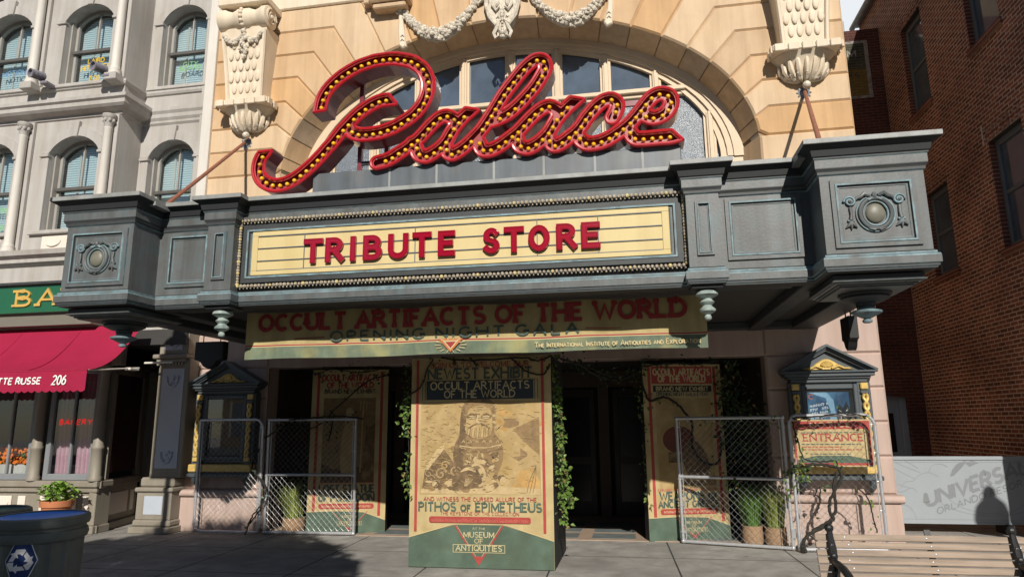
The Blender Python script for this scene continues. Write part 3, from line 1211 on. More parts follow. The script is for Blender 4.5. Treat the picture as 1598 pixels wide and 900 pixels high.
festoon(-3.68, 8.70, -2.36, 8.74, .55, 3)
festoon(-1.42, 8.74, -.10, 8.70, .55, 5)
for sx, x in ((-1, -3.72), (1, -.08)):
    m = MB()
    for k in range(7):
        a = 2 * math.pi * k / 7
        m.ball((x + .06 * math.cos(a), 10.11, 8.72 + .06 * math.sin(a)), .045, IVORYW, 7, 5)
    m.ball((x, 10.07, 8.72), .05, IVORYW, 7, 5)
    q = [(x - .035, 8.66), (x - .055 + sx * -.02, 8.30), (x - .075 + sx * -.06, 8.05), (x - .02 + sx * -.07, 7.985), (x + .06 + sx * -.06, 8.02), (x + .05 + sx * -.02, 8.35), (x + .03, 8.66)]
    m.prism(q, 10.09, 10.17, IVORY, .02)
    for k, zz in enumerate((8.12, 8.2)):
        m.tube([(x - .03 + sx * -.05, 10.085, zz), (x + sx * -.05, 10.075, zz + .03), (x + .03 + sx * -.05, 10.085, zz)], .009, IVORYW, 5)
    m.build('ribbon_tail', TH)
m = MB()
cx, cy = -1.90, 10.13
m.prism([(cx - .26, 8.95), (cx - .27, 8.55), (cx - .20, 8.28), (cx - .09, 8.08), (cx, 8.0), (cx + .09, 8.08), (cx + .20, 8.28), (cx + .27, 8.55), (cx + .26, 8.95)], 10.06, 10.2, IVORYW, .04)
for s_ in (-1, 1):
    m.tube([(cx + s_ * a, 10.05, b_) for a, b_ in ((.26, 8.9), (.28, 8.6), (.22, 8.35), (.12, 8.2), (.03, 8.28), (.06, 8.36), (.10, 8.33))], [.03, .04, .042, .036, .03, .025, .015], IVORYW, 7)
    m.tube([(cx + s_ * a, 10.03, b_) for a, b_ in ((.03, 8.85), (.13, 8.75), (.16, 8.55), (.10, 8.45), (.05, 8.52))], [.02, .035, .035, .03, .02], IVORYW, 7)
    m.ball((cx + s_ * .10, 10.05, 8.62), .07, IVORYW, 8, 6, (.8, .6, 1.4))
    m.tube([(cx + s_ * a, 10.05, b_) for a, b_ in ((.04, 8.3), (.10, 8.14), (.15, 8.04), (.12, 7.95), (.07, 7.99), (.08, 8.05))], [.02, .035, .035, .03, .024, .012], IVORYW, 7)
    m.ball((cx + s_ * .39, 10.1, 8.80), .05, IVORYW, 7, 5)
    m.tube([(cx + s_ * .27, 10.08, 8.8), (cx + s_ * .36, 10.08, 8.72), (cx + s_ * .43, 10.1, 8.66)], [.03, .04, .02], IVORYW, 6)
for k in range(8):
    m.ball((cx, 10.03 + .004 * k, 8.46 - k * .058), .032 + .012 * math.sin(k), IVORYW, 7, 5)
m.ball((cx, 10.04, 7.96), .05, IVORYW, 8, 6, (1, 1, .8))
m.build('cartouche', TH)
# boxy brackets of the balcony above
for sx in (-1, 1):
    m = MB()
    c = XC + sx * 1.98
    m.box(c - .36, c + .36, 9.88, 10.18, 8.80, 9.4, TANST, .03)
    m.box(c - .30, c + .30, 9.94, 10.18, 8.70, 8.80, TANST, .02)
    m.box(c - .5, c - .36, 10.0, 10.18, 8.86, 9.4, TANST, .02)
    m.build('balcony_bracket', TH)

# dark entrance recess: side walls, ceiling, doors
m = MB()
RECESS = M('brown_recess_shade', (.085, .058, .045), .7)  # shade of the deep entrance painted in as dark brown
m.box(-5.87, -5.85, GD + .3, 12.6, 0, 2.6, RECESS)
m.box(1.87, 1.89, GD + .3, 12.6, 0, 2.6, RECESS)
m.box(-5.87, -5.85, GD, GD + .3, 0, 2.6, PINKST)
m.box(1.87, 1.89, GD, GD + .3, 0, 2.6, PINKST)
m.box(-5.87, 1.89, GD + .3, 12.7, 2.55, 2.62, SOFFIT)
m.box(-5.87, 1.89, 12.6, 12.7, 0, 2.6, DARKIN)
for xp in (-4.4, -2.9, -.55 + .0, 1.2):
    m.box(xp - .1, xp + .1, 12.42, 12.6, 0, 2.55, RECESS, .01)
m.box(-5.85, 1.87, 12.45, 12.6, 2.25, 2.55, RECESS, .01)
m.build('entrance_recess', TH)
for k, (xa, xb) in enumerate(((-5.75, -4.55), (-4.25, -3.05), (-2.75, -.7), (-.4, 1.05))):
    m = MB()
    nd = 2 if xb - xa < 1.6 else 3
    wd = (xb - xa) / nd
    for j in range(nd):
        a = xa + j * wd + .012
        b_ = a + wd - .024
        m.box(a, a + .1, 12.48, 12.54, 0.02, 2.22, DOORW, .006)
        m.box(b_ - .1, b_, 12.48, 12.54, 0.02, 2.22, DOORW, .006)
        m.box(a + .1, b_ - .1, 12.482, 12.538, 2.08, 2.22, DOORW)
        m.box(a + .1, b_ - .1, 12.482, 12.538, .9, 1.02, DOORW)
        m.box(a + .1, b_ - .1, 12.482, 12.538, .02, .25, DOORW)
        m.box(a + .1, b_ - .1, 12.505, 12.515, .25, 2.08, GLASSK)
    m.build('door', TH)

# ================================================================== marquee
MQ = thing('theatre_marquee', 'dark bronze marquee with verdigris edges projecting over the theatre entrance', 'marquee', (-1.83, 6.6, 2.9))
PLAN = [(-6.08, 10.18), (-6.08, 6.20), (-5.255, 6.20), (-5.255, 6.62), (-4.55, 6.62), (-4.55, 6.47), (-4.235, 6.47), (-4.235, 6.62),
        (.58, 6.62), (.58, 6.47), (.89, 6.47), (.89, 6.62), (1.74, 6.62), (1.74, 6.20), (2.61, 6.20), (2.61, 10.18)]
# (outwards, height, material of the strip above this point)
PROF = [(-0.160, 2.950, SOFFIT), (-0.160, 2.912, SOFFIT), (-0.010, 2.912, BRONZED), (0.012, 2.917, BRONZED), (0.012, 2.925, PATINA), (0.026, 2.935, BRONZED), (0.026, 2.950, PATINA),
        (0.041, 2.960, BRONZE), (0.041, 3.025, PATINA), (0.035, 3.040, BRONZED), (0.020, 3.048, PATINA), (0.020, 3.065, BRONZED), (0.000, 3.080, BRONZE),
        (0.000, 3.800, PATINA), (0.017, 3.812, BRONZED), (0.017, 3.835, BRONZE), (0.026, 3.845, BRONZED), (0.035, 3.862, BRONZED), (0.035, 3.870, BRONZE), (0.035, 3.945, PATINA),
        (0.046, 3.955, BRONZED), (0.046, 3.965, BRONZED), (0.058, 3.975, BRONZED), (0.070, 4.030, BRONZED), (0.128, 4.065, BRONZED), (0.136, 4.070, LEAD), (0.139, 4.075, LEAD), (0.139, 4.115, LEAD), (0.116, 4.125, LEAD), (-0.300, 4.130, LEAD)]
COVE = M('cornice_cove_grime_shade', (.022, .025, .027), .6)  # near black: grime plus the shade under the lip, put into the colour
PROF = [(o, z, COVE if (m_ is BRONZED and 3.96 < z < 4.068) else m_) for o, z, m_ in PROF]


def offs(plan, d):
    """Plan line moved outwards (towards the street / the ends) by d."""
    out = []
    n = len(plan)
    for i, p in enumerate(plan):
        p = Vector(p)
        ns = []
        for a, b in ((i - 1, i), (i, i + 1)):
            if a < 0 or b >= n: continue
            e = (Vector(plan[b]) - Vector(plan[a])).normalized()
            ns.append(Vector((e.y, -e.x)))
        q = p + ns[0] * d
        if len(ns) == 2 and abs(ns[0].dot(ns[1])) < .9:
            q = q + ns[1] * d
        out.append(q)
    return out


def sweep(mbx, plan, prof):
    rows = [offs(plan, o) for o, z, m_ in prof]
    for i in range(len(prof) - 1):
        z0, z1, mt = prof[i][1], prof[i + 1][1], prof[i][2]
        for k in range(len(plan) - 1):
            # the outward normal of the run is (e.y, -e.x): wind so that the face looks that way
            a, b = rows[i][k], rows[i][k + 1]
            c, d = rows[i + 1][k + 1], rows[i + 1][k]
            mbx.face([(a.x, a.y, z0), (b.x, b.y, z0), (c.x, c.y, z1), (d.x, d.y, z1)], mt)


mb = MB()
# plan runs from the back left round the front to the back right
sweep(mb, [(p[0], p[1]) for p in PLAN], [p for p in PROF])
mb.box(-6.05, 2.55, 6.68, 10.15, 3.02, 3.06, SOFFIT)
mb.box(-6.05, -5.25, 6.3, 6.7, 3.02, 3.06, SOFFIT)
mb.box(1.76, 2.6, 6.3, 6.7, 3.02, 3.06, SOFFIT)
mb.box(-5.9, 2.4, 6.9, 10.15, 4.02, 4.07, LEAD)
mb.box(-6.2, -5.1, 6.3, 6.95, 4.03, 4.075, LEAD)
mb.box(1.6, 2.7, 6.3, 6.95, 4.03, 4.075, LEAD)
# beams of the soffit
for x0, x1 in ((-6.1, -5.75), (-5.35, -5.15), (1.66, 1.86), (2.25, 2.6)):
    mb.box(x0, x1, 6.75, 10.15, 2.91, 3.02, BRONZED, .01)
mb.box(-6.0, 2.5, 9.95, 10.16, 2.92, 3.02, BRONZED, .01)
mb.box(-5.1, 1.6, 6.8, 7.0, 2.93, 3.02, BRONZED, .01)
mb.build('marquee_body', MQ)


def panel_frame(mbx, x0, x1, z0, z1, y, w_, d=.045, mats=(PATINA, PATINA, BRONZE, PATINA, PATINA, BRONZED, BRONZE, PATINA)):
    """Stepped moulding round a sunk field, standing on the face y."""
    steps = [(0, 0), (0, -.012), (.012, -.02), (.4, -.02), (.45, -.028), (.62, -.028), (.7, -.006), (.85, -.006), (.9, -.001)]
    def rect(o):
        return [(x0 + o, z0 + o), (x1 - o, z0 + o), (x1 - o, z1 - o), (x0 + o, z1 - o)]
    for i in range(len(steps) - 1):
        a, b = rect(steps[i][0] * w_), rect(steps[i + 1][0] * w_)
        ya, yb = y + steps[i][1], y + steps[i + 1][1]
        mt = mats[i % len(mats)]
        for k in range(4):
            k2 = (k + 1) % 4
            mbx.face([(a[k][0], ya, a[k][1]), (a[k2][0], ya, a[k2][1]), (b[k2][0], yb, b[k2][1]), (b[k][0], yb, b[k][1])], mt)


for (a_, b_, c_, d_, y_, w_) in ((-5.14, -4.60, 3.16, 3.785, 6.619, .09), (.96, 1.66, 3.16, 3.785, 6.619, .09), (-4.47, -4.31, 3.19, 3.73, 6.469, .05), (.66, .82, 3.19, 3.73, 6.469, .05)):
    mb = MB()
    panel_frame(mb, a_, b_, c_, d_, y_, w_)
    mb.build('panel_moulding', MQ)

# corner boxes: framed fields with an oval boss
for cx in (-5.667, 2.175):
    m = MB()
    panel_frame(m, cx - .355, cx + .355, 3.125, 3.755, 6.199, .09)
    pm = m.build('panel_moulding', MQ)
    m = MB()
    cz = 3.43
    m.ball((cx, 6.195, cz + .0), .098, M('worn_khaki_bronze', (.17, .165, .13), .45, var=.2, scale=8), 20, 12, (1.0, .42, 1.16))
    m.tube([(cx + .155 * math.cos(R(t)), 6.175, cz - .005 + .175 * math.sin(R(t))) for t in range(0, 360, 12)], .021, BRONZE, 8, closed=True)
    m.tube([(cx + .122 * math.cos(R(t)), 6.182, cz - .005 + .14 * math.sin(R(t))) for t in range(0, 360, 12)], .012, PATINA, 6, closed=True)
    m.tube([(cx + .19 * math.cos(R(t)), 6.188, cz - .005 + .205 * math.sin(R(t))) for t in range(0, 360, 12)], .010, PATINA, 6, closed=True)
    for s_ in (-1, 1):
        sp = [(cx + s_ * .245 + .062 * (1 - t / 26) * math.cos(t * .5) * s_, 6.18, cz + .145 + .062 * (1 - t / 26) * math.sin(t * .5)) for t in range(24)]
        m.tube(sp, .014, PATINA, 6)
        m.ball((cx + s_ * .245, 6.18, cz + .145), .022, BRONZE, 8, 6)
        m.tube([(cx + s_ * .245, 6.185, cz + .08), (cx + s_ * .24, 6.18, cz + .0), (cx + s_ * .25, 6.18, cz - .07)], [.018, .016, .022], BRONZE, 7)
        m.tube([(cx + s_ * .215, 6.185, cz - .075), (cx + s_ * .285, 6.185, cz - .075)], .014, PATINA, 6)
        for k in (-1, 0, 1):
            m.tube([(cx + s_ * .25, 6.182, cz - .09), (cx + s_ * .25 + k * .03, 6.178, cz - .13), (cx + s_ * .25 + k * .058, 6.184, cz - .155 - (k == 0) * .02)], [.02, .018, .006], BRONZE, 6)
        m.tube([(cx + s_ * .04, 6.178, cz + .2), (cx + s_ * .10, 6.172, cz + .225), (cx + s_ * .13, 6.175, cz + .195), (cx + s_ * .175, 6.18, cz + .18), (cx + s_ * .2, 6.18, cz + .15)], [.02, .026, .022, .018, .012], BRONZE, 7)
        m.tube([(cx + s_ * .02, 6.17, cz + .175), (cx + s_ * .06, 6.165, cz + .15), (cx + s_ * .085, 6.17, cz + .17)], [.018, .02, .012], PATINA, 6)
        m.tube([(cx + s_ * .02, 6.175, cz - .19), (cx + s_ * .07, 6.175, cz - .175), (cx + s_ * .11, 6.18, cz - .15)], [.022, .018, .008], BRONZE, 6)
    m.ball((cx, 6.17, cz + .20), .035, BRONZE, 8, 6, (.8, .8, 1.2))
    m.v = [(cx + (q[0] - cx) * .83, 6.2 + (q[1] - 6.2) * .8, 3.425 + (q[2] - 3.425) * .80) for q in m.v]
    m.build('oval_boss', MQ)
    # stepped pedestal under the box, then the big drop finial
    m = MB()
    for k, (o, za, zb, mt) in enumerate(((.045, 2.80, 2.895, BRONZED), (.03, 2.775, 2.80, BRONZE), (.06, 2.755, 2.775, LEAD), (.085, 2.725, 2.755, BRONZE), (.11, 2.70, 2.725, BRONZE))):
        m.box(cx - .42 + o, cx + .42 - o, 6.24 + o, 7.2 - o, 2.912 - (2.912 - za) * .55, 2.912 - (2.912 - zb) * .55, mt, .006)
    m.build('box_pedestal', MQ)
    m = MB()
    yy = 6.70
    m.lathe([(.02, 2.5190), (.04, 2.5250), (.045, 2.5430), (.028, 2.5610), (.05, 2.5700), (.09, 2.5910), (.132, 2.6120), (.138, 2.6270), (.10, 2.6420), (.075, 2.6480), (.082, 2.6600), (.07, 2.6690)], (cx, yy, 0), PATINA, 20)
    m.lathe([(.07, 2.6678), (.085, 2.6750), (.085, 2.7020), (.14, 2.7110), (.19, 2.7350), (.215, 2.7470), (.205, 2.7650), (.23, 2.7740), (.23, 2.7950)], (cx, yy, 0), BRONZED, 20)
    m.build('drop_finial', MQ)
for cx in (-4.395, .735):                  # small drop finials under the pilasters
    m = MB()
    m.box(cx - .15, cx + .15, 6.50, 6.78, 2.88, 2.91, BRONZED, .01)
    PAT2 = M('verdigris_finial', (.30, .36, .33), .6, var=.3, scale=14, bump=.15, c2=(.12, .17, .17), c2amt=.8, c2scale=10)
    m.lathe([(.012, 2.553), (.03, 2.565), (.036, 2.585), (.024, 2.61), (.04, 2.62), (.075, 2.642), (.078, 2.66), (.05, 2.685), (.042, 2.70), (.06, 2.715), (.072, 2.73), (.05, 2.75), (.048, 2.765), (.085, 2.785), (.11, 2.80), (.10, 2.83), (.06, 2.85)], (cx, 6.62, .03), PAT2, 18)
    m.build('drop_finial', MQ)

# illuminated board: frame, cream field, rails, letters
mb = MB()
panel_frame(mb, -4.19, .535, 3.165, 3.815, 6.60, .115, mats=(BRONZE, PATINA, BRONZED, BRONZE, PATINA, BRONZED, BRONZE, PATINA))
mb.box(-4.20, .545, 6.60, 6.622, 3.155, 3.825, BRONZED)
mb.build('board_frame', MQ)
mb = MB()
bx0, bx1, bz0, bz1 = -4.075, .42, 3.245, 3.735
mb.box(bx0, bx1, 6.588, 6.597, bz0, bz1, CREAMBD)
for (a, b, c, d) in ((bx0, bx1, bz0, bz0 + .05), (bx0, bx1, bz1 - .05, bz1), (bx0, bx0 + .07, bz0 + .05, bz1 - .05), (bx1 - .07, bx1, bz0 + .05, bz1 - .05)):
    mb.box(a, b, 6.578, 6.588, c, d, CREAMBD, .004)
for z in (bz0 + .052, 3.405, 3.545, bz1 - .052):
    mb.box(bx0 + .07, bx1 - .07, 6.577, 6.5875, z - .005, z + .004, LINE)
for x in (bx0 + .62, -2.2, -.9 + .0, bx1 - .70):
    mb.box(x - .004, x + .004, 6.579, 6.5878, bz0 + .05, bz1 - .05, LINE)
mb.build('cream_board', MQ)
# small clear bulbs in rows all round the board
for (n_, ax, rows) in ((1, 0, (3.868, 3.845)), (1, 0, (3.128, 3.106)), (0, 1, (-4.222,)), (0, 1, (.565,))):
    m = MB()
    rg = random.Random(int(rows[0] * 100) + 7)
    if ax == 0:
        for ri, z in enumerate(rows):
            for k in range(112):
                x = -4.21 + 4.765 * (k + .5 * ri) / 111.5
                m.ball((x, 6.585 - .02 * (ri == 0), z), .0185 * (1 if ri == 0 else .6) * rg.uniform(.85, 1.2), BEAD if (k % 9 or ri) else CREAMBD, 6, 4)
        m.box(-4.225, .57, 6.597, 6.63, min(rows) - .012, max(rows) + .012, BRONZED)
    else:
        for k in range(23):
            m.ball((rows[0], 6.575, 3.15 + .70 * k / 22), .0175 * rg.uniform(.85, 1.25), BEAD if k % 4 else CREAMBD, 6, 4)
        m.box(rows[0] - .012, rows[0] + .012, 6.59, 6.63, 3.10, 3.88, BRONZED)
    m.build('bulb_moulding', MQ)


def solid_letter(ch, x0, z0, W, H, hw, y, dep):
    """A moulded plastic capital with a raised contour line."""
    st, wd = text_strokes(ch)
    k = W / max(wd, .12) if ch != 'I' else 1
    sk = []
    for pl, cl in st:
        q = [((p[0] * k if ch != 'I' else 0), p[1] * H) for p in pl]
        sk.append((q, False if cl else 'sq', False if cl else 'sq', cl))
    cs = sdf_contours(sk, [hw, hw * .66, hw * .42, hw * .16], .0026)
    m = MB()
    ys = {hw: y - dep, hw * .66: y - dep - .012, hw * .42: y - dep - .012, hw * .16: y - dep + .002}
    lv = [hw, hw * .66, hw * .42]
    for g in group_loops(cs[hw]):
        m.tess(g, lambda x, z: (x0 + x, y - dep, z0 + z), LETRED)
    for l in cs[hw]:
        n = len(l)
        for i in range(n):
            j = (i + 1) % n
            a, b = l[i], l[j]
            m.face([(x0 + a[0], y, z0 + a[1]), (x0 + b[0], y, z0 + b[1]), (x0 + b[0], y - dep, z0 + b[1]), (x0 + a[0], y - dep, z0 + a[1])], LETRED, True)
    for lev, rr in ((hw * .78, .010),):
        pass
    for l in cs[hw * .66]:
        m.tube([(x0 + p[0], y - dep, z0 + p[1]) for p in l], .0055, LETRED, 6, closed=True)
    m.build('letter', MQ, label='red letter ' + ch, angle=50)


SP = [('T', -3.449, 0.148), ('R', -3.197, 0.146), ('I', -2.913, 0.006), ('B', -2.768, 0.141), ('U', -2.489, 0.152), ('T', -2.221, 0.135), ('E', -1.943, 0.112), ('S', -1.464, 0.107), ('T', -1.243, 0.138), ('O', -0.99, 0.149), ('R', -0.702, 0.139), ('E', -0.45, 0.117)]
for ch, x, wv in SP:
    solid_letter(ch, x + .031, 3.372, wv + .012, .212, .031, 6.575, .026)

# ================================================================== the script sign on top
PS = thing('script_sign', 'large red script sign studded with yellow bulbs standing on top of the marquee', 'sign', (-1.6, 6.85, 4.08))
SY = 6.78                                  # front plane of the sign
# drawing of the script: stroke centre lines in metres (across, height) in the plane of the letters
P1 = [(-3.457, 5.200), (-3.448, 5.265), (-3.431, 5.356), (-3.392, 5.439), (-3.336, 5.513), (-3.271, 5.573), (-3.203, 5.627), (-3.128, 5.671), (-3.049, 5.711), (-2.968, 5.743), (-2.880, 5.764), (-2.797, 5.783), (-2.705, 5.788), (-2.620, 5.789), (-2.532, 5.779), (-2.443, 5.754), (-2.360, 5.728), (-2.284, 5.679), (-2.217, 5.616), (-2.173, 5.535), (-2.150, 5.450), (-2.148, 5.359), (-2.167, 5.275), (-2.202, 5.193), (-2.257, 5.119), (-2.312, 5.062), (-2.382, 5.013), (-2.462, 4.970), (-2.540, 4.932), (-2.623, 4.906), (-2.710, 4.885), (-2.799, 4.876), (-2.887, 4.874), (-2.977, 4.886), (-3.055, 4.926), (-3.101, 4.989)]
P2 = [(-2.543, 5.277), (-2.653, 5.277), (-2.737, 5.266), (-2.821, 5.232), (-2.900, 5.187), (-2.973, 5.137), (-3.038, 5.078), (-3.102, 5.014), (-3.164, 4.953), (-3.221, 4.880), (-3.277, 4.810), (-3.339, 4.746), (-3.400, 4.676), (-3.462, 4.613), (-3.524, 4.555), (-3.595, 4.495), (-3.665, 4.442), (-3.739, 4.396), (-3.826, 4.359), (-3.914, 4.345), (-4.006, 4.354), (-4.088, 4.391), (-4.150, 4.452), (-4.183, 4.530), (-4.187, 4.623), (-4.157, 4.711), (-4.095, 4.793)]
A1 = [(-2.733, 4.523), (-2.639, 4.540), (-2.559, 4.568), (-2.486, 4.613), (-2.408, 4.655), (-2.335, 4.706), (-2.266, 4.751), (-2.204, 4.811), (-2.143, 4.877), (-2.082, 4.937), (-2.008, 4.994), (-1.925, 5.011), (-1.845, 4.965), (-1.821, 4.909)]
A1b = [(-2.326, 4.724), (-2.275, 4.662), (-2.244, 4.585), (-2.160, 4.552), (-2.072, 4.587), (-1.998, 4.637), (-1.935, 4.700), (-1.889, 4.775), (-1.845, 4.852), (-1.790, 4.919), (-1.728, 4.986), (-1.615, 5.082)]
A1c = [(-1.935, 4.700), (-1.929, 4.615), (-1.870, 4.554), (-1.790, 4.579), (-1.713, 4.629), (-1.647, 4.685), (-1.583, 4.748)]
LL = [(-1.583, 4.748), (-1.519, 4.815), (-1.467, 4.887), (-1.417, 4.965), (-1.372, 5.042), (-1.323, 5.121), (-1.273, 5.202), (-1.222, 5.271), (-1.164, 5.343), (-1.109, 5.411), (-1.045, 5.483), (-0.978, 5.544), (-0.899, 5.585), (-0.823, 5.560), (-0.806, 5.467), (-0.844, 5.385), (-0.891, 5.308), (-0.947, 5.232), (-1.009, 5.165), (-1.074, 5.097), (-1.150, 5.027), (-1.227, 4.972), (-1.323, 4.928), (-1.409, 4.904)]
LLb = [(-1.583, 4.748), (-1.554, 4.659), (-1.512, 4.574), (-1.426, 4.567), (-1.336, 4.599), (-1.260, 4.648), (-1.185, 4.701), (-1.119, 4.749), (-1.055, 4.813), (-0.992, 4.879), (-0.929, 4.938), (-0.855, 4.991), (-0.772, 5.017), (-0.696, 4.969), (-0.675, 4.918)]
A2 = [(-1.130, 4.720), (-1.125, 4.664), (-1.094, 4.584), (-1.010, 4.554), (-0.924, 4.588), (-0.852, 4.640), (-0.785, 4.706), (-0.739, 4.775), (-0.693, 4.856), (-0.637, 4.920), (-0.575, 4.986), (-0.445, 5.097)]
A2b = [(-0.785, 4.706), (-0.776, 4.618), (-0.720, 4.558), (-0.638, 4.583), (-0.563, 4.637), (-0.492, 4.687), (-0.432, 4.749), (-0.382, 4.825), (-0.327, 4.892), (-0.262, 4.961), (-0.187, 5.018), (-0.097, 5.032), (-0.040, 4.969), (-0.058, 4.887), (-0.093, 4.823)]
CC = [(-0.479, 4.702), (-0.450, 4.619), (-0.387, 4.555), (-0.305, 4.546), (-0.220, 4.558), (-0.136, 4.590), (-0.061, 4.633), (0.015, 4.683), (0.091, 4.742), (0.151, 4.804), (0.207, 4.871), (0.262, 4.940), (0.326, 5.008), (0.409, 5.045), (0.497, 5.020), (0.524, 4.940), (0.490, 4.856), (0.429, 4.802), (0.334, 4.778), (0.256, 4.808), (0.205, 4.834)]
EE = [(0.055, 4.702), (0.083, 4.638), (0.131, 4.566), (0.219, 4.553), (0.311, 4.553), (0.398, 4.555), (0.491, 4.554), (0.582, 4.571)]
PBULB = P1[1:-1] + P2[1:-1]
ABULB = A1[1:-1] + A1b[1:-1] + A1c[1:-1] + LL[1:-1] + LLb[1:-2] + A2[1:-1] + A2b[1:-1] + CC[1:-1] + EE[1:-1]
HWS = .085


def channel(name, strokes, label):
    sk = [(smooth_path(p, 3), a, b, False) for p, a, b in strokes]
    cs = sdf_contours(sk, [HWS, HWS - .014, HWS - .033], .0075)
    m = MB()
    yf, yr, yb = SY, SY + .075, SY + .24
    for g in group_loops(cs[HWS - .012] if HWS - .012 in cs else cs[HWS]):
        m.tess(g, lambda x, z: (x, yr, z), SIGNIN)
        m.tess(g, lambda x, z: (x, yb, z), SIGNSIDE, flip=True)
    for l in cs[HWS]:
        n = len(l)
        for i in range(n):
            a, b = l[i], l[(i + 1) % n]
            m.face([(a[0], yb, a[1]), (b[0], yb, b[1]), (b[0], yf, b[1]), (a[0], yf, a[1])], SIGNSIDE, True)
    lo = cs[HWS]
    body = m.build(name, PS, label=label, angle=50)
    m = MB()
    for l in cs[HWS - .014]:
        m.tube([(p[0], SY + .004, p[1]) for p in l], .0205, SIGNRED, 7, closed=True)
        n = len(l)
        for i in range(n):                 # inner wall of the trough
            a, b = l[i], l[(i + 1) % n]
            m.face([(b[0], yr, b[1]), (a[0], yr, a[1]), (a[0], SY + .006, a[1]), (b[0], SY + .006, b[1])], SIGNRED, True)
    m.build('rim', body)
    m = MB()
    for l in cs[HWS - .033]:
        m.tube([(p[0], SY + .012, p[1]) for p in l], .0085, NEON, 6, closed=True)
    m.build('neon_tube', body)
    return body


bP = channel('letter', [(P1, 12, False), (P2, 38, 40)], 'red script capital P')
bA = channel('joined_letters', [(A1, False, False), (A1b, False, 35), (A1c, False, False), (LL, False, False), (LLb, False, False), (A2, False, 35), (A2b, False, False), (CC, False, False), (EE, False, 30)], 'red script letters alace joined in one stroke')
# bulbs: the first hundred one by one, the rest as one
proto = None
mbb = MB()
mbb.ball((0, 0, 0), .025, BULB, 10, 7, (1, 1.15, 1))
mbb.lathe([(.015, -.03), (.015, .012)], (0, .03, 0), SIGNIN, 8, Vector((0, 1, 0)))
first = True
PSL = WL[PS.name]
nb = 0
rest = MB()
allb = [(p, bP) for p in PBULB] + [(p, bA) for p in ABULB]
seen = []
for p, par in allb:
    if any(abs(p[0] - q[0]) + abs(p[1] - q[1]) < .045 for q in seen): continue
    seen.append(p)
    loc = (p[0], SY + .03, p[1])
    if nb < 100:
        if proto is None:
            me = bpy.data.meshes.new('bulb')
            me.from_pydata(mbb.v, [], mbb.f)
            for mt in mbb.mats: me.materials.append(mt)
            me.polygons.foreach_set('material_index', mbb.mi)
            me.polygons.foreach_set('use_smooth', mbb.sm)
            proto = me
        if nb % 13 == 5 or nb % 29 == 7:      # a few bulbs have dulled
            if 'bulb_dull' not in bpy.data.meshes:
                md = proto.copy()
                md.name = 'bulb_dull'
                md.materials[0] = M('dulled_amber_bulb', (.50, .26, .03), .4, var=.2)
            o = bpy.data.objects.new('bulb', bpy.data.meshes['bulb_dull'])
        else:
            o = bpy.data.objects.new('bulb', proto)
        COL.objects.link(o)
        o.parent = par
        o.location = Vector(loc) - PSL
        WL[o.name] = Vector(loc)
        nb += 1
    else:
        rest.mesh([Vector(v) + Vector(loc) for v in mbb.v], mbb.f, BULB, True)
rest.build('bulb', bA, kind='stuff')
# steel base the letters are bolted to
mb = MB()
mb.box(-3.53, .60, 6.84, 7.10, 4.10, 4.475, PLATE, .01)
for x in (-2.6, -2.05, -1.4, -.85, -.3, .2):
    mb.box(x - .012, x + .012, 6.834, 6.84, 4.11, 4.47, LEAD)
mb.build('sign_base', PS)
mb = MB()
for x, z1 in ((-3.05, 5.75), (-2.72, 5.0), (-.7, 5.2), (-1.25, 5.3), (.25, 5.08)):
    mb.box(x - .025, x + .025, 7.03, 7.08, 4.47, z1, SIGNSIDE)
mb.box(-3.05, .3, 7.035, 7.075, 4.62, 4.66, BRONZED)
mb.box(-1.3, .30, 7.03, 7.07, 5.06, 5.12, SIGNSIDE)
mb.build('support_post', PS)

# ================================================================== tie rods
RUST = M('rusty_rod_paint', (.27, .10, .06), .55, var=.2, scale=8)
ROSE = M('grey_cast_iron', (.15, .18, .21), .6, var=.25, scale=20, bump=.2)
for (a, b, lab) in (((-6.53, 10.10, 6.5), (-5.50, 6.79, 4.10), 'rusty tie rod with grey rosette beside the letter P of the script sign'),
                    ((2.76, 10.10, 6.53), (1.84, 6.35, 4.08), 'rusty tie rod with grey rosette at the brick alley end of the marquee')):
    t = thing('tie_rod', lab, 'tie rod', a, 'tie rods holding the marquee')
    m = MB()
    m.lathe([(.125, .045), (.125, .06), (.115, .075), (.09, .07), (.085, .08), (.055, .085), (.05, .11), (.02, .12)], (a[0], 10.225, a[2]), ROSE, 22, Vector((0, -1, 0)))
    for k in range(10):
        an = 2 * math.pi * k / 10
        m.ball((a[0] + .098 * math.cos(an), 10.15, a[2] + .098 * math.sin(an)), .015, ROSE, 6, 4)
    m.build('rosette', t)
    m = MB()
    m.tube([a, b], .026, RUST, 10)
    m.build('rod', t)

# ================================================================== hanging printed banner
BANC = M('banner_cream_cloth', (.47, .38, .18), .85, var=.14, scale=3, bump=.1, c2=(.36, .28, .12), c2amt=.6, c2scale=2, streak=0.20)
BANG = M('banner_green_cloth', (.145, .185, .13), .85, var=.3, scale=3, bump=.1, c2=(.36, .34, .15), c2amt=.8, c2scale=2.6, streak=0.20)
INKR = M('ink_red', (.30, .035, .035), .8, var=.15, scale=20)
INKG = M('ink_dark_green', (.065, .095, .08), .8, var=.2, scale=20)
INKGM = M('ink_mid_green', (.082, .125, .09), .8, var=.25, scale=4, c2=(.065, .085, .055), c2amt=.7, c2scale=3)
INKC = M('ink_cream', (.52, .43, .23), .8, var=.1)
INKO = M('ink_orange', (.50, .17, .06), .8, var=.2)
INKP = M('ink_brick_pink', (.42, .13, .09), .8, var=.2, scale=12)
INKBL = M('ink_blue_black', (.035, .045, .055), .8, var=.2)
mb = MB()
BY = 7.15
bx0, bx1 = -4.43, .778


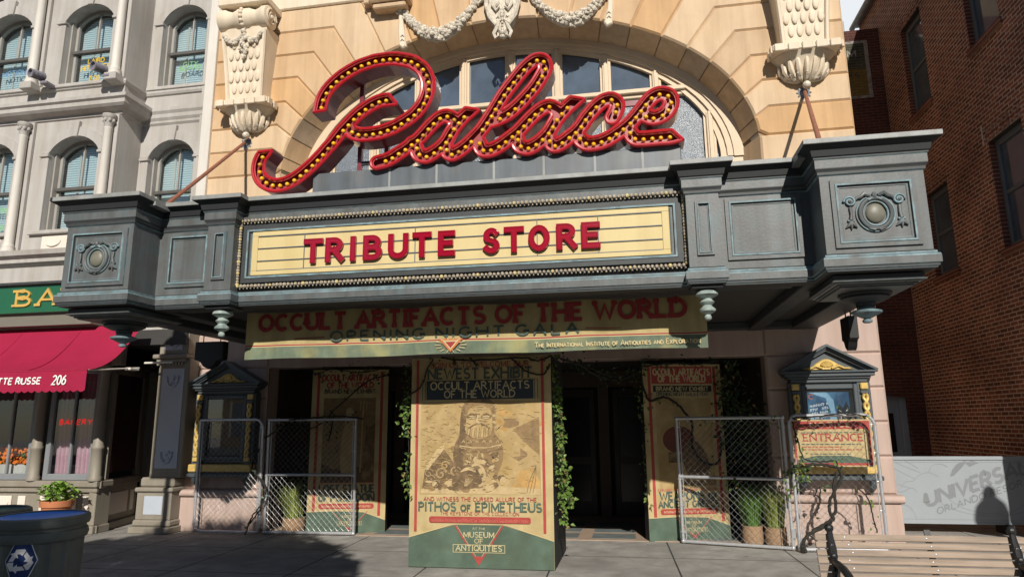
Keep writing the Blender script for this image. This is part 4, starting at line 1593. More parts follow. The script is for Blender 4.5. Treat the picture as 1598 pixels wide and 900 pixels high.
def ban_z(u):                               # bottom edge dips a little, top edge sags between the ties
    return 2.385 + .012 * math.sin(u * 17) * .5, 2.935 - .018 * abs(math.sin(u * math.pi * 4))


NB = 64
for i in range(NB):
    u0, u1 = i / NB, (i + 1) / NB
    for (f0, f1, mt) in ((0, .255, BANG), (.255, .272, INKC), (.272, .300, INKR), (.300, .31, INKC), (.31, 1, BANC)):
        P = []
        for u, f in ((u0, f0), (u1, f0), (u1, f1), (u0, f1)):
            b_, t_ = ban_z(u)
            P.append((bx0 + (bx1 - bx0) * u, BY + .012 * math.sin(u * 40) * (1 - f), b_ + (t_ - b_) * f))
        mb.face(P, mt, True)
        mb.face([(p[0], p[1] + .004, p[2]) for p in P[::-1]], mt, True)
pr = board_print(mb, bx0, bx1, BY - .016, 2.385)
W = bx1 - bx0
pr.text('OCCULT ARTIFACTS OF THE WORLD', W * .497, .335, .165, INKR, W * .925, .27, slab=.17, gap=.28)
pr.text('OPENING NIGHT GALA', W * .475, .185, .105, INKG, W * .54, .21, gap=.38)
pr.line([(W * .12, .225), (W * .19, .235)], .008, INKR)
pr.line([(W * .12, .215), (W * .19, .225)], .005, INKG)
pr.line([(W * .76, .235), (W * .83, .225)], .008, INKR)
pr.text('The International Institute of Antiquities and Exploration', W * .82, .045, .052, INKC, W * .33, .19, gap=.2)
cx = W * .475
pr.poly([(cx - .14, .17), (cx + .14, .17), (cx, .02)], INKO)
pr.poly([(cx - .09, .15), (cx + .09, .15), (cx, .045)], INKC)
pr.poly([(cx - .06, .135), (cx + .06, .135), (cx, .065)], INKR)
rg = random.Random(2)
for k in range(14):
    a = 2 * math.pi * k / 14
    pr.line([(cx + .11 * math.cos(a), .10 + .06 * math.sin(a)), (cx + .18 * math.cos(a), .10 + .085 * math.sin(a))], .008, INKC)
tag(mb.build('banner'), 'long cream and green cloth banner hanging under the marquee front', 'banner')
# ropes that tie it up are hidden behind the marquee edge

# dark lobed lantern boxes hanging from the soffit edge
for (x, y, z, hw, hd, lab) in ((-6.05, 8.9, 2.93, .23, .06, 'black lobed box hanging under the marquee by the bakery pilaster'), (2.58, 8.6, 2.93, .05, .16, 'black lobed box hanging edge-on under the marquee by the brick alley')):
    m = MB()
    prof = [(-1, 0), (-1, -.42), (-.62, -.46), (-.35, -.58), (0, -.64), (.35, -.58), (.62, -.46), (1, -.42), (1, 0)]
    BLK = M('black_paint', (.012, .012, .013), .5)
    if hw > hd:
        m.prism([(x + a * hw, z - .09 + b * .62) for a, b in prof], y - hd, y + hd, BLK, .01)
    else:
        q = [(a * hd, z - .09 + b * .62) for a, b in prof]
        n = len(q)
        for s_ in (-1, 1):
            m.face([(x + s_ * hw, y + a, c) for a, c in (q if s_ < 0 else q[::-1])], BLK)
        for i in range(n):
            a, b = q[i], q[(i + 1) % n]
            m.face([(x - hw, y + a[0], a[1]), (x - hw, y + b[0], b[1]), (x + hw, y + b[0], b[1]), (x + hw, y + a[0], a[1])], BLK)
    for k in (-.6, .6):
        m.tube([(x + k * (hw if hw > hd else 0), y + k * (hd if hd > hw else 0), z - .1), (x + k * (hw if hw > hd else 0), y + k * (hd if hd > hw else 0), z)], .008, BLK, 6)
    tag(m.build('hanging_box', angle=30), lab, 'box', 'boxes hanging under the marquee')

# ================================================================== bakery building (left)
STONEG = M('warm_grey_stone', (.45, .43, .405), .7, var=.06, scale=1.5, bump=.08, c2=(.36, .33, .29), c2amt=.5, streak=0.16)
STONEW = M('off_white_paint', (.66, .63, .58), .6, var=.05, scale=2, bump=.05, streak=0.10)
STONEP = M('pale_panel', (.70, .63, .55), .7, var=.05)
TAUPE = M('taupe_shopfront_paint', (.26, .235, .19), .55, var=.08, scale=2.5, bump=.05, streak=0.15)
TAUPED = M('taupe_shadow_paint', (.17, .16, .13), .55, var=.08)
SLATE = M('slate_grey_paint', (.20, .215, .225), .5, var=.06)
BLUEG = M('pale_blue_grey_panel', (.44, .48, .54), .55, var=.05)
SASH = M('sash_timber_grey', (.10, .095, .088), .5, var=.15)
SASHL = M('sash_timber_light', (.33, .31, .28), .5, var=.1)
GREENF = M('fascia_green', (.018, .115, .055), .35, var=.08, coat=.3)
GOLD = M('gilded_letters', (.80, .50, .13), .35, metal=.35, var=.1)
AWN = M('crimson_canvas', (.31, .006, .042), .75, var=.10, scale=2, bump=.06)
GLASS = glass_mat('clear_glass')
GLASSW = glass_mat('window_glass_clear', (.80, .88, .90), .16, .03)
DOORR = M('red_brown_door', (.085, .028, .02), .45, var=.2)


def blind_mat():
    m = bpy.data.materials.new('slatted_blind')
    m.use_nodes = True
    t = m.node_tree
    b = t.nodes["Principled BSDF"]
    b.inputs['Roughness'].default_value = .6
    tc = t.nodes.new('ShaderNodeTexCoord')
    wv = t.nodes.new('ShaderNodeTexWave')
    wv.bands_direction = 'Z'
    wv.inputs['Scale'].default_value = 7.0
    wv.inputs['Distortion'].default_value = .15
    t.links.new(tc.outputs['Object'], wv.inputs['Vector'])
    rp = t.nodes.new('ShaderNodeValToRGB')
    rp.color_ramp.elements[0].color = (.34, .44, .47, 1)
    rp.color_ramp.elements[1].color = (.78, .85, .86, 1)
    t.links.new(wv.outputs['Fac'], rp.inputs['Fac'])
    t.links.new(rp.outputs[0], b.inputs['Base Color'])
    return m


BLIND = blind_mat()
BK = thing('bakery_building', 'pale grey stone building with arched sash windows and white columns above a bakery shop', 'building', (-9.6, 9.7, 0))
YB, YR = 9.68, 10.20                       # bay front, recessed strip
XBR = -8.68                                # right-hand end of the bay


def seg_arch(cx, hw, zs, zc, n=12):
    """Segmental arch from the left springing over the crown to the right one."""
    r = (hw * hw + (zc - zs) ** 2) / (2 * (zc - zs))
    a = math.asin(hw / r)
    return [(cx + r * math.sin(-a + 2 * a * i / n), zc - r + r * math.cos(-a + 2 * a * i / n)) for i in range(n + 1)]


wins = []
LOW, UPP = (4.98, 6.42, 6.70), (7.72, 9.02, 9.30)
for cx in (-11.27, -9.55):
    wins += [(cx, .50, LOW, YB), (cx, .50, UPP, YB)]
wins += [(-8.02, .46, (4.98, 6.42, 6.72), YR), (-7.98, .46, (7.78, 9.12, 9.42), YR)]


def hole_of(wd):
    cx, hw, (zs, zp, zc), y = wd
    return [(cx - hw, zs)] + seg_arch(cx, hw, zp, zc) + [(cx + hw, zs)]


mb = MB()
fl = lambda y: (lambda x, z: (x, y, z))
mb.tess([[(-13, 3.2), (XBR, 3.2), (XBR, 11), (-13, 11)]] + [hole_of(w_) for w_ in wins if w_[3] == YB], fl(YB), STONEG)
mb.tess([[(XBR, 3.2), (-7.2, 3.2), (-7.2, 11), (XBR, 11)]] + [hole_of(w_) for w_ in wins if w_[3] == YR], fl(YR), STONEG)
mb.face([(XBR, YB, 3.2), (XBR, YR, 3.2), (XBR, YR, 11), (XBR, YB, 11)], STONEG)
for wd in wins:                             # reveals
    h = hole_of(wd)
    y = wd[3]
    for i in range(len(h)):
        a, b = h[i], h[(i + 1) % len(h)]
        mb.face([(a[0], y, a[1]), (b[0], y, b[1]), (b[0], y + .30, b[1]), (a[0], y + .30, a[1])], STONEG, 0 < i < len(h) - 2)
mb.box(-13, -7.2, YB + 1.15, YB + 1.2, 3, 11, DARKIN)
mb.build('wall', BK)


def arch_window(wd):
    cx, hw, (zs, zp, zc), y = wd
    m = MB()                                # raised surround, key block and imposts
    inner = seg_arch(cx, hw, zp, zc)
    outer = seg_arch(cx, hw + .16, zp + .02, zc + .17)
    for i in range(len(inner) - 1):
        a, b, c, d = inner[i], inner[i + 1], outer[i + 1], outer[i]
        m.face([(a[0], y - .03, a[1]), (b[0], y - .03, b[1]), (c[0], y - .03, c[1]), (d[0], y - .03, d[1])], STONEG)
        m.face([(d[0], y - .03, d[1]), (c[0], y - .03, c[1]), (c[0], y, c[1]), (d[0], y, d[1])], STONEG, True)
        m.face([(b[0], y - .03, b[1]), (a[0], y - .03, a[1]), (a[0], y, a[1]), (b[0], y, b[1])], STONEG, True)
    m.prism([(cx - .055, zc - .03), (cx + .055, zc - .03), (cx + .085, zc + .26), (cx - .085, zc + .26)], y - .07, y, STONEG, .01)
    for s_ in (-1, 1):
        x0, x1 = cx + s_ * hw, cx + s_ * (hw + .15)
        m.box(x0 - s_ * .0, x1, y - .028, y, zs, zp - .08, STONEG, .006)
        m.box(x0 - s_ * .012, x1 + s_ * .02, y - .06, y, zp - .08, zp - .03, STONEG, .008)
        m.box(x0 - s_ * .004, x1 + s_ * .01, y - .045, y, zp - .03, zp + .02, STONEG, .008)
    m.box(cx - hw - .2, cx + hw + .2, y - .07, y, zs - .07, zs, STONEG, .01)
    win = m.build('window', BK, angle=40)
    m = MB()                                # sashes
    yf = y + .20
    a_in = seg_arch(cx, hw - .075, zp - .0, zc - .07)
    a_out = seg_arch(cx, hw, zp, zc)
    for i in range(len(a_in) - 1):
        m.face([(a_in[i][0], yf, a_in[i][1]), (a_in[i + 1][0], yf, a_in[i + 1][1]), (a_out[i + 1][0], yf, a_out[i + 1][1]), (a_out[i][0], yf, a_out[i][1])], SASHL)
        m.face([(a_in[i][0], yf, a_in[i][1]), (a_in[i + 1][0], yf, a_in[i + 1][1]), (a_in[i + 1][0], yf + .06, a_in[i + 1][1]), (a_in[i][0], yf + .06, a_in[i][1])], SASHL)
    for s_ in (-1, 1):
        m.box(cx + s_ * hw, cx + s_ * (hw - .075), yf, yf + .06, zs, zp + .02, SASHL, .006)
        m.box(cx + s_ * (hw + .0), cx + s_ * (hw - .03), yf - .10, yf, zs, zp + .08, SASHL, .006)
    zm = zs + (zc - zs) * .47
    m.box(cx - hw + .04, cx + hw - .04, yf - .05, yf + .04, zm - .035, zm + .03, SASH, .008)
    m.box(cx - hw + .07, cx + hw - .07, yf, yf + .05, zs, zs + .06, SASHL, .006)
    m.box(cx - .014, cx + .014, yf + .005, yf + .04, zm + .03, zc - .06, SASHL)
    m.build('sash', win)
    m = MB()
    gp = [(cx - hw + .06, zs + .03)] + seg_arch(cx, hw - .06, zp - .02, zc - .06) + [(cx + hw - .06, zs + .03)]
    m.tess([gp], lambda x, z: (x, yf + .03, z), GLASSW)
    m.build('pane', win)
    m = MB()
    m.tess([gp], lambda x, z: (x, yf + .14, z), BLIND)
    for x in (cx - .17, cx + .2):
        m.box(x - .018, x + .018, yf + .125, yf + .135, zs, zp + .1, STONEW)
    m.build('blind', win)
    return win, yf


W_ = [arch_window(w_) for w_ in wins]


def gilt(win, cx, y, lines, col):
    m = MB()
    pr = board_print(m, cx - .5, cx + .5, y + .024, 0)
    for (s, z, h, wd, arcr) in lines:
        if arcr:
            pr.text(s, .5, 0, h, col, wd, .2, gap=.2, path=lambda x, yy: (x, z + yy + arcr - (x - .5) ** 2 * arcr * 9))
        else:
            pr.text(s, .5, z, h, col, wd, .2, slab=.1, gap=.2)
    m.build('window_lettering', win)


YEL = M('yellow_sign_paint', (.68, .44, .03), .5)
GRN = M('green_sign_paint', (.22, .45, .20), .5)
RDP = M('red_sign_paint', (.50, .06, .06), .5)
BLP = M('blue_sign_paint', (.12, .25, .40), .5)
# windows in order: (far bay low, far bay up, bay low, bay up, strip low, strip up)
gilt(W_[3][0], -9.55, W_[3][1], [('LAIRD', 8.24, .085, .34, .02), ('HITCHINGS', 8.10, .10, .60, .02), ('& CO', 7.90, .09, .20, 0)], YEL)
gilt(W_[5][0], -7.98, W_[5][1], [('CITY', 8.30, .07, .30, .02), ('BOARD', 8.18, .09, .46, .05)], GRN)
gilt(W_[2][0], -9.55, W_[2][1], [('ROBERT BAKER', 5.55, .10, .62, .02)], RDP)
gilt(W_[0][0], -11.27, W_[0][1], [('BATTERY', 5.45, .09, .5, 0), ('OFFICERS', 5.12, .09, .6, 0)], GRN)
gilt(W_[1][0], -11.27, W_[1][1], [('NOTIONS', 8.15, .10, .6, .03)], BLP)

# string courses, ledges


def course(prof, x0, x1, yb, ret=None):
    mb = MB()
    """Moulding along X at the wall yb; with ret it turns the bay's corner and runs back."""
    plan = [(x0, yb), (x1, yb)] + ([(x1, ret)] if ret else [])
    sweep(mb, plan, [(o, z, STONEG) for o, z in prof])
    mb.build('string_course', BK)


BIG = [(0, 7.02), (.03, 7.04), (.03, 7.09), (.16, 7.13), (.20, 7.17), (.20, 7.24), (.24, 7.27), (.24, 7.33), (.0, 7.36)]
SIL = [(0, 7.60), (.03, 7.62), (.05, 7.66), (.05, 7.70), (.0, 7.715)]
course(BIG, -13, XBR + .0, YB, YR)
course(SIL, -13, XBR + .0, YB, YR)
course([(0, 7.02), (.03, 7.06), (.03, 7.1), (.06, 7.15), (.06, 7.22), (.09, 7.27), (.09, 7.33), (0, 7.35)], XBR, -7.38, YR)
course(SIL, XBR, -7.38, YR)
course([(0, 3.95), (.06, 3.98), (.06, 4.30), (.16, 4.36), (.16, 4.42), (.24, 4.47), (.26, 4.55), (.0, 4.58)], -13, XBR + .06, YB - .1, YR)
# corner strip against the theatre
mb = MB()
mb.box(-7.42, -7.235, 10.10, 10.3, 3.2, 11, STONEW, .012)
mb.box(-7.50, -7.42, 10.15, 10.3, 3.2, 11, STONEG, .008)
mb.build('corner_strip', BK)
# engaged columns and the flat strips behind them
for cx in (-12.24, -10.52, -8.80):
    m = MB()
    for (z0, z1) in ((4.60, 6.97), (7.74, 10.6)):
        m.box(cx - .17, cx + .118, YB - .06, YB, z0 - .03, z1 + .05, STONEG, .008)
        y = YB - .13
        m.lathe([(.105, z0), (.105, z0 + .06), (.085, z0 + .07), (.095, z0 + .10), (.08, z0 + .13), (.075, z0 + .16), (.066, z1 - .26), (.072, z1 - .25), (.072, z1 - .235)], (cx, y, 0), STONEW, 18)
        m.lathe([(.066, z1 - .235), (.075, z1 - .16), (.085, z1 - .14), (.075, z1 - .12), (.10, z1 - .07), (.115, z1 - .05), (.115, z1)], (cx, y, 0), STONEG, 18)
        for k in range(8):
            a = 2 * math.pi * k / 8
            m.ball((cx + .088 * math.cos(a), y + .088 * math.sin(a), z1 - .11), .024, STONEG, 6, 5, (1, 1, 1.5))
        m.box(cx - .12, cx + .12, y - .12, YB, z0 - .14, z0, STONEG, .012)
    m.build('column', BK, angle=45)
# pale panels with swags under the lower windows
for cx in (-11.27, -9.55):
    m = MB()
    m.box(cx - .44, cx + .44, YB - .012, YB, 4.60, 4.88, STONEP, .006)
    for s_ in (-.2, .2):
        m.tube([(cx + s_ + .15 * math.cos(t), YB - .02, 4.80 - .10 * math.sin(t)) for t in np.linspace(0, math.pi, 10)], [.006, .012, .018, .02, .022, .022, .02, .018, .012, .006], STONEP, 6)
    m.build('swag_panel', BK)

# ------------------------------------------------------------------ shop front
YS = 9.72
m = MB()
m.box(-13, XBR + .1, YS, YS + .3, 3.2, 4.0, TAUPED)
m.box(-13, -8.2, YS - .02, YS + .1, 2.62, 3.25, TAUPE, .01)
m.box(-13, -7.2, 11.2, 11.3, 0, 4, DARKIN)
m.box(-13, -8.35, 9.98, 12, 2.6, 2.65, SOFFIT)
m.box(-8.5, -7.15, YS + .1, 11.2, 2.95, 3.2, SOFFIT)
m.box(-13, -10.9, 9.76, 11.2, 0.0, .05, DARKIN)
m.build('shop_frame', BK)
m = MB()                                    # panelled stall riser, stepping back into the doorway
m.box(-13, -8.42, YS + .02, YS + .3, .0, .74, TAUPE)
m.box(-13, -8.38, YS - .06, YS + .3, .0, .12, TAUPE, .012)
m.box(-13, -8.38, YS - .07, YS + .3, .70, .80, TAUPE, .015)
m.box(-13, -8.40, YS - .03, YS + .02, .62, .70, TAUPE, .01)
for (x0, x1) in ((-10.6, -9.98), (-9.86, -9.72), (-9.45, -8.78), (-8.66, -8.5)):
    m.box(x0, x1, YS + .0, YS + .02, .24, .56, STONEP, .006)
    if x1 - x0 > .3:
        for s_ in range(2):
            c = x0 + (x1 - x0) * (.27 + .46 * s_)
            m.tube([(c + .12 * math.cos(t), YS - .004, .47 - .09 * math.sin(t)) for t in np.linspace(0, math.pi, 9)], [.004, .01, .014, .016, .017, .016, .014, .01, .004], STONEP, 6)
dv = Vector((-.30, 1.25, 0)).normalized()
nv = Vector((dv.y, -dv.x, 0))
for (z0, z1, o, mt) in ((0, .12, .05, TAUPE), (.12, .68, 0, TAUPE), (.68, .80, .05, TAUPE)):
    c = Vector((-8.42, YS + .02, (z0 + z1) / 2)) + dv * .64 + nv * (o / 2 - .06)
    m.obox(c, dv, nv, Vector((0, 0, 1)), .66, .06 + o / 2, (z1 - z0) / 2, mt, .01)
for (s0, s1) in ((.10, .22), (.32, .95), (1.04, 1.16)):
    c = Vector((-8.42, YS + .02, .40)) + dv * ((s0 + s1) / 2) + nv * .006
    m.obox(c, dv, nv, Vector((0, 0, 1)), (s1 - s0) / 2, .012, .17, STONEP, .004)
m.build('stall_riser', BK)
for k, (x0, x1) in enumerate(((-10.9, -9.72), (-9.48, -8.56))):
    m = MB()
    for (a, b, c, d) in ((x0, x0 + .09, .80, 2.62), (x1 - .09, x1, .80, 2.62), (x0 + .09, x1 - .09, .80, .90), (x0 + .09, x1 - .09, 2.5, 2.62)):
        m.box(a, b, YS + .02, YS + .1, c, d, SLATE, .012)
    xm = (x0 + x1) / 2 + (.12 if k == 0 else 0)
    m.box(xm - .02, xm + .02, YS + .03, YS + .08, .9, 2.5, SLATE, .006)
    w_ = m.build('shop_window', BK)
    m = MB()
    m.face([(x0 + .085, YS + .06, .88), (x1 - .085, YS + .06, .88), (x1 - .085, YS + .06, 2.52), (x0 + .085, YS + .06, 2.52)], GLASS)
    m.build('pane', w_)
for cx in (-9.60, -8.47):                    # slim shopfront columns
    m = MB()
    m.lathe([(.10, .80), (.10, .86), (.085, .88), (.085, 1.28), (.095, 1.29), (.095, 1.33), (.08, 1.35), (.065, 2.5), (.08, 2.55), (.09, 2.62)], (cx, YS - .01, 0), TAUPE, 18)
    m.build('shopfront_column', BK, angle=45)
m = MB()                                     # recessed doorway: side glazing and the red brown door
c0 = Vector((-8.42, YS + .05, 1.7)) + dv * .64
m.obox(c0 + dv * -.52 + nv * 0, dv, nv, Vector((0, 0, 1)), .05, .04, .9, TAUPE, .006)
m.obox(c0 + dv * .52, dv, nv, Vector((0, 0, 1)), .08, .04, .9, TAUPE, .006)
m.obox(c0 + Vector((0, 0, .85)), dv, nv, Vector((0, 0, 1)), .6, .04, .06, TAUPE)
m.obox(c0, dv, nv, Vector((0, 0, 1)), .47, .004, .8, M('red_brown_glass', (.05, .02, .02), .15))
m.build('side_light', BK)
m = MB()
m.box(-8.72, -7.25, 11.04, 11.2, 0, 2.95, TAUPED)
m.box(-8.35, -7.42, 10.98, 11.04, .02, 2.3, DOORR, .01)
for (a, b) in ((.2, .95), (1.1, 2.15)):
    m.box(-8.2, -7.57, 10.965, 10.98, a, b, DOORR, .012)
d_ = m.build('door', BK)
m = MB()
m.tube([(-7.52, 10.95, 1.0), (-7.52, 10.90, 1.05), (-7.52, 10.90, 1.25), (-7.52, 10.95, 1.3)], .014, GOLD, 7)
m.build('handle', d_)

# big iron pilaster beside the theatre
m = MB()
px = -7.38
m.box(px - .50, px + .22, 9.80, 10.25, 0, .10, TAUPE, .012)
m.box(px - .47, px + .19, 9.84, 10.25, .10, .20, TAUPE, .025)
m.box(px - .44, px + .17, 9.87, 10.25, .20, .62, TAUPE, .01)
m.box(px - .47, px + .20, 9.83, 10.25, .62, .69, TAUPE, .02)
m.box(px - .42, px + .18, 9.88, 10.25, .69, .84, TAUPE, .03)
m.box(px - .28, px + .28, 9.90, 10.25, .84, 2.72, TAUPE, .012)
m.box(px - .36, px + .26, 9.82, 10.25, 2.72, 2.79, TAUPE, .015)
m.box(px - .31, px + .23, 9.86, 10.25, 2.66, 2.72, TAUPE, .01)
for k in range(9):
    m.box(px - .28 + k * .055, px - .25 + k * .055, 9.845, 9.87, 2.61, 2.66, TAUPE)
m.box(px - .28, px + .24, 9.88, 10.25, 2.79, 3.5, TAUPE, .012)
m.build('iron_pilaster', BK)
m = MB()
m.box(px - .20, px + .20, 9.892, 9.90, .98, 2.56, BLUEG, .003)
m.box(px - .19, px + .14, 9.872, 9.88, 2.86, 3.3, BLUEG, .003)
m.box(px - .30, px + .03, 9.862, 9.87, .28, .56, BLUEG, .003)
for (cz, cx) in ((2.36, px), (1.16, px), (3.0, px - .02)):
    rg = random.Random(int(cz * 100))
    for t in range(16):
        a = math.pi * t / 15
        m.ball((cx + .10 * math.cos(a), 9.885 if cz < 2.8 else 9.865, cz + .06 - .16 * math.sin(a)), .022, BLUEG, 6, 4)
    for t in range(8):
        m.ball((cx + rg.uniform(-.06, .06), 9.885 if cz < 2.8 else 9.865, cz + rg.uniform(-.06, .1)), .02, BLUEG, 6, 4)
m.build('pilaster_panel', BK)

# fascia with carved letters
SGN = thing('bakery_fascia', 'green fascia board with raised gold letters above the crimson awning', 'shop sign', (-10.2, 9.35, 3.45))
m = MB()
m.box(-13, -8.55, 9.30, 9.72, 3.50, 3.93, GREENF)
m.box(-13, -8.50, 9.24, 9.72, 3.93, 3.98, BRONZED, .01)
m.box(-13, -8.50, 9.26, 9.72, 3.46, 3.50, GREENF, .01)
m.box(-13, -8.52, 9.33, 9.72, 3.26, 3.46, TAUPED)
m.build('board', SGN)
for ch, x, wv in (('B', -9.92, .26), ('A', -9.51, .34), ('K', -9.04, .30)):
    st, wd = text_strokes(ch, slab=.14)
    m = MB()
    for i, (pl, cl) in enumerate(st):
        a, b = strip2d([(p[0] * wv / wd, p[1] * .24) for p in pl], .021 if i % 2 == 0 else .017, cl)
        n = len(pl)
        y = 9.275 - i * .0006
        for k in range(n if cl else n - 1):
            j = (k + 1) % n
            q = [(x + p.x, p.y + 3.595) for p in (b[k], b[j], a[j], a[k])]
            m.face([(p[0], y, p[1]) for p in q], GOLD)
            m.face([(q[0][0], 9.30, q[0][1]), (q[1][0], 9.30, q[1][1]), (q[1][0], y, q[1][1]), (q[0][0], y, q[0][1])], GOLD)
            m.face([(q[2][0], 9.30, q[2][1]), (q[3][0], 9.30, q[3][1]), (q[3][0], y, q[3][1]), (q[2][0], y, q[2][1])], GOLD)
    m.build('letter', SGN)

# awning
AW = thing('awning', 'crimson canvas awning with scalloped valance over the bakery window', 'awning', (-9.6, 9.2, 2.1))
m = MB()
x0, x1 = -13, -7.72
pr_ = []
for i in range(13):
    t = i / 12
    pr_.append((9.52 - 1.02 * t, 3.24 - .80 * t - .16 * math.sin(math.pi * t)))
cols = 40
for i in range(12):
    for k in range(cols):
        xa, xb = x0 + (x1 - x0) * k / cols, x0 + (x1 - x0) * (k + 1) / cols
        wob = lambda x, t: .012 * math.sin(x * 5.1) * math.sin(math.pi * t)
        m.face([(xa, pr_[i][0], pr_[i][1] + wob(xa, i / 12)), (xa, pr_[i + 1][0], pr_[i + 1][1] + wob(xa, (i + 1) / 12)),
                (xb, pr_[i + 1][0], pr_[i + 1][1] + wob(xb, (i + 1) / 12)), (xb, pr_[i][0], pr_[i][1] + wob(xb, i / 12))], AWN, True)
m.build('canopy', AW)
for xs in (-12.1, -11.0, -9.9, -8.8):
    m = MB()
    m.tube([(xs, y_, z_ + .004) for y_, z_ in pr_], .006, AWN, 5)
    m.build('seam', AW)
m = MB()
yv, zt = pr_[-1][0] - .012, pr_[-1][1] + .005
sc = .115
n = int((x1 - x0) / sc)
for k in range(n):
    xa = x0 + (x1 - x0) * k / n
    xb = x0 + (x1 - x0) * (k + 1) / n
    for j in range(5):
        u0, u1 = j / 5, (j + 1) / 5
        bz = lambda u: zt - .285 - .028 * math.sin(math.pi * u)
        xx0, xx1 = xa + (xb - xa) * u0, xa + (xb - xa) * u1
        yo = lambda x: yv + .008 * math.sin(x * 9)
        m.face([(xx0, yo(xx0), bz(u0)), (xx1, yo(xx1), bz(u1)), (xx1, yv, zt), (xx0, yv, zt)], AWN, True)
m.tube([(x0, yv + .006, zt), (x1, yv + .006, zt)], .012, AWN, 6)
pr = board_print(m, -10, -7.72, yv - .012, zt - .30)
INKW = M('ink_white', (.80, .78, .76), .7)
pr.text('CHARLOTTE RUSSE', .88, .115, .088, INKW, 1.30, .22, shear=.12)
pr.text('206', 1.84, .10, .125, INKW, .22, .16, slab=.08, shear=.18)
m.build('valance', AW)
m = MB()
m.tube([(x1 - .02, 9.55, 2.55), (x1 - .02, 8.52, 2.44)], .012, STONEW, 7)
m.tube([(x1 - .02, 8.52, 2.44), (x0, 8.52, 2.44)], .012, STONEW, 7)
m.box(x1 - .08, x1 + .03, 9.3, 9.5, 2.50, 2.54, STONEW, .008)
m.box(x1, x1 + .5, 9.62, 9.65, 2.62, 2.65, STONEW, .006)
m.build('frame', AW)

# things in and under the bakery windows
m = MB()
pr = board_print(m, -9.36, -8.66, 9.78, 1.68)
REDN = M('red_neon_letters', (.75, .03, .03), .5, emit=((1, .03, .02), .55))
pr.text('BAKERY', .36, 0, .075, REDN, .60, .22, gap=.35, shear=.1)
tag(m.build('neon_sign'), 'small glowing red BAKERY lettering inside the curtained shop window', 'neon sign')
CURT = M('pink_lace_curtain', (.62, .40, .45), .9, var=.15, scale=30)
for (x0, x1, lab) in ((-9.38, -9.06, 'pink lace curtain in the left half of the bakery window'), (-9.0, -8.66, 'pink lace curtain in the right half of the bakery window')):
    m = MB()
    n = 48
    f = lambda u: .016 * math.sin(u * 50) + .01 * math.sin(u * 23)
    for i in range(n):
        u0, u1 = i / n, (i + 1) / n
        P = lambda u, z: (x0 + (x1 - x0) * u + (.02 * math.sin(z * 2)), 9.86 + f(u), z)
        for (za, zb) in ((.86, 1.4), (1.4, 2.0), (2.0, 2.55)):
            m.face([P(u0, za), P(u1, za), P(u1, zb), P(u0, zb)], CURT, True)
    tag(m.build('curtain'), lab, 'curtain', 'curtains in the bakery window')
m = MB()
m.box(-9.35, -8.6, 9.95, 9.98, .8, 2.6, DARKIN)
m.build('window_back', BK)
FB = thing('flower_box', 'white planter of orange flowers behind the bakery window glass', 'flower box', (-10.25, 9.98, .9))
m = MB()
m.box(-10.75, -9.82, 9.9, 10.1, .88, 1.04, STONEW, .01)
m.build('planter', FB)
m = MB()
FLO = M('orange_petals', (.85, .20, .012), .7, var=.2, scale=30)
FLG = M('flower_leaf', (.10, .17, .03), .6, var=.3)
rg = random.Random(8)
for k in range(330):
    x, y, z = rg.uniform(-10.76, -9.80), rg.uniform(9.86, 10.12), rg.uniform(1.05, 1.30)
    r_ = rg.uniform(.022, .042)
    nrm = Vector((rg.uniform(-.6, .6), -1, rg.uniform(-.2, 1))).normalized()
    a = nrm.cross(Vector((0, 0, 1))).normalized()
    b = a.cross(nrm)
    mt = FLO if rg.random() < .78 else FLG
    q = [Vector((x, y, z)) + a * r_ * math.cos(t) * rg.uniform(.7, 1.1) + b * r_ * math.sin(t) * rg.uniform(.7, 1.1) for t in np.linspace(0, 2 * math.pi, 7)[:-1]]
    m.face(q, mt)
m.build('flowers', FB)
tag_b = MB()
tag_b.box(-10.32, -9.93, 9.83, 9.84, 2.02, 2.34, M('dim_pink_card', (.32, .12, .12), .7))
tag(tag_b.build('window_card'), 'dull pink card hung high in the left bakery window', 'card')

TERR = M('terracotta', (.46, .17, .075), .8, var=.12, scale=6, bump=.1)
LEAFY = M('light_green_leaf', (.20, .34, .055), .55, var=.35, scale=9)
SOIL = M('soil', (.05, .035, .025), .95)
PT = thing('potted_plant', 'terracotta pot with light green leafy plant on the pavement under the bakery window', 'potted plant', (-8.72, 9.3, 0))
m = MB()
m.lathe([(.14, 0), (.165, .02), (.20, .46), (.225, .46), (.23, .55), (.205, .55), (.19, .51)], (-8.72, 9.3, 0), TERR, 24, cap=False)
m.lathe([(.0, .515), (.195, .515)], (-8.72, 9.3, 0), SOIL, 24)
m.build('pot', PT, angle=40)
m = MB()
rg = random.Random(15)


def leaf(mbx, p, d, up_, L, Wd, mat, fold=.3):
    d = d.normalized()
    s = d.cross(up_)
    if s.length < 1e-3: s = d.cross(Vector((1, .2, 0)))
    s.normalize()
    n = s.cross(d)
    a, b, c = p, p + d * L * .5 - n * 0, p + d * L - n * L * .2
    e1, e2 = p + d * L * .45 + s * Wd / 2 + n * Wd * fold, p + d * L * .45 - s * Wd / 2 + n * Wd * fold
    f1, f2 = p + d * L * .12 + s * Wd * .3 + n * Wd * fold * .5, p + d * L * .12 - s * Wd * .3 + n * Wd * fold * .5
    mbx.face([a, f1, e1, b], mat)
    mbx.face([b, e1, c], mat)
    mbx.face([a, b, e2, f2], mat)
    mbx.face([b, c, e2], mat)


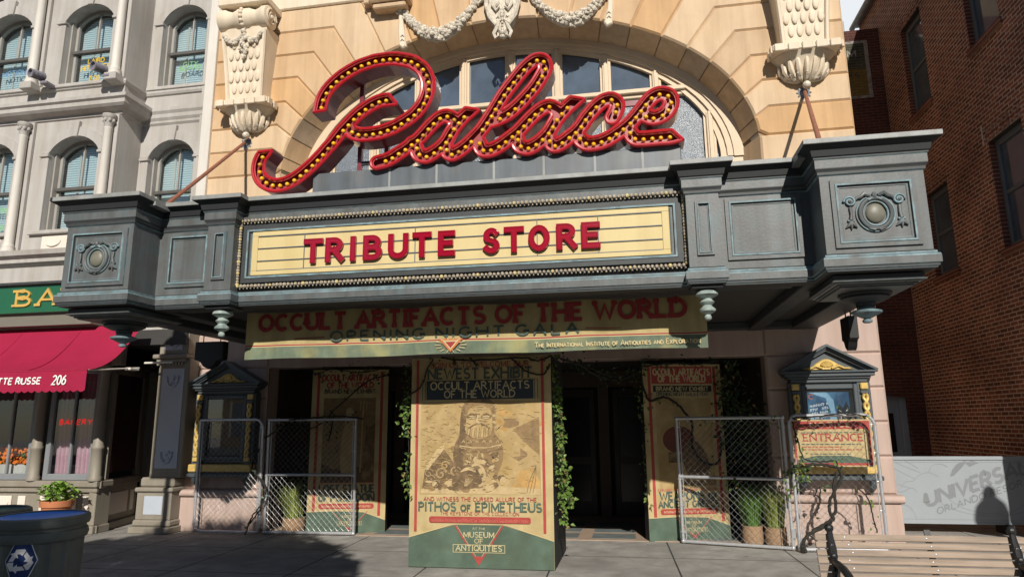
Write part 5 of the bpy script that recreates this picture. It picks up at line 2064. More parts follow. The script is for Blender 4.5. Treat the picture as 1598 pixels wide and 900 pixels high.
for k in range(170):
    a = rg.uniform(0, 2 * math.pi)
    r_ = rg.uniform(0, .23) * rg.uniform(.7, 1)
    p = Vector((-8.72 + r_ * math.cos(a) * 1.25, 9.3 + r_ * math.sin(a), .55 + rg.uniform(0, .25) * (1 - (r_ / .36) ** 2)))
    leaf(m, p, Vector((math.cos(a) + rg.uniform(-.5, .5), math.sin(a) + rg.uniform(-.5, .5), rg.uniform(-.2, .9))), Vector((0, 0, 1)), rg.uniform(.07, .12), rg.uniform(.06, .095), LEAFY)
    if k % 4 == 0:
        m.tube([(-8.72 + r_ * .4 * math.cos(a), 9.3 + r_ * .4 * math.sin(a), .51), p], .005, LEAFY, 4)
m.build('leaves', PT)

# ribbed spotlights on the ledges
SPOT = M('grey_spotlight_metal', (.21, .20, .23), .5, var=.15)
for (x, y, z, lab) in ((-10.22, 9.40, 7.80, 'ribbed grey spotlight on the upper ledge between the two upper bakery windows'),
                       (-8.96, 9.40, 7.80, 'ribbed grey spotlight on the upper ledge at the end of the bay'),
                       (-10.80, 9.28, 4.68, 'ribbed grey spotlight on the ledge above the green fascia')):
    t = thing('spotlight', lab, 'spotlight', (x, y, z - .1), 'spotlights on the bakery building')
    m = MB()
    ax = Vector((-.25, -.85, -.10)).normalized()
    c = Vector((x, y, z))
    pf = []
    for k in range(9):
        h = -.09 + k * .022
        pf += [(.068, h), (.08, h + .003), (.08, h + .011), (.068, h + .014)]
    m.lathe([(.05, -.11)] + pf + [(.08, .11), (.085, .14), (.07, .14), (.065, .10), (0, .10)], c, SPOT, 18, ax)
    m.build('lamp_head', t, angle=40)
    m = MB()
    m.tube([c + Vector((.0, .02, -.07)), c + Vector((.08, .10, -.11)), c + Vector((.08, .2, -.12))], .02, SPOT, 7)
    m.box(x + .02, x + .16, y + .02, y + .30, z - .15, z - .10, SPOT, .008)
    m.build('bracket', t)

# ================================================================== brick building (right)
BR = thing('brick_building', 'dark red brick building with grey sash windows closing the alley on the right', 'building', (5.75, 14.9, 0))
XW, YK = 5.75, 14.9
m = MB()
side_win = [(YK - 2.10, YK - 1.18, 4.25, 5.85), (YK - 4.55, YK - 3.62, 4.20, 5.95), (YK - 1.98, YK - 1.05, 7.55, 9.45), (YK - 4.45, YK - 3.52, 7.62, 9.6)]
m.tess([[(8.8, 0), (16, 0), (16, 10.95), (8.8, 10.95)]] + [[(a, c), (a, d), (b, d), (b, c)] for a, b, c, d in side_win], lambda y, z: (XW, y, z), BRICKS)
DEP = .20
for a, b, c, d in side_win:
    m.face([(XW, a, c), (XW + DEP, a, c), (XW + DEP, a, d), (XW, a, d)], BRICKF)
    m.face([(XW, b, c), (XW + DEP, b, c), (XW + DEP, b, d), (XW, b, d)], BRICKF)
    m.face([(XW, a, d), (XW + DEP, a, d), (XW + DEP, b, d), (XW, b, d)], SOFFIT)
m.face([(XW, 8.8, 0), (13, 8.8, 0), (13, 8.8, 10.95), (XW, 8.8, 10.95)], BRICKF)
m.face([(XW + .01, 8.8, 10.94), (13, 8.8, 10.94), (13, 16, 10.94), (XW + .01, 16, 10.94)], SOFFIT)
m.box(XW + .5, XW + .55, 10, 15.9, .1, 10.9, DARKIN)
m.build('side_wall', BR)
m = MB()                                     # back wall of the alley with its doorway
dx0, dx1, dz = 4.40, 5.42, 2.04
dh = [(dx0, -.01), (dx0, dz)] + [(dx0 + (dx1 - dx0) * i / 8, dz + .06 * math.sin(math.pi * i / 8)) for i in range(1, 8)] + [(dx1, dz), (dx1, -.01)]
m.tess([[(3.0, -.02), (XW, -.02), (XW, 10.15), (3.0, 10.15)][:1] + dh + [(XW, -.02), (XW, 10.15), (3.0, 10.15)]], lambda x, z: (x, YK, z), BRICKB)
m.box(3.0, XW, YK + .01, YK + .35, 10.15, 10.22, BRICKB)
m.face([(dx1, YK, 0), (dx1, YK + .3, 0), (dx1, YK + .3, dz), (dx1, YK, dz)], BRICKB)
m.box(3.0, 5.7, YK + .31, YK + .4, 0, 3, DARKIN)
m.build('back_wall', BR)
m = MB()
BDOOR = M('blue_grey_door_paint', (.22, .27, .34), .5, var=.08)
m.box(dx0 + .02, dx1 - .02, YK + .18, YK + .24, .01, dz + .06, BDOOR)
m.box(dx1 - .12, dx1 - .0, YK + .10, YK + .19, .01, dz + .03, BDOOR, .01)
m.box(dx0 + .25, dx1 - .24, YK + .172, YK + .18, .98, 1.75, GLASSK)
m.box(dx0 + .25, dx1 - .24, YK + .172, YK + .18, .2, .75, M('door_panel_dark', (.06, .07, .085), .5))
m.build('door', BR)
WGREY = M('blue_grey_window_paint', (.10, .125, .15), .5, var=.1)
for i, (a, b, c, d) in enumerate(side_win):
    m = MB()
    xf = XW + .09
    for (p, q, r_, s_) in ((a, a + .09, c, d), (b - .09, b, c, d), (a + .09, b - .09, c, c + .08), (a + .09, b - .09, d - .10, d)):
        m.box(xf, xf + .08, p, q, r_, s_, WGREY, .008)
    zm = (c + d) / 2
    m.box(xf + .01, xf + .07, a + .09, b - .09, zm - .03, zm + .03, WGREY, .006)
    w_ = m.build('window', BR)
    m = MB()
    m.box(xf + .04, xf + .046, a + .08, b - .08, c + .07, d - .09, GLASSD)
    m.build('pane', w_)
    m = MB()                                  # brick sill and soldier course
    m.box(XW - .04, XW + .10, a - .06, b + .06, c - .12, c - .004, BRICKF, .008)
    m.build('sill', w_)
    m = MB()
    ny = int((b - a + .2) / .075)
    for k in range(ny):
        y0 = a - .1 + (b - a + .2) * k / ny
        m.box(XW - .006 - .004 * (k % 3), XW + .06, y0 + .006, y0 + (b - a + .2) / ny - .004, d + .004, d + .225, BRICKF if k % 2 else BRICKS, .004)
    m.box(XW - .01, XW + .03, b + .11, b + .14, d + .0, d + .34, STONEG) if i < 2 else None
    m.build('lintel', w_)
m = MB()
m.box(XW - .16, XW + .3, 8.75, 16.1, 10.95, 11.02, LEAD, .01)
m.tube([(XW - .13, 16.1, 10.94), (XW - .13, 8.75, 10.94)], .065, LEAD, 10)
m.build('gutter', BR)
m = MB()
for (x, h) in ((4.62, .22), (5.10, .45)):
    m.box(x - .05, x + .05, YK + .3, YK + .4, 10.2, 10.2 + h, M('grey_vent', (.25, .26, .28), .5), .01)
m.build('roof_vent', BR)
m = MB()                                      # crack of pale mortar at the corner
m.box(XW - .012, XW - .004, YK - .012, YK - .004, 0, 10.1, M('pale_mortar', (.28, .22, .18), .9))
m.build('corner_joint', BR)
# painted wall sign on the back wall
m = MB()
pr = board_print(m, 4.3, 5.50, YK - .002, 8.55)
GP1 = brick_mat('painted_brick_green', 0, (.05, .06, .042), (.075, .08, .055), (.12, .12, .09))
GP2 = brick_mat('painted_brick_ochre', 0, (.17, .12, .03), (.23, .16, .045), (.12, .10, .05))
GPW = M('worn_white_paint', (.30, .29, .26), .9, var=.5, scale=18, c2=(.08, .04, .035), c2amt=.8, c2scale=9)
pr.rect(0, .02, 1.18, 1.40, GPW)
pr.rect(-.1, .72, 1.10, 1.34, GP1)
pr.rect(-.1, .08, 1.10, .72, GP2)
pr.text('TEM', .66, 1.03, .15, GPW, .52, .2)
pr.text('BEERS', .6, .52, .11, GP1, .7, .2)
m.build('painted_sign', BR)

# ================================================================== white hoarding across the alley
BA = thing('barrier', 'low white hoarding with faint grey slanted lettering across the brick alley', 'barrier', (4.9, 11.2, 0))
WBAR = M('white_barrier_vinyl', (.29, .32, .345), .5, var=.06, scale=2)
GLN = M('faint_grey_print', (.20, .215, .23), .5, var=.08)
GLN2 = M('faint_line_print', (.24, .26, .28), .5)
m = MB()
m.box(3.50, 5.72, 11.20, 11.26, .14, 1.08, WBAR, .008)
m.box(3.50, 5.72, 11.185, 11.20, 1.035, 1.09, WBAR, .008)
m.box(3.50, 5.72, 11.19, 11.20, .135, .165, WBAR, .006)
m.build('panel', BA)
for x in (3.62, 5.2):
    m = MB()
    m.box(x - .04, x + .04, 11.10, 11.5, 0, .14, M('black_rubber_foot', (.02, .02, .02), .8), .01)
    m.build('foot', BA)
m = MB()
pr = board_print(m, 3.5, 5.72, 11.199, .14)
sl = .35
pr.text('UNIVERSAL', 1.36, 0, .19, GLN, 1.40, .25, gap=.18, path=lambda x, y: (x, .25 + y + (x - .70) * sl))
pr.text('ORLANDO RESORT', 1.42, 0, .085, GLN, 1.26, .18, gap=.26, path=lambda x, y: (x, .13 + y + (x - .79) * sl))
pr.poly([(1.02, .66), (1.06, .76), (1.13, .84), (1.22, .88), (1.27, .885), (1.22, .82), (1.14, .74), (1.08, .68)], GLN)
pr.poly([(1.24, .86), (1.34, .89), (1.43, .86), (1.36, .83), (1.30, .80)], GLN)
for q in ([(.12, .86), (.55, .62)], [(.2, .9), (.62, .72)], [(.05, .62), (.45, .50)], [(.42, .9), (.60, .78)], [(.12, .30), (.2, .45), (.34, .44), (.48, .50), (.55, .44)], [(.10, .12), (.2, .24), (.36, .26), (.46, .18), (.5, .05)], [(.34, .5), (.40, .58), (.52, .60), (.6, .68), (.74, .72), (.86, .66)], [(.74, .73), (.80, .82), (.92, .84), (1.0, .80)]):
    pr.line(smooth_path(q, 4), .008, GLN2)
pr.line(arc(1.5, .55, .62, .40, 200, 330, 24), .008, GLN2)
pr.line(arc(1.5, .42, .72, .30, 200, 320, 24), .007, GLN2)
pr.line([(.0, .865), (2.2, .865)], .006, GLN2)
pr.line([(.0, .06), (2.2, .06)], .006, GLN2)
for k in range(4):
    pr.line([(1.95 + .05 * k, .88 - .06 * k), (2.1, .66 - .03 * k)], .02, GLN2)
m.build('print', BA)

# ================================================================== street lamp and tree on the near side of the street, behind the viewer (their shadows fall into the picture)
LP = thing('street_lamp', 'black street lamp with round globe and finial beside the alley, off to the right', 'street lamp', (6.28, 5.2, 0))
IRON = M('black_cast_iron', (.014, .014, .015), .45, var=.2, bump=.1)
m = MB()
m.lathe([(.16, 0), (.17, .08), (.12, .14), (.09, .5), (.06, .6), (.045, .7), (.04, 3.5), (.07, 3.55), (.09, 3.64)], (6.28, 5.2, 0), IRON, 16)
m.build('post', LP)
m = MB()
m.lathe([(.09, 3.64), (.17, 3.70), (.225, 3.80), (.235, 3.90), (.205, 4.02), (.12, 4.12), (.085, 4.16), (.09, 4.22), (.07, 4.28), (.03, 4.32), (.0, 4.34)], (6.28, 5.2, 0), M('opal_glass_globe', (.75, .74, .70), .3), 20)
m.build('globe', LP)
BPO = thing('added_banner_pole', 'unseen iron pole with a tall red banner, added to shade the bakery pilaster', 'pole', (-6.24, 4.9, 0))  # unseen pole, added for the shadow it throws on the iron pilaster
m = MB()
m.lathe([(.15, 0), (.16, .1), (.08, .2), (.05, .6), (.045, 5.85), (.12, 5.88), (.27, 5.9), (.27, 5.95), (.16, 6.02), (.06, 6.04)], (-6.24, 4.9, 0), IRON, 16)
m.ball((-6.24, 4.9, 6.12), .12, IRON, 12, 8)
m.tube([(-6.58, 4.9, 3.9), (-5.9, 4.9, 3.9)], .02, IRON, 8)
m.build('pole', BPO)
m = MB()
m.box(-6.55, -5.93, 4.83, 4.845, 3.9, 5.86, M('dull_red_banner', (.22, .03, .03), .8))
m.build('banner_cloth', BPO)
for (tx, ty, lab) in ((-16, -17, 'street tree over the road, before the ochre shop'), (-5, -18, 'street tree over the road, before the pale green shop'), (7, -17.5, 'street tree over the road, right of the pale green shop'), (17, -17, 'street tree over the road, before the brown shop')):
    t = thing('street_tree', lab, 'tree', (tx, ty, 0))
    m = MB()
    m.tube([(tx, ty, 0), (tx + .1, ty, 2), (tx, ty + .1, 4.5)], [.18, .14, .07], M('bark', (.10, .075, .055), .9, var=.25, bump=.4), 8)
    m.build('trunk', t)
    m = MB()
    rg = random.Random(int(tx * 7))
    for k in range(1500):
        while True:
            q = Vector((rg.uniform(-1, 1), rg.uniform(-1, 1), rg.uniform(-1, 1)))
            if q.length < 1: break
        d = Vector((rg.uniform(-1, 1), rg.uniform(-1, 1), rg.uniform(-1, 1))).normalized()
        leaf(m, Vector((tx + q.x * 2.4, ty + q.y * 2.4, 5.2 + q.z * 2)), d, Vector((rg.uniform(-1, 1), 1, 1)), .45, .32, M('tree_leaf', (.055, .10, .03), .6, var=.35))
    m.build('crown', t)
TR = thing('street_tree', 'broad green street tree across the street, behind the viewer', 'tree', (-3.50, -3.4, 0))
m = MB()
BARK = M('bark', (.10, .075, .055), .9, var=.25, bump=.4)
m.tube([(-3.50, -3.4, 0), (-3.48, -3.4, 1.5), (-3.40, -3.45, 3.2), (-3.35, -3.4, 5.0)], [.22, .18, .15, .08], BARK, 10)
rg = random.Random(3)
for k in range(9):
    a = k * 2.4
    m.tube([(-3.44, -3.4, 2.7 + .22 * k), (-3.44 + math.cos(a) * .9, -3.4 + math.sin(a) * .9, 3.6 + .28 * k), (-3.44 + math.cos(a) * 1.7, -3.4 + math.sin(a) * 1.7, 4.4 + .28 * k)], [.09, .05, .02], BARK, 7)
m.build('trunk', TR)
m = MB()
TLEAF = M('tree_leaf', (.055, .10, .03), .6, var=.35)
for k in range(17000):
    while True:
        q = Vector((rg.uniform(-1, 1), rg.uniform(-1, 1), rg.uniform(-1, 1)))
        if q.length < 1: break
    q = q.normalized() * q.length ** .6
    p = Vector((-3.50 + q.x * 2.75, -3.4 + q.y * 2.2, 5.75 + q.z * 2.25))
    d = Vector((rg.uniform(-1, 1), rg.uniform(-1, 1), rg.uniform(-1, 1))).normalized()
    leaf(m, p, d, Vector((rg.uniform(-1, 1), rg.uniform(-1, 1), 1)), .17, .12, TLEAF)
m.build('crown', TR)

# buildings over the road behind the viewer: they show only as reflections and keep the low sky off the shaded front
OPP = [M('ochre_stucco', (.30, .22, .14), .8), M('pale_green_stucco', (.20, .23, .18), .8), M('brown_brick_stucco', (.20, .12, .09), .85)]
for i, (xa, xb, hh, lab) in enumerate(((-30, -9, 11.5, 'ochre shop building over the road behind the viewer'), (-9, 9, 13, 'pale green shop building over the road behind the viewer'), (9, 30, 11, 'brown shop building over the road behind the viewer'))):
    t = thing('shop_building', lab, 'building', ((xa + xb) / 2, -26, 0))
    m = MB()
    m.box(xa, xb, -34, -26, 0, hh, OPP[i])
    m.box(xa - .1, xb + .1, -26.3, -25.7, hh - .5, hh, IVORY, .05)
    m.box(xa - .05, xb + .05, -26.2, -25.8, 3.6, 4.1, IVORY, .04)
    m.build('wall', t)
    nx = int((xb - xa) / 3)
    for k in range(nx):
        for (z0, z1) in ((.8, 3.2), (5, 7.2), (8.2, 10.2)):
            m = MB()
            c = xa + (k + .5) * (xb - xa) / nx
            m.box(c - .7, c + .7, -26.05, -25.98, z0, z1, GLASSD)
            for s_ in (-.75, .75):
                m.box(c + s_ - .08, c + s_ + .08, -26.05, -25.92, z0 - .1, z1 + .1, IVORY)
            m.build('window', t)

# ================================================================== poster boards
PAPER = M('poster_cream', (.49, .39, .20), .8, var=.12, scale=3, bump=.05, c2=(.36, .26, .11), c2amt=.65, c2scale=2.6, streak=.12)
SEP1 = M('sepia_light', (.40, .285, .13), .8, var=.22, scale=7, c2=(.34, .23, .085), c2amt=.9, c2scale=3)
SEP2 = M('sepia_mid', (.235, .155, .075), .8, var=.30, scale=13, c2=(.24, .155, .07), c2amt=.9, c2scale=8)
SEP3 = M('sepia_dark', (.135, .088, .045), .8, var=.3, scale=13, c2=(.30, .20, .1), c2amt=.7, c2scale=10)
SEP4 = M('sepia_deep', (.115, .075, .042), .8, var=.3, scale=14)
SEPH = M('sepia_highlight', (.47, .35, .18), .8, var=.15, scale=16)
SEPO = M('sepia_ochre_glow', (.43, .26, .09), .8, var=.25, scale=6, c2=(.45, .34, .16), c2amt=.8, c2scale=5)
BOXSIDE = M('board_black_edge', (.018, .018, .018), .7)
POS = thing('poster_board', 'tall freestanding poster box with an urn picture in the middle of the entrance', 'poster', (-1.82, 8.4, 0))
px0, px1, py_, ph = -2.685, -.955, 8.0, 2.44
W = px1 - px0
m = MB()
m.box(px0, px1, py_ + .002, 9.25, .0, ph, BOXSIDE, .008)
m.build('box', POS)
m = MB()
m.tess([[(px0 + .004, .006), (px1 - .004, .006), (px1 - .004, ph - .006), (px0 + .004, ph - .006)]], lambda x, z: (x, py_, z), PAPER)
pr = board_print(m, px0, px1, py_, 0)
X = lambda f: f * W


def V(f): return f * ph


def art(rg):
    """The sepia picture: a potbellied urn with a face, and rubble."""
    pr.poly([(X(.075), V(.335)), (X(.915), V(.335)), (X(.915), V(.775)), (X(.5), V(.785)), (X(.075), V(.775))], SEP1)
    for k in range(26):                    # blotches of the tinted background
        cx, cy = rg.uniform(.12, .88), rg.uniform(.42, .76)
        pr.poly([(X(cx + rg.uniform(.03, .09) * math.cos(t)), V(cy + rg.uniform(.012, .035) * math.sin(t))) for t in np.linspace(0, 6.28, 9)[:-1]], (SEP1, SEPO, SEP1, SEP2)[k % 4] if cx > .6 or k % 3 == 0 else SEP1)
    pr.poly([(X(.73), V(.64)), (X(.91), V(.70)), (X(.91), V(.52)), (X(.84), V(.56))], SEP2)
    pr.poly([(X(.70), V(.35)), (X(.78), V(.45)), (X(.86), V(.46)), (X(.91), V(.40)), (X(.91), V(.34)), (X(.7), V(.338))], SEPO)
    pr.poly([(X(.08), V(.34)), (X(.91), V(.338)), (X(.91), V(.365)), (X(.6), V(.375)), (X(.3), V(.365)), (X(.08), V(.36))], SEPH)
    # rubble and broken pots
    def blob(cx, cy, rx, ry, mt, n=11, j=.18):
        pr.poly([(X(cx + rx * math.cos(t) * rg.uniform(1 - j, 1 + j)), V(cy + ry * math.sin(t) * rg.uniform(1 - j, 1 + j))) for t in np.linspace(0, 6.283, n)[:-1]], mt)
    pr.poly([(X(.09), V(.365)), (X(.11), V(.45)), (X(.22), V(.55)), (X(.25), V(.545)), (X(.36), V(.44)), (X(.36), V(.365))], SEP3)
    pr.poly([(X(.10), V(.455)), (X(.20), V(.555)), (X(.24), V(.57)), (X(.25), V(.555)), (X(.13), V(.45))], SEPH)
    for (cx, cy, r_) in ((.14, .40, .035), (.13, .43, .03), (.22, .43, .04), (.25, .47, .03), (.32, .44, .035), (.18, .38, .03), (.29, .385, .03)):
        pr.line([(X(cx) + X(r_ * (1.1 - t / 9)) * math.cos(t), V(cy) + X(r_ * (1.1 - t / 9)) * math.sin(t)) for t in np.linspace(.3, 8, 24)], .009, SEP4 if cx < .2 else SEP1)
        pr.line([(X(cx + .006) + X(r_ * (1.1 - t / 9)) * math.cos(t), V(cy + .003) + X(r_ * (1.1 - t / 9)) * math.sin(t)) for t in np.linspace(.3, 8, 24)], .005, SEPH)
    for k in range(16):
        blob(rg.uniform(.10, .40), rg.uniform(.355, .40), rg.uniform(.015, .035), rg.uniform(.006, .014), (SEP2, SEPH, SEP3)[k % 3], 7, .3)
    # urn: body, shoulder, head-shaped lid
    body = [(.35, .37), (.335, .44), (.31, .50), (.315, .56), (.34, .60), (.355, .625), (.36, .70), (.375, .755), (.43, .79), (.50, .80), (.56, .79), (.60, .76), (.61, .70), (.60, .63), (.63, .60), (.66, .55), (.655, .49), (.62, .43), (.58, .375)]
    pr.poly([(X(a), V(b)) for a, b in smooth_path(body, 3, True)], SEP2)
    pr.poly([(X(a), V(b)) for a, b in smooth_path([(.35, .38), (.335, .44), (.31, .50), (.318, .56), (.35, .60), (.36, .70), (.385, .755), (.40, .70), (.40, .60), (.38, .50), (.40, .40)], 3, True)], SEP3)
    pr.poly([(X(a), V(b)) for a, b in smooth_path([(.40, .62), (.405, .70), (.43, .75), (.50, .768), (.56, .75), (.585, .70), (.575, .62), (.50, .605)], 3, True)], SEP1)
    pr.poly([(X(.405), V(.735)), (X(.45), V(.752)), (X(.52), V(.757)), (X(.575), V(.735)), (X(.56), V(.772)), (X(.50), V(.787)), (X(.44), V(.775))], SEP2)
    for e in (-1, 1):                      # sunken eyes under heavy brows
        cx = .492 + e * .050
        pr.ell(X(cx), V(.702), X(.037), V(.0125), SEP3)
        pr.ell(X(cx), V(.701), X(.029), V(.0085), SEPH)
        pr.line(smooth_path([(X(cx - .042), V(.704)), (X(cx), V(.718)), (X(cx + .042), V(.704))], 4), .012, SEP3)
        pr.line([(X(cx - .03), V(.700)), (X(cx + .03), V(.700))], .006, SEP4)
        pr.line(smooth_path([(X(.492 + e * .012), V(.668)), (X(.492 + e * .04), V(.662)), (X(.492 + e * .075), V(.645))], 4), .018, SEP3)
    pr.poly([(X(.480), V(.712)), (X(.503), V(.712)), (X(.516), V(.674)), (X(.492), V(.669)), (X(.468), V(.674))], SEPH)
    pr.line([(X(.516), V(.674)), (X(.492), V(.668)), (X(.468), V(.674))], .008, SEP3)
    for k in range(16):                    # beard strands run into the shoulder
        x_ = .41 + .0105 * k
        pr.line([(X(x_ + .003), V(.652 - .0006 * abs(k - 8))), (X(x_ - .004 + .0005 * (k - 8)), V(.60 + .0012 * abs(k - 8)))], .007, (SEP2, SEPH, SEP3)[k % 3])
    for k in range(5):                     # ear-like handle with a carved strip
        pr.ell(X(.598), V(.66 + .016 * k), X(.012), V(.006), (SEP3, SEPH)[k % 2])
    for k in range(12):
        cx = .37 + .024 * k
        pr.line([(X(cx), V(.578)), (X(cx + .012), V(.590)), (X(cx + .024), V(.578))], .007, (SEPH, SEP3)[k % 2])
    pr.line([(X(.355), V(.565)), (X(.45), V(.555)), (X(.55), V(.555)), (X(.65), V(.57))], .012, SEPH)
    pr.line([(X(.345), V(.545)), (X(.45), V(.535)), (X(.55), V(.535)), (X(.655), V(.55))], .010, SEP3)
    for k in range(46):                    # carved figures on the belly
        cx, cy = rg.uniform(.40, .63), rg.uniform(.40, .53)
        pr.line([(X(cx + rg.uniform(-.02, .02)), V(cy + rg.uniform(-.015, .015))) for _ in range(4)], rg.uniform(.008, .02), (SEP1, SEPH, SEP3, SEPH)[k % 4])
    for k in range(18):
        blob(rg.uniform(.38, .62), rg.uniform(.41, .53), rg.uniform(.012, .028), rg.uniform(.006, .015), (SEPH, SEP1, SEP3)[k % 3], 8, .35)
    # a jug lying before it, broken sherds
    pr.poly([(X(a), V(b)) for a, b in smooth_path([(.30, .385), (.33, .44), (.38, .47), (.45, .47), (.50, .43), (.51, .385), (.45, .365), (.35, .362)], 3, True)], SEP3)
    pr.poly([(X(a), V(b)) for a, b in smooth_path([(.36, .44), (.40, .462), (.45, .46), (.47, .44), (.42, .45)], 3, True)], SEPH)
    pr.line(smooth_path([(X(.44), V(.47)), (X(.49), V(.475)), (X(.53), V(.44)), (X(.52), V(.39)), (X(.49), V(.375))], 5), .028, SEPH)
    for k in range(5):
        pr.line([(X(.39 + .004 * k), V(.375)), (X(.40 + .012 * k), V(.415 - .004 * abs(k - 2)))], .006, SEPH)
    for k in range(14):
        blob(rg.uniform(.52, .68), rg.uniform(.36, .42), rg.uniform(.015, .035), rg.uniform(.008, .02), (SEPH, SEP1, SEP3)[k % 3], 7, .3)
    for k in range(3):
        pr.line(smooth_path([(X(.86 - .02 * k), V(.345)), (X(.88 - .02 * k), V(.40)), (X(.885), V(.47))], 4), .006, SEP3)


art(random.Random(21))
_rg = random.Random(77)
for _k in range(420):                      # grain of the halftone picture: short soft strokes that follow the forms
    _x, _y = _rg.uniform(.09, .90), _rg.uniform(.345, .77)
    _in = .33 < _x < .64 and _y < .78
    if not _in and _rg.random() < .55 and _x > .45: continue
    _a = (_x - .49) * 5 if _in else _rg.uniform(-.6, .6)
    _l = _rg.uniform(.006, .022)
    pr.line([(X(_x - _l * math.cos(_a)), V(_y - _l * .6 * math.sin(_a))), (X(_x), V(_y + _rg.uniform(-.002, .002))), (X(_x + _l * math.cos(_a)), V(_y + _l * .6 * math.sin(_a)))], _rg.uniform(.003, .008), (SEP1, SEP2, SEPH, SEP3)[_rg.randrange(4)] if _in else (SEP1, SEPO, SEP1)[_rg.randrange(3)])
pr.poly([(0.005, .01), (W - .005, .01), (W - .005, V(.128)), (X(.655), V(.198)), (X(.33), V(.198)), (.005, V(.135))], INKGM)
pr.line([(.005, V(.138)), (X(.315), V(.200))], .010, INKC)
pr.line([(X(.67), V(.200)), (W - .005, V(.131))], .010, INKC)
for x_ in (.048, .938):
    pr.rect(X(x_) - .016, V(.165), X(x_) + .016, V(.985), INKR2 if 'INKR2' in globals() else M('ink_brick_red', (.36, .055, .045), .8, var=.15, scale=12))
INKR2 = MATS['ink_brick_red']
for x_ in (.085, .105, .905, .885):
    pr.rect(X(x_) - .004, V(.785), X(x_) + .004, V(.885), INKG)
pr.rect(X(.115), V(.787), X(.875), V(.880), INKBL)
pr.text('OCCULT ARTIFACTS', X(.495), V(.838), .085, INKC, X(.70), .17, slab=.09)
pr.text('OF THE WORLD', X(.495), V(.797), .080, INKC, X(.50), .17, slab=.09)
pr.text('NEWEST EXHIBIT', X(.495), V(.891), .115, INKG, X(.74), .19, slab=.10)
pr.text('JOIN US TO WELCOME OUR', X(.495), V(.945), .060, INKR, X(.70), .15, slab=.08)
pr.text('AND WITNESS THE CURSED ALLURE OF THE', X(.495), V(.3065), .042, INKR2, X(.78), .15)
pr.text('PITHOS of EPIMETHEUS', X(.495), V(.262), .087, INKGM, X(.845), .20, slab=.10, gap=.22)
pr.text('THE KEYSTONE OF THE COLLECTION', X(.495), V(.243), .034, INKR2, X(.54), .13)
pl = [(X(.15) + .03 * 0, V(.212))] 
pill = [(X(.145), V(.214)), (X(.155), V(.207)), (X(.835), V(.207)), (X(.845), V(.214)), (X(.845), V(.228)), (X(.835), V(.235)), (X(.155), V(.235)), (X(.145), V(.228))]
pr.poly(pill, INKR2)
pr.text('INTERNATIONAL INSTITUTE of ANTIQUITIES and EXPLORATION', X(.495), V(.2105), .030, INKP, X(.66), .16)


def museum_mark(pr, cx, top, bot, hw, k, ink, est=True):
    """Inverted triangle with the museum's name across it."""
    pr.line([(cx - hw, top), (cx, bot), (cx + hw, top)], .016 * k, INKR2)
    pr.line([(cx - hw + .02 * k, top - .005), (cx - .0, bot + .035 * k), (cx + hw - .02 * k, top - .005)], .005 * k, INKC)
    H = top - bot
    pr.poly([(cx - .045 * k, bot + .085 * k), (cx + .045 * k, bot + .085 * k), (cx, bot + .01 * k)], INKR2)
    pr.text('AT THE', cx, top - .115 * H, .022 * k, ink, .15 * k, .16)
    pr.text('MUSEUM', cx, top - .31 * H, .055 * k, ink, .36 * k, .16, slab=.10)
    pr.text('OF', cx, top - .46 * H, .046 * k, ink, .10 * k, .16, slab=.10)
    a, b = top - .70 * H, top - .505 * H
    pr.rect(cx - .305 * k, a, cx + .305 * k, b, INKGM)
    pr.line([(cx - .305 * k, a), (cx + .305 * k, a), (cx + .305 * k, b), (cx - .305 * k, b)], .006 * k, INKC, True)
    pr.text('ANTIQUITIES', cx, a + .045 * H, .055 * k, ink, .54 * k, .16, slab=.10)
    pr.text('EST. 1892', cx, a - .08 * H, .018 * k, ink, .10 * k, .16) if est else None


museum_mark(pr, X(.492), V(.197), V(.022), X(.165), 1.0, INKC, est=False)
m.build('printed_front', POS)


def side_poster(name, a, b, H, label, heads, lines, pic):
    A, B = Vector((a[0], a[1], 0)), Vector((b[0], b[1], 0))
    u = (B - A).normalized()
    n = Vector((u.y, -u.x, 0))
    Wd = (B - A).length
    t = thing(name, label, 'poster', tuple((A + B) / 2))
    m = MB()
    c = (A + B) / 2 - n * .09 + Vector((0, 0, H / 2))
    m.obox(c, u, n, Vector((0, 0, 1)), Wd / 2, .085, H / 2, BOXSIDE, .006)
    m.build('board', t)
    m = MB()
    pr = Print(m, A, u, (0, 0, 1), n)
    pr.lv = .002
    pr.rect(.003, .003, Wd - .003, H - .003, PAPER)
    XX = lambda f: f * Wd
    VV = lambda f: f * H
    pic(pr, XX, VV)
    pr.poly([(.004, .004), (Wd - .004, .004), (Wd - .004, VV(.075)), (XX(.72), VV(.122)), (XX(.38), VV(.13)), (.004, VV(.125))], INKGM)
    pr.line([(.004, VV(.128)), (XX(.36), VV(.133))], .008, INKC)
    pr.line([(XX(.74), VV(.122)), (Wd - .004, VV(.078))], .008, INKC)
    for f in (.085, .915):
        pr.rect(XX(f) - .022, VV(.13 if f < .5 else .10), XX(f) + .022, VV(.985), INKR2)
    for (s, x, v, h, col, wd, sl) in heads + lines:
        pr.text(s, XX(x), VV(v), h, col, XX(wd), .25 if h > .07 else .2, slab=sl, gap=.24)
    pr.poly([(XX(.15), VV(.150)), (XX(.17), VV(.143)), (XX(.83), VV(.143)), (XX(.85), VV(.150)), (XX(.85), VV(.168)), (XX(.83), VV(.175)), (XX(.17), VV(.175)), (XX(.15), VV(.168))], INKR2)
    pr.text('INTERNATIONAL INSTITUTE of ANTIQUITIES', XX(.5), VV(.152), .028, INKC, XX(.62), .15)
    museum_mark(pr, XX(.55), VV(.128), VV(.012), XX(.22), .62, INKC)
    m.build('printed_front', t)
    return t


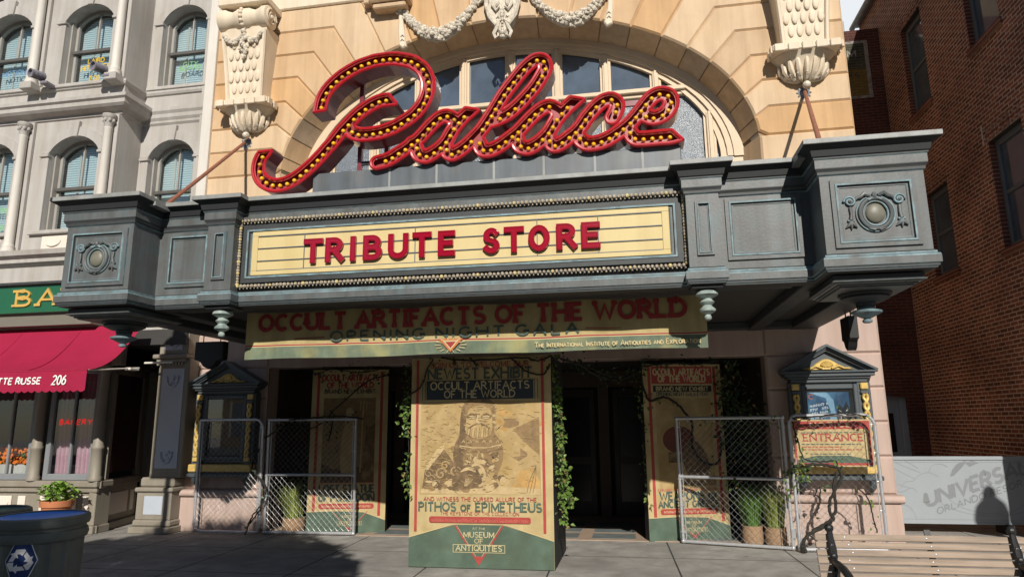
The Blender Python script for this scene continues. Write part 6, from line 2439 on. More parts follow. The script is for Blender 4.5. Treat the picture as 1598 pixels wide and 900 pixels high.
def pic_lost(pr, XX, VV):
    pr.rect(XX(.16), VV(.30), XX(.84), VV(.82), SEP2)
    pr.poly([(XX(.16), VV(.30)), (XX(.84), VV(.30)), (XX(.84), VV(.36)), (XX(.6), VV(.40)), (XX(.3), VV(.38)), (XX(.16), VV(.42))], SEP4)
    pr.poly([(XX(a), VV(b)) for a, b in smooth_path([(.42, .36), (.40, .50), (.43, .62), (.47, .68), (.50, .72), (.54, .69), (.58, .62), (.60, .50), (.57, .36)], 3, True)], SEP1)
    pr.ell(XX(.505), VV(.73), XX(.05), VV(.03), SEPH)
    pr.line([(XX(.66), VV(.36)), (XX(.68), VV(.76))], .02, SEP1)
    for e in (-.04, 0, .04):
        pr.line([(XX(.68 + e), VV(.74)), (XX(.685 + e), VV(.80))], .015, SEP1)
    pr.poly([(XX(.68), VV(.30)), (XX(.72), VV(.62)), (XX(.84), VV(.66)), (XX(.84), VV(.30))], SEP3)


def pic_weap(pr, XX, VV):
    pr.rect(XX(.15), VV(.27), XX(.85), VV(.80), SEP1)
    rr = M('shield_red', (.15, .05, .033), .8, var=.2, scale=8)
    pr.ell(XX(.42), VV(.56), XX(.20), VV(.078), rr, 26)
    pr.poly([(XX(.28), VV(.43)), (XX(.72), VV(.43)), (XX(.72), VV(.49)), (XX(.28), VV(.49))], SEP3)
    pr.poly([(XX(a), VV(b)) for a, b in smooth_path([(.46, .44), (.48, .51), (.56, .555), (.66, .54), (.76, .47), (.78, .38), (.68, .34), (.52, .36)], 3, True)], SEP3)
    pr.poly([(XX(.42), VV(.30)), (XX(.86), VV(.30)), (XX(.86), VV(.34)), (XX(.42), VV(.335))], SEP2)
    pr.poly([(XX(.50), VV(.345)), (XX(.60), VV(.365)), (XX(.74), VV(.335)), (XX(.6), VV(.325))], SEPH)


INKK = M('ink_black', (.03, .03, .028), .8)
side_poster('poster_board', (-5.06, 10.14), (-3.86, 10.36), 2.50, 'shaded poster board about a lost statue leaning behind the left gates',
            [('OCCULT ARTIFACTS', .5, .93, .09, INKR, .74, .1), ('OF THE WORLD', .5, .885, .08, INKR, .6, .1), ('BRAND NEW EXHIBIT', .5, .85, .06, INKK, .66, .08)],
            [('LOST STATUE', .5, .242, .105, INKG, .70, .11), ('of POSEIDON', .5, .190, .105, INKG, .70, .11), ('SEARCH THE DEPTHS FOR THE', .5, .288, .03, INKP, .70, 0)], pic_lost)


def heads_weap():
    return [('OCCULT ARTIFACTS', .5, .935, .085, INKC, .72, .1), ('OF THE WORLD', .5, .895, .085, INKC, .60, .1), ('BRAND NEW EXHIBIT', .5, .842, .055, INKC, .66, .06), ('OPENING NIGHT GALA EVENT', .5, .812, .05, INKG, .66, .05)]


def pic_weap2(pr, XX, VV):
    pic_weap(pr, XX, VV)
    pr.rect(XX(.115), VV(.883), XX(.885), VV(.985), INKR2)
    pr.rect(XX(.13), VV(.836), XX(.87), VV(.872), INKK)


side_poster('poster_board', (.13, 10.02), (1.27, 10.38), 2.46, 'poster board about ancient weapons behind the right gate with a cable across it',
            heads_weap(), [('WEAPONS of', .5, .225, .10, INKG, .70, .11), ('ANCIENT GREECE', .5, .183, .08, INKG, .74, .10), ('EXPLORE THE LEGENDARY COLLECTION', .5, .272, .03, INKP, .74, 0)], pic_weap2)

# ================================================================== chain-link gates
GALV = M('galvanised_steel', (.56, .57, .59), .38, metal=.6, var=.12, scale=30)
WIRE = M('galvanised_wire', (.48, .49, .50), .42, metal=.6, var=.1, scale=30)


def gate(a, b, H, label, mid=None, rnd=(0, 0, 0, 0), lean=0.0, posts=True, latch=True):
    """Frame of pipe from a to b on the ground with a woven diamond mesh; rnd = corner radii bl, br, tr, tl."""
    A, B = Vector((a[0], a[1], .035)), Vector((b[0], b[1], .035))
    u = (B - A).normalized()
    n = Vector((u.y, -u.x, 0))
    up_ = (Vector((0, 0, 1)) - n * lean).normalized()
    Wd = (B - A).length
    P = lambda x, z, o=0: A + u * x + up_ * z + n * o
    t = thing('chain_link_gate', label, 'gate', tuple((A + B) / 2 - Vector((0, 0, .035))), 'chain link gate panels in front of the theatre')
    m = MB()
    pts = []
    for (cx, cz, r_, a0) in ((rnd[0], rnd[0], rnd[0], 180), (Wd - rnd[1], rnd[1], rnd[1], 270), (Wd - rnd[2], H - rnd[2], rnd[2], 0), (rnd[3], H - rnd[3], rnd[3], 90)):
        if r_ > 0:
            pts += arc(cx, cz, r_, r_, a0, a0 + 90, 6)
        else:
            pts += [(cx, cz)]
    if max(rnd) == 0:
        for (p, q) in zip(pts, pts[1:] + pts[:1]):
            m.tube([P(*p), P(*q)], .0215, GALV, 10)
        for p in pts:
            m.ball(P(*p), .03, GALV, 8, 6)
    else:
        m.tube([P(*p) for p in pts], .0215, GALV, 10, closed=True)
    for x in np.linspace(.16, Wd - .16, 4):   # tie wires and clips along the top rail
        m.tube([P(x, H - .05, .03), P(x, H + .028, .012), P(x, H + .028, -.012), P(x, H - .05, -.02)], .005, GALV, 5)
    m.build('frame', t)
    if mid:
        m = MB()
        m.tube([P(0, mid), P(Wd, mid)], .0205, GALV, 10)
        for x in (.0, Wd):
            m.tube([P(x + (-.035 if x else .0), mid), P(x + (0 if x else .035), mid)], .028, GALV, 8)
        m.build('mid_rail', t)
    m = MB()
    dw, dh = .088, .090
    x = .03
    i = 0
    cols = int((Wd - .06) / (dw / 2))
    dw = 2 * (Wd - .06) / cols
    rows = int((H - .06) / (dh / 2))
    dh = 2 * (H - .06) / rows
    rg = random.Random(int(a[0] * 100))
    for i in range(cols):
        x0 = .03 + i * dw / 2
        pts = []
        for k in range(rows + 1):
            s_ = (k + i) % 2
            pts.append(P(x0 + (dw / 2 if s_ else 0) + rg.uniform(-.003, .003), .03 + k * dh / 2 + rg.uniform(-.003, .003), (.003 if s_ else -.003) + .012 * math.sin(x0 * 3.1 + k * .21)))
        m.tube(pts, .0020, WIRE, 3, smooth=False, caps=False)
    m.build('chain_link_mesh', t)
    m = MB()                               # tension bar and clips down one side, knuckles along the top
    for x, xo in ((.045, 0), (Wd - .045, Wd)):
        m = MB()
        m.tube([P(x, .03), P(x, H - .03)], .006, GALV, 6)
        for k in range(5):
            z = .12 + (H - .24) * k / 4
            m.tube([P(xo, z - .012), P(xo, z + .012)], .027, GALV, 8)
            m.tube([P(x, z), P(xo, z)], .006, GALV, 5)
        m.build('tension_bar', t)
    if latch:
        m = MB()
        z = .18
        m.obox(P(Wd + (.02 if latch > 0 else -Wd - .02), z), u, n, up_, .03, .03, .06, GALV, .006)
        m.tube([P(Wd + .02 if latch > 0 else -.02, z - .12), P(Wd + .02 if latch > 0 else -.02, z + .12)], .011, GALV, 7)
        m.build('latch', t)
    return t


gate((-6.82, 9.93), (-5.74, 9.94), 1.69, 'rounded chain link gate leaf leaning at the left display case', rnd=(.12, .02, .13, .02), lean=-.02)
gate((-5.66, 9.98), (-4.23, 10.02), 1.68, 'square chain link gate with a middle rail before the lost statue poster', mid=.85, lean=-.02, latch=False)
gate((.58, 9.93), (1.92, 9.55), 1.64, 'square chain link gate with a middle rail before the ancient weapons poster', mid=.85, lean=-.02, latch=1)
gate((1.985, 9.48), (3.04, 9.55), 1.66, 'rounded chain link gate leaf in front of the right display case', rnd=(.02, .02, .13, .10), lean=-.0, latch=False)

# ================================================================== display cases
CASE = M('case_blue_grey_paint', (.066, .080, .088), .42, var=.12, spec=.5)
GILT = M('gilding', (.60, .42, .13), .45, metal=.15, var=.25, scale=18, bump=.2)


def display_case(cx, lab, poster):
    t = thing('display_case', lab, 'display case', (cx, 10.15, .8), 'gilded display cases on the theatre wall')
    yw, yf = 10.17, 9.99
    m = MB()
    m.box(cx - .52, cx + .52, 10.03, yw, 1.06, 2.16, CASE, .01)
    m.box(cx - .36, cx + .36, 10.0, 10.03, 1.10, 1.16, CASE, .008)
    for s_ in (-1, 1):
        m.box(cx + s_ * .37, cx + s_ * .31, 9.99, 10.03, 1.10, 2.12, CASE, .012)
        m.box(cx + s_ * .53, cx + s_ * .36, 9.995, 10.035, 1.04, 2.14, CASE, .006)
    m.box(cx - .31, cx + .31, 9.992, 10.03, 2.05, 2.12, CASE, .012)
    m.box(cx - .56, cx + .56, 9.93, yw, .84, .90, CASE, .012)
    m.box(cx - .53, cx + .53, 9.95, yw, .90, .925, CASE, .008)
    body = m.build('case', t)
    m = MB()                               # entablature and pediment
    for (hw, y, z0, z1) in ((.50, 9.98, 2.14, 2.19), (.54, 9.95, 2.19, 2.22), (.585, 9.92, 2.22, 2.27), (.62, 9.89, 2.27, 2.30)):
        m.box(cx - hw, cx + hw, y, yw, z0, z1, CASE, .008)
    m.prism([(cx - .54, 2.30), (cx + .54, 2.30), (cx, 2.60)], 10.03, yw, CASE)
    for s_ in (-1, 1):
        q0, q1 = Vector((cx + s_ * .63, 0, 2.315)), Vector((cx, 0, 2.665))
        d = (q1 - q0).normalized()
        nz = Vector((-d.z, 0, d.x)) * (1 if s_ < 0 else -1)
        if nz.z < 0: nz = -nz
        L = (q1 - q0).length
        for (y0, o0, o1) in ((9.90, -.028, .0), (9.94, -.052, -.028), (9.97, -.075, -.052)):
            pts = [q0 + nz * o0, q0 + nz * o1, q1 + Vector((0, 0, o1 / d.dot(d) * 1.2)), q1 + Vector((0, 0, o0 * 1.2))]
            m.prism([(p.x, p.z) for p in pts], y0 + (0.0015 if s_ > 0 else 0), yw - .004, CASE)
    m.build('pediment', t)
    m = MB()
    sh = [(-.34, 2.315), (-.30, 2.345), (-.20, 2.355), (-.14, 2.40), (-.08, 2.44), (-.03, 2.465), (.03, 2.465), (.08, 2.44), (.14, 2.40), (.20, 2.355), (.30, 2.345), (.34, 2.315)]
    m.prism([(cx + a, b) for a, b in sh], 10.0, 10.035, GILT, .012)
    for k in range(7):
        a = R(30 + k * 20)
        m.tube([(cx + .02 * math.cos(a), 9.995, 2.35 + .01 * math.sin(a)), (cx + .09 * math.cos(a), 9.985, 2.35 + .085 * math.sin(a))], [.008, .018], GILT, 6)
    for s_ in (-1, 1):
        m.tube([(cx + s_ * .06, 9.992, 2.335), (cx + s_ * .15, 9.985, 2.37), (cx + s_ * .22, 9.99, 2.335), (cx + s_ * .31, 9.995, 2.325)], [.018, .02, .016, .008], GILT, 6)
    m.build('gilded_relief', t)
    for s_ in (-1, 1):
        m = MB()
        x = cx + s_ * .445
        m.box(x - .05, x + .05, 9.955, 9.995, 2.04, 2.13, GILT, .012)
        m.box(x - .055, x + .055, 9.96, 9.995, 1.98, 2.03, CASE, .01)
        for q in (-1, 1):
            m.tube([(x + q * .026 * math.cos(z_ * 26), 9.965 - .012 * abs(math.sin(z_ * 26)), z_) for z_ in np.linspace(1.16, 1.98, 34)], .021, GILT, 6)
        m.box(x - .05, x + .05, 9.955, 9.995, 1.08, 1.15, GILT, .01)
        m.build('twisted_column', t)
    m = MB()
    m.box(cx - .54, cx + .54, 9.925, 10.17, .925, 1.04, GILT, .012)
    m.build('gilded_sill', t)
    for s_ in (-1, 1):
        m = MB()
        x = cx + s_ * .44
        m.tube([(x, 10.08, .86), (x, 9.98, .83), (x, 10.02, .76), (x, 10.10, .70), (x, 10.13, .62)], [.05, .055, .045, .03, .01], CASE, 8)
        m.build('bracket', t)
    m = MB()
    m.box(cx - .31, cx + .31, 10.022, 10.028, 1.15, 2.06, DARKIN)
    if poster:
        pr = board_print(m, cx - .31, cx + .31, 10.02, 1.15)
        NB1, NB2, NB3 = M('poster_night_blue', (.03, .085, .17), .4, var=.4, scale=6, c2=(.10, .24, .36), c2amt=.9, c2scale=4), M('poster_pale_blue', (.25, .40, .52), .4, var=.3, scale=8), M('poster_black', (.012, .014, .018), .4)
        pr.rect(.02, .42, .56, .86, NB1)
        pr.poly([(.03, .86), (.28, .86), (.36, .75), (.37, .60), (.42, .42), (.28, .42), (.31, .60), (.26, .78)], NB2)
        pr.poly([(.37, .42), (.39, .60), (.43, .70), (.47, .64), (.52, .73), (.56, .62), (.57, .42)], NB3)
        for (q) in ([(.41, .62), (.455, .59), (.43, .60)], [(.54, .64), (.50, .60), (.525, .605)], [(.44, .535), (.475, .55), (.51, .535), (.475, .52)], [(.40, .57), (.43, .555), (.415, .55)]):
            pr.poly(q, INKW)
        sk = lambda x, y: (x, y + (x - .05) * .16)
        rg = random.Random(31)
        for k, z in enumerate((.655, .60, .545, .49)):        # four rows of rough hand lettering, too small to read
            x = .045
            while x < .30:
                ww = rg.uniform(.010, .016)
                if rg.random() < .84:
                    pr.line([sk(x, z), sk(x + .002, z + .032), sk(x + ww, z + rg.uniform(0, .03))], .0075, INKW)
                x += ww + .009
        pr.line([(.07 + .03 * math.cos(a), .80 + .03 * math.sin(a)) for a in np.linspace(.5, 5.5, 12)], .012, M('poster_coral', (.5, .14, .10), .5))
    m.build('poster', t)
    m = MB()
    m.face([(cx - .31, 10.006, 1.15), (cx + .31, 10.006, 1.15), (cx + .31, 10.006, 2.06), (cx - .31, 10.006, 2.06)], GLASS)
    m.build('glass', t)
    return t


display_case(-6.47, 'shaded display case with dark glass and gilded relief on the left theatre pier', False)
display_case(2.655, 'sunlit display case with a blue poster and gilded relief on the right theatre pier', True)

# entrance notice hung on the right gate
ES = thing('entrance_notice', 'cream notice board with red ENTRANCE lettering behind the right rounded gate', 'notice board', (2.55, 9.75, 1.04))
m = MB()
m.box(2.05, 3.055, 9.72, 9.745, 1.03, 1.64, PAPER, .004)
pr = board_print(m, 2.05, 3.055, 9.72, 1.03)
pr.rect(.02, .02, .985, .59, INKR2)
pr.rect(.055, .05, .95, .485, PAPER)
pr.poly([(.055, .05), (.95, .05), (.95, .09), (.70, .145), (.30, .145), (.055, .09)], INKGM)
pr.text('NOTICE', .5, .515, .055, INKC, .50, .2, slab=.1, gap=.4)
pr.text('ENTRANCE', .52, .335, .085, INKR2, .74, .2, slab=.12)
rg = random.Random(6)
for (z, a, b, ink) in ((.44, .12, .86, INKG), (.29, .12, .86, INKG), (.255, .12, .62, INKR2), (.22, .12, .86, INKR2), (.165, .22, .72, INKG)):
    x = a
    while x < b:
        ww = rg.uniform(.02, .07)
        pr.line([(x, z), (min(b, x + ww), z)], .013, ink)
        x += ww + .014
m.build('board', ES)
m = MB()
for x in (2.3, 2.8):
    m.tube([(x, 9.735, 1.62), (x, 9.62, 1.70), (x, 9.56, 1.69)], .006, BLK, 5)
    m.tube([(x, 9.735, 1.05), (x, 9.99, 1.02)], .012, BLK, 5)
m.build('hanger', ES)

# ================================================================== grasses in burlap pots
BURL = M('burlap', (.33, .21, .12), .95, var=.22, scale=40, bump=.5, bscale=120)
GRASS = M('fresh_grass_blade', (.08, .17, .025), .6, var=.35, scale=14)
GRASS2 = M('yellowing_grass_blade', (.20, .24, .05), .65, var=.35, scale=12)


def grass_pot(x, y, r_, hp, hg, n, lab, mat, seed, lean=0.0):
    t = thing('potted_grass', lab, 'potted plant', (x, y, 0), 'grass pots behind the gates')
    m = MB()
    rg = random.Random(seed)
    m.lathe([(r_ * .92, 0), (r_ * 1.02, .03), (r_ * 1.06, hp * .5), (r_ * 1.02, hp * .9), (r_ * 1.05, hp), (r_ * .95, hp), (r_ * .9, hp - .03)], (x, y, 0), BURL, 18, cap=False)
    m.lathe([(0, hp - .03), (r_ * .93, hp - .03)], (x, y, 0), SOIL, 18)
    m.build('pot', t)
    m = MB()
    for k in range(n):
        a = rg.uniform(0, 6.283)
        q = r_ * .8 * math.sqrt(rg.random())
        p0 = Vector((x + q * math.cos(a), y + q * math.sin(a), hp - .03))
        L = hg * rg.uniform(.55, 1.05)
        o = Vector((math.cos(a), math.sin(a), 0)) * (rg.uniform(.02, .17) if rg.random() < .8 else rg.uniform(.2, .34)) * (hg / .7) + Vector((lean, 0, 0)) * L
        w_ = Vector((-math.sin(a + rg.uniform(-1, 1)), math.cos(a), 0)).normalized() * rg.uniform(.003, .006)
        pts = [p0, p0 + Vector((0, 0, L * .45)) + o * .18, p0 + Vector((0, 0, L * .8)) + o * .55, p0 + Vector((0, 0, L * rg.uniform(.86, 1))) + o]
        ws = [1, 1, .7, .1]
        for i in range(3):
            m.face([pts[i] - w_ * ws[i], pts[i] + w_ * ws[i], pts[i + 1] + w_ * ws[i + 1], pts[i + 1] - w_ * ws[i + 1]], mat)
    m.build('grass', t)
    return t


grass_pot(1.50, 9.98, .13, .25, .60, 420, 'burlap pot of bright green tall grass nearest the ancient weapons poster', GRASS, 4, -.05)
grass_pot(1.79, 9.93, .135, .24, .62, 420, 'burlap pot of yellow green tall grass nearest the right gate posts', GRASS2, 5)
grass_pot(-5.33, 10.28, .17, .22, .62, 460, 'burlap pot of tall grass behind the left square gate', GRASS2, 6, .05)
m = MB()
m.box(1.97, 2.02, 9.78, 9.83, 0, .30, M('pale_wood_stake', (.55, .42, .30), .8), .004)
tag(m.build('wooden_stake'), 'short pale wooden stake beside the right grass pot', 'stake')

# ================================================================== vines and cables
VST = M('dark_vine_stem', (.022, .020, .016), .8, var=.3, bump=.3)
VLF = M('ivy_leaf', (.095, .165, .03), .45, var=.45, scale=10, c2=(.21, .28, .065), c2amt=.6, c2scale=6)
VLFB = M('browned_leaf', (.20, .15, .05), .7, var=.3)
VLFD = M('dark_ivy_leaf', (.035, .065, .018), .55, var=.4, scale=10)


def vine(label, paths, n, spread, size, mat, seed, name='vine', cat='vine', r=.010, bias=Vector((0, -.5, -.3)), group='vines trailing over the entrance', lumps=None):
    rg = random.Random(seed)
    allp = [Vector(p) for q in paths for p in q]
    c = sum(allp, Vector()) / len(allp)
    t = thing(name, label, cat, tuple(c), group)
    ps = []
    for q in paths:
        m = MB()
        s_ = smooth_path([tuple(p) for p in q], 7)
        s_ = [Vector(p) + Vector((rg.uniform(-.008, .008), rg.uniform(-.008, .008), rg.uniform(-.008, .008))) for p in s_]
        m.tube(s_, r, VST, 6)
        ps.append(s_)
        m.build('stem', t)
    if n:
        m = MB()
        flat = [p for s_ in ps for p in s_]
        for k in range(n):
            p = rg.choice(flat) + Vector((rg.gauss(0, spread), rg.gauss(0, spread * .8), rg.gauss(0, spread)))
            d = Vector((rg.uniform(-1, 1), rg.uniform(-1, .6), rg.uniform(-1, .4))) + bias * .5
            leaf(m, p, d, Vector((rg.uniform(-.6, .6), -1, rg.uniform(0, 1))), size * rg.uniform(.4, 1.3), size * rg.uniform(.35, 1), (mat if rg.random() < .72 else VLFD if rg.random() < .7 else VLFB))
        m.build('leaves', t)
    return t


vine('leafy bright green vine hanging down the right edge of the urn poster', [[(-.93, 8.08, 2.38), (-.90, 8.06, 2.0), (-.885, 8.10, 1.6), (-.86, 8.08, 1.2), (-.87, 8.1, .85), (-.85, 8.14, .5)], [(-.9, 8.1, 1.9), (-.86, 8.2, 1.4), (-.84, 8.2, .95), (-.78, 8.18, .72)]], 420, .032, .056, VLF, 1, r=.006)
vine('leafy vine trailing down the left edge of the urn poster', [[(-2.70, 8.06, 2.38), (-2.73, 8.05, 2.0), (-2.76, 8.05, 1.75), (-2.72, 8.04, 1.4), (-2.74, 8.05, 1.05), (-2.69, 7.98, .80)]], 150, .035, .055, VLF, 2, r=.006)
vine('thin leafy vine hanging in the dark gap left of the urn poster', [[(-3.1, 8.8, 2.4), (-3.06, 8.75, 2.2), (-3.08, 8.72, 1.98), (-3.02, 8.70, 1.90)], [(-3.03, 8.75, 1.55), (-2.98, 8.72, 1.50)]], 22, .03, .05, VLF, 12, r=.005)
vine('dark bare vine looping across the top of the urn poster', [[(-2.72, 7.97, 1.98), (-2.55, 7.965, 2.08), (-2.48, 7.96, 2.28), (-2.40, 7.965, 2.42)], [(-2.15, 7.965, 2.43), (-2.12, 7.96, 2.33)], [(-1.95, 7.965, 2.42), (-1.85, 7.96, 2.32)],
      [(-1.45, 7.965, 2.42), (-1.25, 7.96, 2.24), (-1.05, 7.96, 2.20), (-.96, 7.98, 2.3)], [(-2.3, 7.965, 2.42), (-1.9, 7.96, 2.385), (-1.3, 7.965, 2.40), (-1.1, 7.96, 2.36), (-.95, 7.98, 2.42)]], 24, .03, .04, VLFD, 3, r=.010)
vine('dark leafy vine slung from the banner to the weapons poster', [[(-.85, 8.2, 2.40), (-.55, 8.9, 2.33), (-.30, 9.5, 2.26), (-.05, 9.9, 2.30), (.12, 9.98, 2.40)], [(-.7, 8.5, 2.38), (-.45, 9.1, 2.24), (-.2, 9.7, 2.22), (.1, 9.96, 2.34)], [(.12, 9.96, 2.42), (.5, 10.0, 2.46), (.9, 10.14, 2.45), (1.25, 10.25, 2.5)]], 170, .06, .05, VLFD, 4, r=.014)
vine('thick dark cable snaking over the ancient weapons poster', [[(.12, 9.94, 2.42), (.13, 9.93, 2.15), (.22, 9.95, 1.93), (.42, 10.0, 1.98), (.62, 10.06, 1.86), (.80, 10.12, 1.62), (.78, 10.12, 1.42), (.80, 10.12, 1.24), (.95, 10.16, 1.05), (1.12, 10.2, 1.05), (1.2, 10.24, 1.28), (1.18, 10.22, 1.5)]], 16, .05, .05, VLF, 5, name='cable', cat='cable', r=.017)
vine('dark ivy mass filling the gap right of the ancient weapons poster', [[(1.35, 10.3, 2.45), (1.45, 10.25, 2.0), (1.5, 10.3, 1.5), (1.55, 10.3, 1.0)], [(1.7, 10.3, 1.75), (1.62, 10.25, 1.4), (1.68, 10.3, 1.0)], [(1.3, 10.25, 2.2), (1.32, 10.2, 1.7), (1.36, 10.2, 1.2)]], 620, .11, .06, VLFD, 6, r=.008)
vine('sparse leafy vine down the left edge of the ancient weapons poster', [[(.10, 9.98, 2.35), (.08, 9.97, 2.0), (.12, 9.95, 1.5), (.10, 9.96, 1.0), (.14, 9.96, .5)]], 70, .035, .05, VLF, 7, r=.006)
vine('dark vine sprawling over the lost statue poster', [[(-5.3, 9.9, 1.72), (-4.9, 9.93, 1.74), (-4.5, 9.95, 1.76), (-4.1, 9.98, 1.72)], [(-5.7, 9.9, 1.45), (-5.3, 9.92, 1.62), (-4.9, 9.98, 1.6), (-4.5, 10.0, 1.95), (-4.1, 10.1, 2.3), (-3.8, 10.2, 2.4)], [(-4.62, 9.98, 1.72), (-4.64, 9.98, 1.5), (-4.68, 9.98, 1.38)]], 60, .05, .05, VLFD, 8, r=.011)
vine('dark ivy in the shade over the left doorway', [[(-5.0, 10.1, 2.42), (-4.7, 10.1, 2.5), (-4.3, 10.15, 2.44), (-3.9, 10.2, 2.5)], [(-5.25, 10.25, 1.3), (-5.2, 10.25, .9), (-5.15, 10.2, .6)]], 150, .07, .05, VLFD, 9, r=.008)
vine('black twisted cable on the left rounded gate', [[(-5.75, 9.86, 1.28), (-5.84, 9.85, 1.12), (-5.82, 9.84, .95), (-5.62, 9.86, .75), (-5.62, 9.85, .52), (-5.78, 9.84, .3), (-5.86, 9.84, .12), (-5.88, 9.84, .02)], [(-5.80, 9.86, 1.1), (-5.76, 9.84, .9), (-5.60, 9.84, .68), (-5.66, 9.84, .42), (-5.83, 9.83, .16)]], 18, .05, .055, M('grey_green_leaf', (.13, .17, .13), .6), 10, name='cable', cat='cable', r=.011, group='cables on the gates')
vine('thick black cable coiling down the right rounded gate', [[(1.98, 9.44, 1.05), (2.15, 9.43, 1.075), (2.38, 9.43, 1.07), (2.52, 9.43, 1.03), (2.54, 9.42, .9), (2.42, 9.42, .72), (2.36, 9.42, .52), (2.40, 9.42, .42), (2.28, 9.42, .32), (2.08, 9.42, .22), (2.0, 9.41, .10), (2.0, 9.40, .015)],
      [(2.50, 9.44, .98), (2.44, 9.43, .8), (2.44, 9.42, .55), (2.34, 9.42, .38), (2.14, 9.42, .27), (2.02, 9.41, .14), (2.03, 9.40, .015)]], 0, .03, .05, VST, 11, name='cable', cat='cable', r=.019, group='cables on the gates')
vine('thin black cable with leaves running over the entrance notice', [[(2.02, 9.45, 1.62), (2.06, 9.45, 1.4), (2.12, 9.45, 1.16), (2.3, 9.46, 1.11), (2.5, 9.46, 1.12), (2.52, 9.46, 1.06)], [(2.2, 9.45, .68), (2.28, 9.44, .8), (2.26, 9.44, .62), (2.2, 9.44, .45)], [(2.02, 9.45, 1.66), (2.4, 9.46, 1.69), (2.7, 9.47, 1.71), (2.95, 9.5, 1.68)], [(2.1, 9.40, .22), (2.3, 9.38, .05), (2.42, 9.38, .015)],
      [(2.75, 9.52, .78), (2.86, 9.52, .65), (2.9, 9.5, .4), (2.92, 9.5, .25)]], 46, .05, .055, VLF, 13, name='cable', cat='cable', r=.009, group='cables on the gates')
vine('leafy vine clinging to the right gate posts', [[(1.93, 9.5, .7), (1.96, 9.46, .95), (2.04, 9.45, 1.05), (2.12, 9.44, .95), (2.1, 9.44, 1.15)], [(.9, 9.82, 1.65), (1.3, 9.72, 1.68), (1.9, 9.52, 1.68)], [(1.2, 9.74, .88), (1.25, 9.72, .82)]], 110, .05, .055, VLF, 14, r=.007)

# ================================================================== bench
BE = thing('park_bench', 'wooden slatted bench with black cast iron ends at the right front', 'bench', (1.95, 5.3, 0))
OAK = M('weathered_oak', (.325, .25, .19), .7, var=.25, scale=5, bump=.25, bscale=30, c2=(.20, .16, .125), c2amt=.7, c2scale=3, stretch=(.6, 9, 9))
lean = Vector((0, .26, 1)).normalized()
nrm = Vector((0, -1, .26)).normalized()
for k in range(9):
    m = MB()
    c = Vector((2.02, 5.42, .815)) - lean * (.0515 * k)
    
    m.obox(c, Vector((1, 0, 0)), nrm, lean, .78, .012, .0215, OAK, .004)
    for x in (1.46, 2.0, 2.56):
        q = Vector((x + .01 * ((k * 7) % 5 - 2), c.y, c.z)) + nrm * .013
        m.ball(q, .007, GALV, 7, 4, (1, .4, 1))
    m.build('slat', BE)
for k in range(6):
    m = MB()
    m.obox(Vector((2.02, 5.22 - .083 * k, .40 + .006 * k)), Vector((1, 0, 0)), Vector((0, 1, .05)).normalized(), Vector((0, -.05, 1)).normalized(), .78, .036, .013, OAK, .005)
    m.build('slat', BE)
for x in (1.34, 2.52):
    m = MB()
    f = lambda y, z: (x, y, z)
    # back stay with its ball finial, foot
    m.tube([f(5.40, .865), f(5.39, .82), f(5.36, .74), f(5.335, .64), f(5.31, .55), f(5.28, .45), f(5.26, .40)], [.02, .023, .03, .021, .027, .023, .026], IRON, 8)
    for (y, z) in ((5.405, .88), (5.37, .765), (5.345, .70), (5.32, .60)):
        m.ball(f(y, z), .032 if z > .86 else .029, IRON, 9, 7)
    m.tube([f(5.34, .66), f(5.26, .665), f(5.12, .655), f(5.0, .63), (x, 4.93, .58), (x, 4.93, .52), (x, 4.98, .50), (x, 5.01, .53), (x, 4.99, .56)], [.021, .024, .026, .026, .024, .021, .019, .018, .015], IRON, 8)
    m.tube([f(5.26, .40), f(5.0, .38), f(4.80, .40), f(4.76, .44)], .018, IRON, 8)
    m.tube([f(5.0, .62), f(5.03, .5), f(4.95, .39)], .014, IRON, 8)
    for (ya, yb) in ((5.26, 5.42), (4.86, 4.76)):
        m.tube([f(ya, .40), f((ya + yb) / 2, .25), f((ya + yb) / 2 + .02 * (1 if ya > 5 else -1), .12), f(yb, .02), f(yb + .0, .0)], [.022, .018, .018, .02, .024], IRON, 8)
    m.tube([f(5.32, .14), f(5.05, .24), f(4.84, .14)], .013, IRON, 7)
    m.build('iron_end', BE)
m = MB()
m.obox(Vector((2.0, 5.385, .62)), Vector((1, 0, 0)), nrm, lean, .02, .006, .26, IRON)
m.build('back_stay', BE)

# ================================================================== litter bins
BINP = M('bin_dark_green_grey', (.11, .125, .112), .5, var=.2, scale=5, bump=.1)
BINB = M('bin_blue_lid', (.06, .26, .85), .35, var=.12)
BING = M('bin_green_lid', (.02, .075, .06), .4, var=.12)
BINS = M('recycling_blue', (.010, .035, .15), .4)


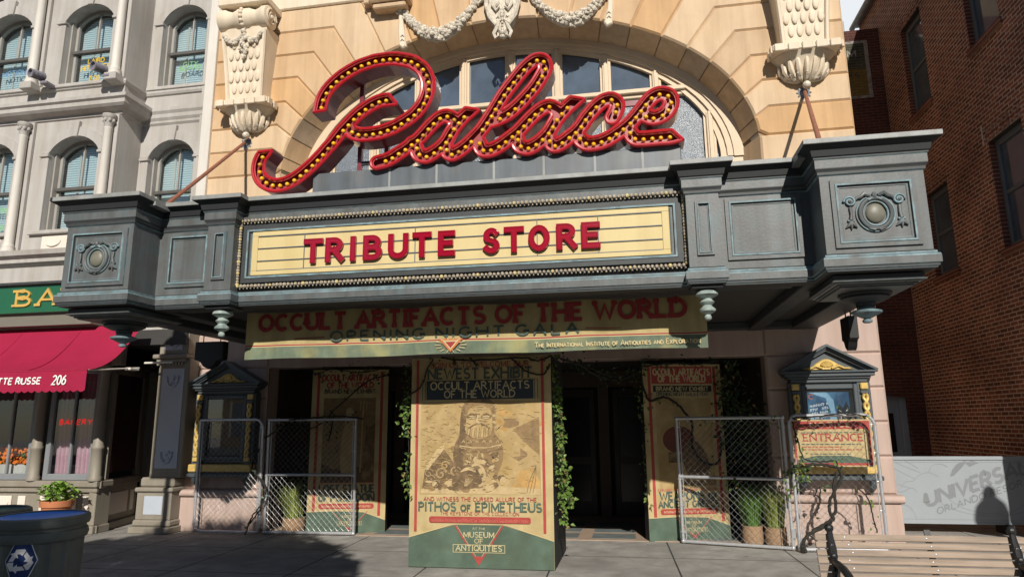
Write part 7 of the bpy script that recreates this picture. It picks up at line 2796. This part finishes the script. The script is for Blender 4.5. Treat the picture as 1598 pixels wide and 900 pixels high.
def litter_bin(x, y, lab, lid, sign):
    t = thing('litter_bin', lab, 'litter bin', (x, y, 0), 'litter bins at the left kerb')
    m = MB()
    n = 72
    vs, fs = [], []
    prof = [(.265, 0), (.275, .03), (.285, .80)]
    for (r_, h) in prof:
        for i in range(n):
            a = 2 * math.pi * i / n
            rr = r_ + (.006 if (i // 2) % 2 else -.004) * (1 if h > .0 else 0)
            vs.append((x + rr * math.cos(a), y + rr * math.sin(a), h))
    for j in range(len(prof) - 1):
        for i in range(n):
            fs.append((j * n + i, j * n + (i + 1) % n, (j + 1) * n + (i + 1) % n, (j + 1) * n + i))
    m.mesh(vs, fs, BINP, True)
    m.v = [(q[0], q[1], q[2] * 1.06) for q in m.v]
    m.build('body', t, angle=25)
    m = MB()
    m.lathe([(.285, .79), (.305, .80), (.315, .83), (.305, .86), (.295, .865), (.295, .885), (.312, .89), (.32, .915), (.315, .945), (.30, .955), (.288, .952), (.285, .90)], (x, y, 0), BINP, 48, cap=False)
    m.v = [(q[0], q[1], q[2] * 1.06) for q in m.v]
    m.build('rim', t, angle=40)
    m = MB()
    m.lathe([(.287, .945), (.27, .935), (.22, .918), (.13, .905), (.125, .905), (.125, .80)], (x, y, 0), lid, 48, cap=False)
    m.lathe([(0, .80), (.126, .80)], (x, y, 0), DARKIN, 32)
    if sign:
        pr = Print(m, (x, y, .927), (1, 0, 0), (0, 1, 0), (0, 0, 1))
    m.v = [(q[0], q[1], q[2] * 1.06) for q in m.v]
    m.build('lid', t, angle=40)
    if sign:
        m = MB()
        ang = R(-64)                        # the badge looks towards the street, a bit to the left
        rad = .296

        class Cyl(Print):
            def pt(self, u, v, l):
                a = ang + u / rad
                return (x + (rad + l) * math.cos(a), y + (rad + l) * math.sin(a), .74 + v)
        pr = Cyl(m, (0, 0, 0), (1, 0, 0), (0, 0, 1), (0, -1, 0))
        def cpoly(pts, mt):                  # densified so that the badge follows the round of the bin
            l = pr.up(.0015)
            q = []
            for i in range(len(pts)):
                a, b = Vector(pts[i]), Vector(pts[(i + 1) % len(pts)])
                q += [tuple(a + (b - a) * k / 4) for k in range(4)]
            c = (sum(p[0] for p in q) / len(q), sum(p[1] for p in q) / len(q))
            for i in range(len(q)):
                a, b = q[i], q[(i + 1) % len(q)]
                m2a, m2b = ((a[0] + c[0]) / 2, (a[1] + c[1]) / 2), ((b[0] + c[0]) / 2, (b[1] + c[1]) / 2)
                m.face([pr.pt(*c, l), pr.pt(*m2a, l), pr.pt(*m2b, l)], mt)
                m.face([pr.pt(*m2a, l), pr.pt(*a, l), pr.pt(*b, l), pr.pt(*m2b, l)], mt)
        hexa = [(.098 * math.cos(R(90 + 60 * k)) * 1.0, .115 * math.sin(R(90 + 60 * k))) for k in range(6)]
        hexa = [(-.045, .105), (.055, .105), (.098, .0), (.055, -.112), (-.045, -.112), (-.09, -.0)]
        cpoly([(a * 1.06, b * 1.06) for a, b in hexa], INKW)
        cpoly(hexa, BINS)
        for k in range(3):                   # three chasing arrows
            rot = R(120 * k)
            def rt(p):
                return (p[0] * math.cos(rot) - p[1] * math.sin(rot), p[0] * math.sin(rot) + p[1] * math.cos(rot))
            cpoly([rt(p) for p in ((-.028, .078), (.022, .078), (.030, .066), (.012, .034), (-.005, .046), (-.042, .046))], INKW)
            cpoly([rt(p) for p in ((.034, .060), (.060, .020), (.075, .028), (.063, -.012), (.022, -.002), (.036, .006), (.020, .034))], INKW)
        m.build('recycling_badge', t)
    return t


litter_bin(-4.36, 4.52, 'grey green ribbed recycling bin with blue top and white arrows badge', BINB, True)
litter_bin(-5.12, 4.76, 'ribbed litter bin with green top cut by the left picture edge', BING, False)
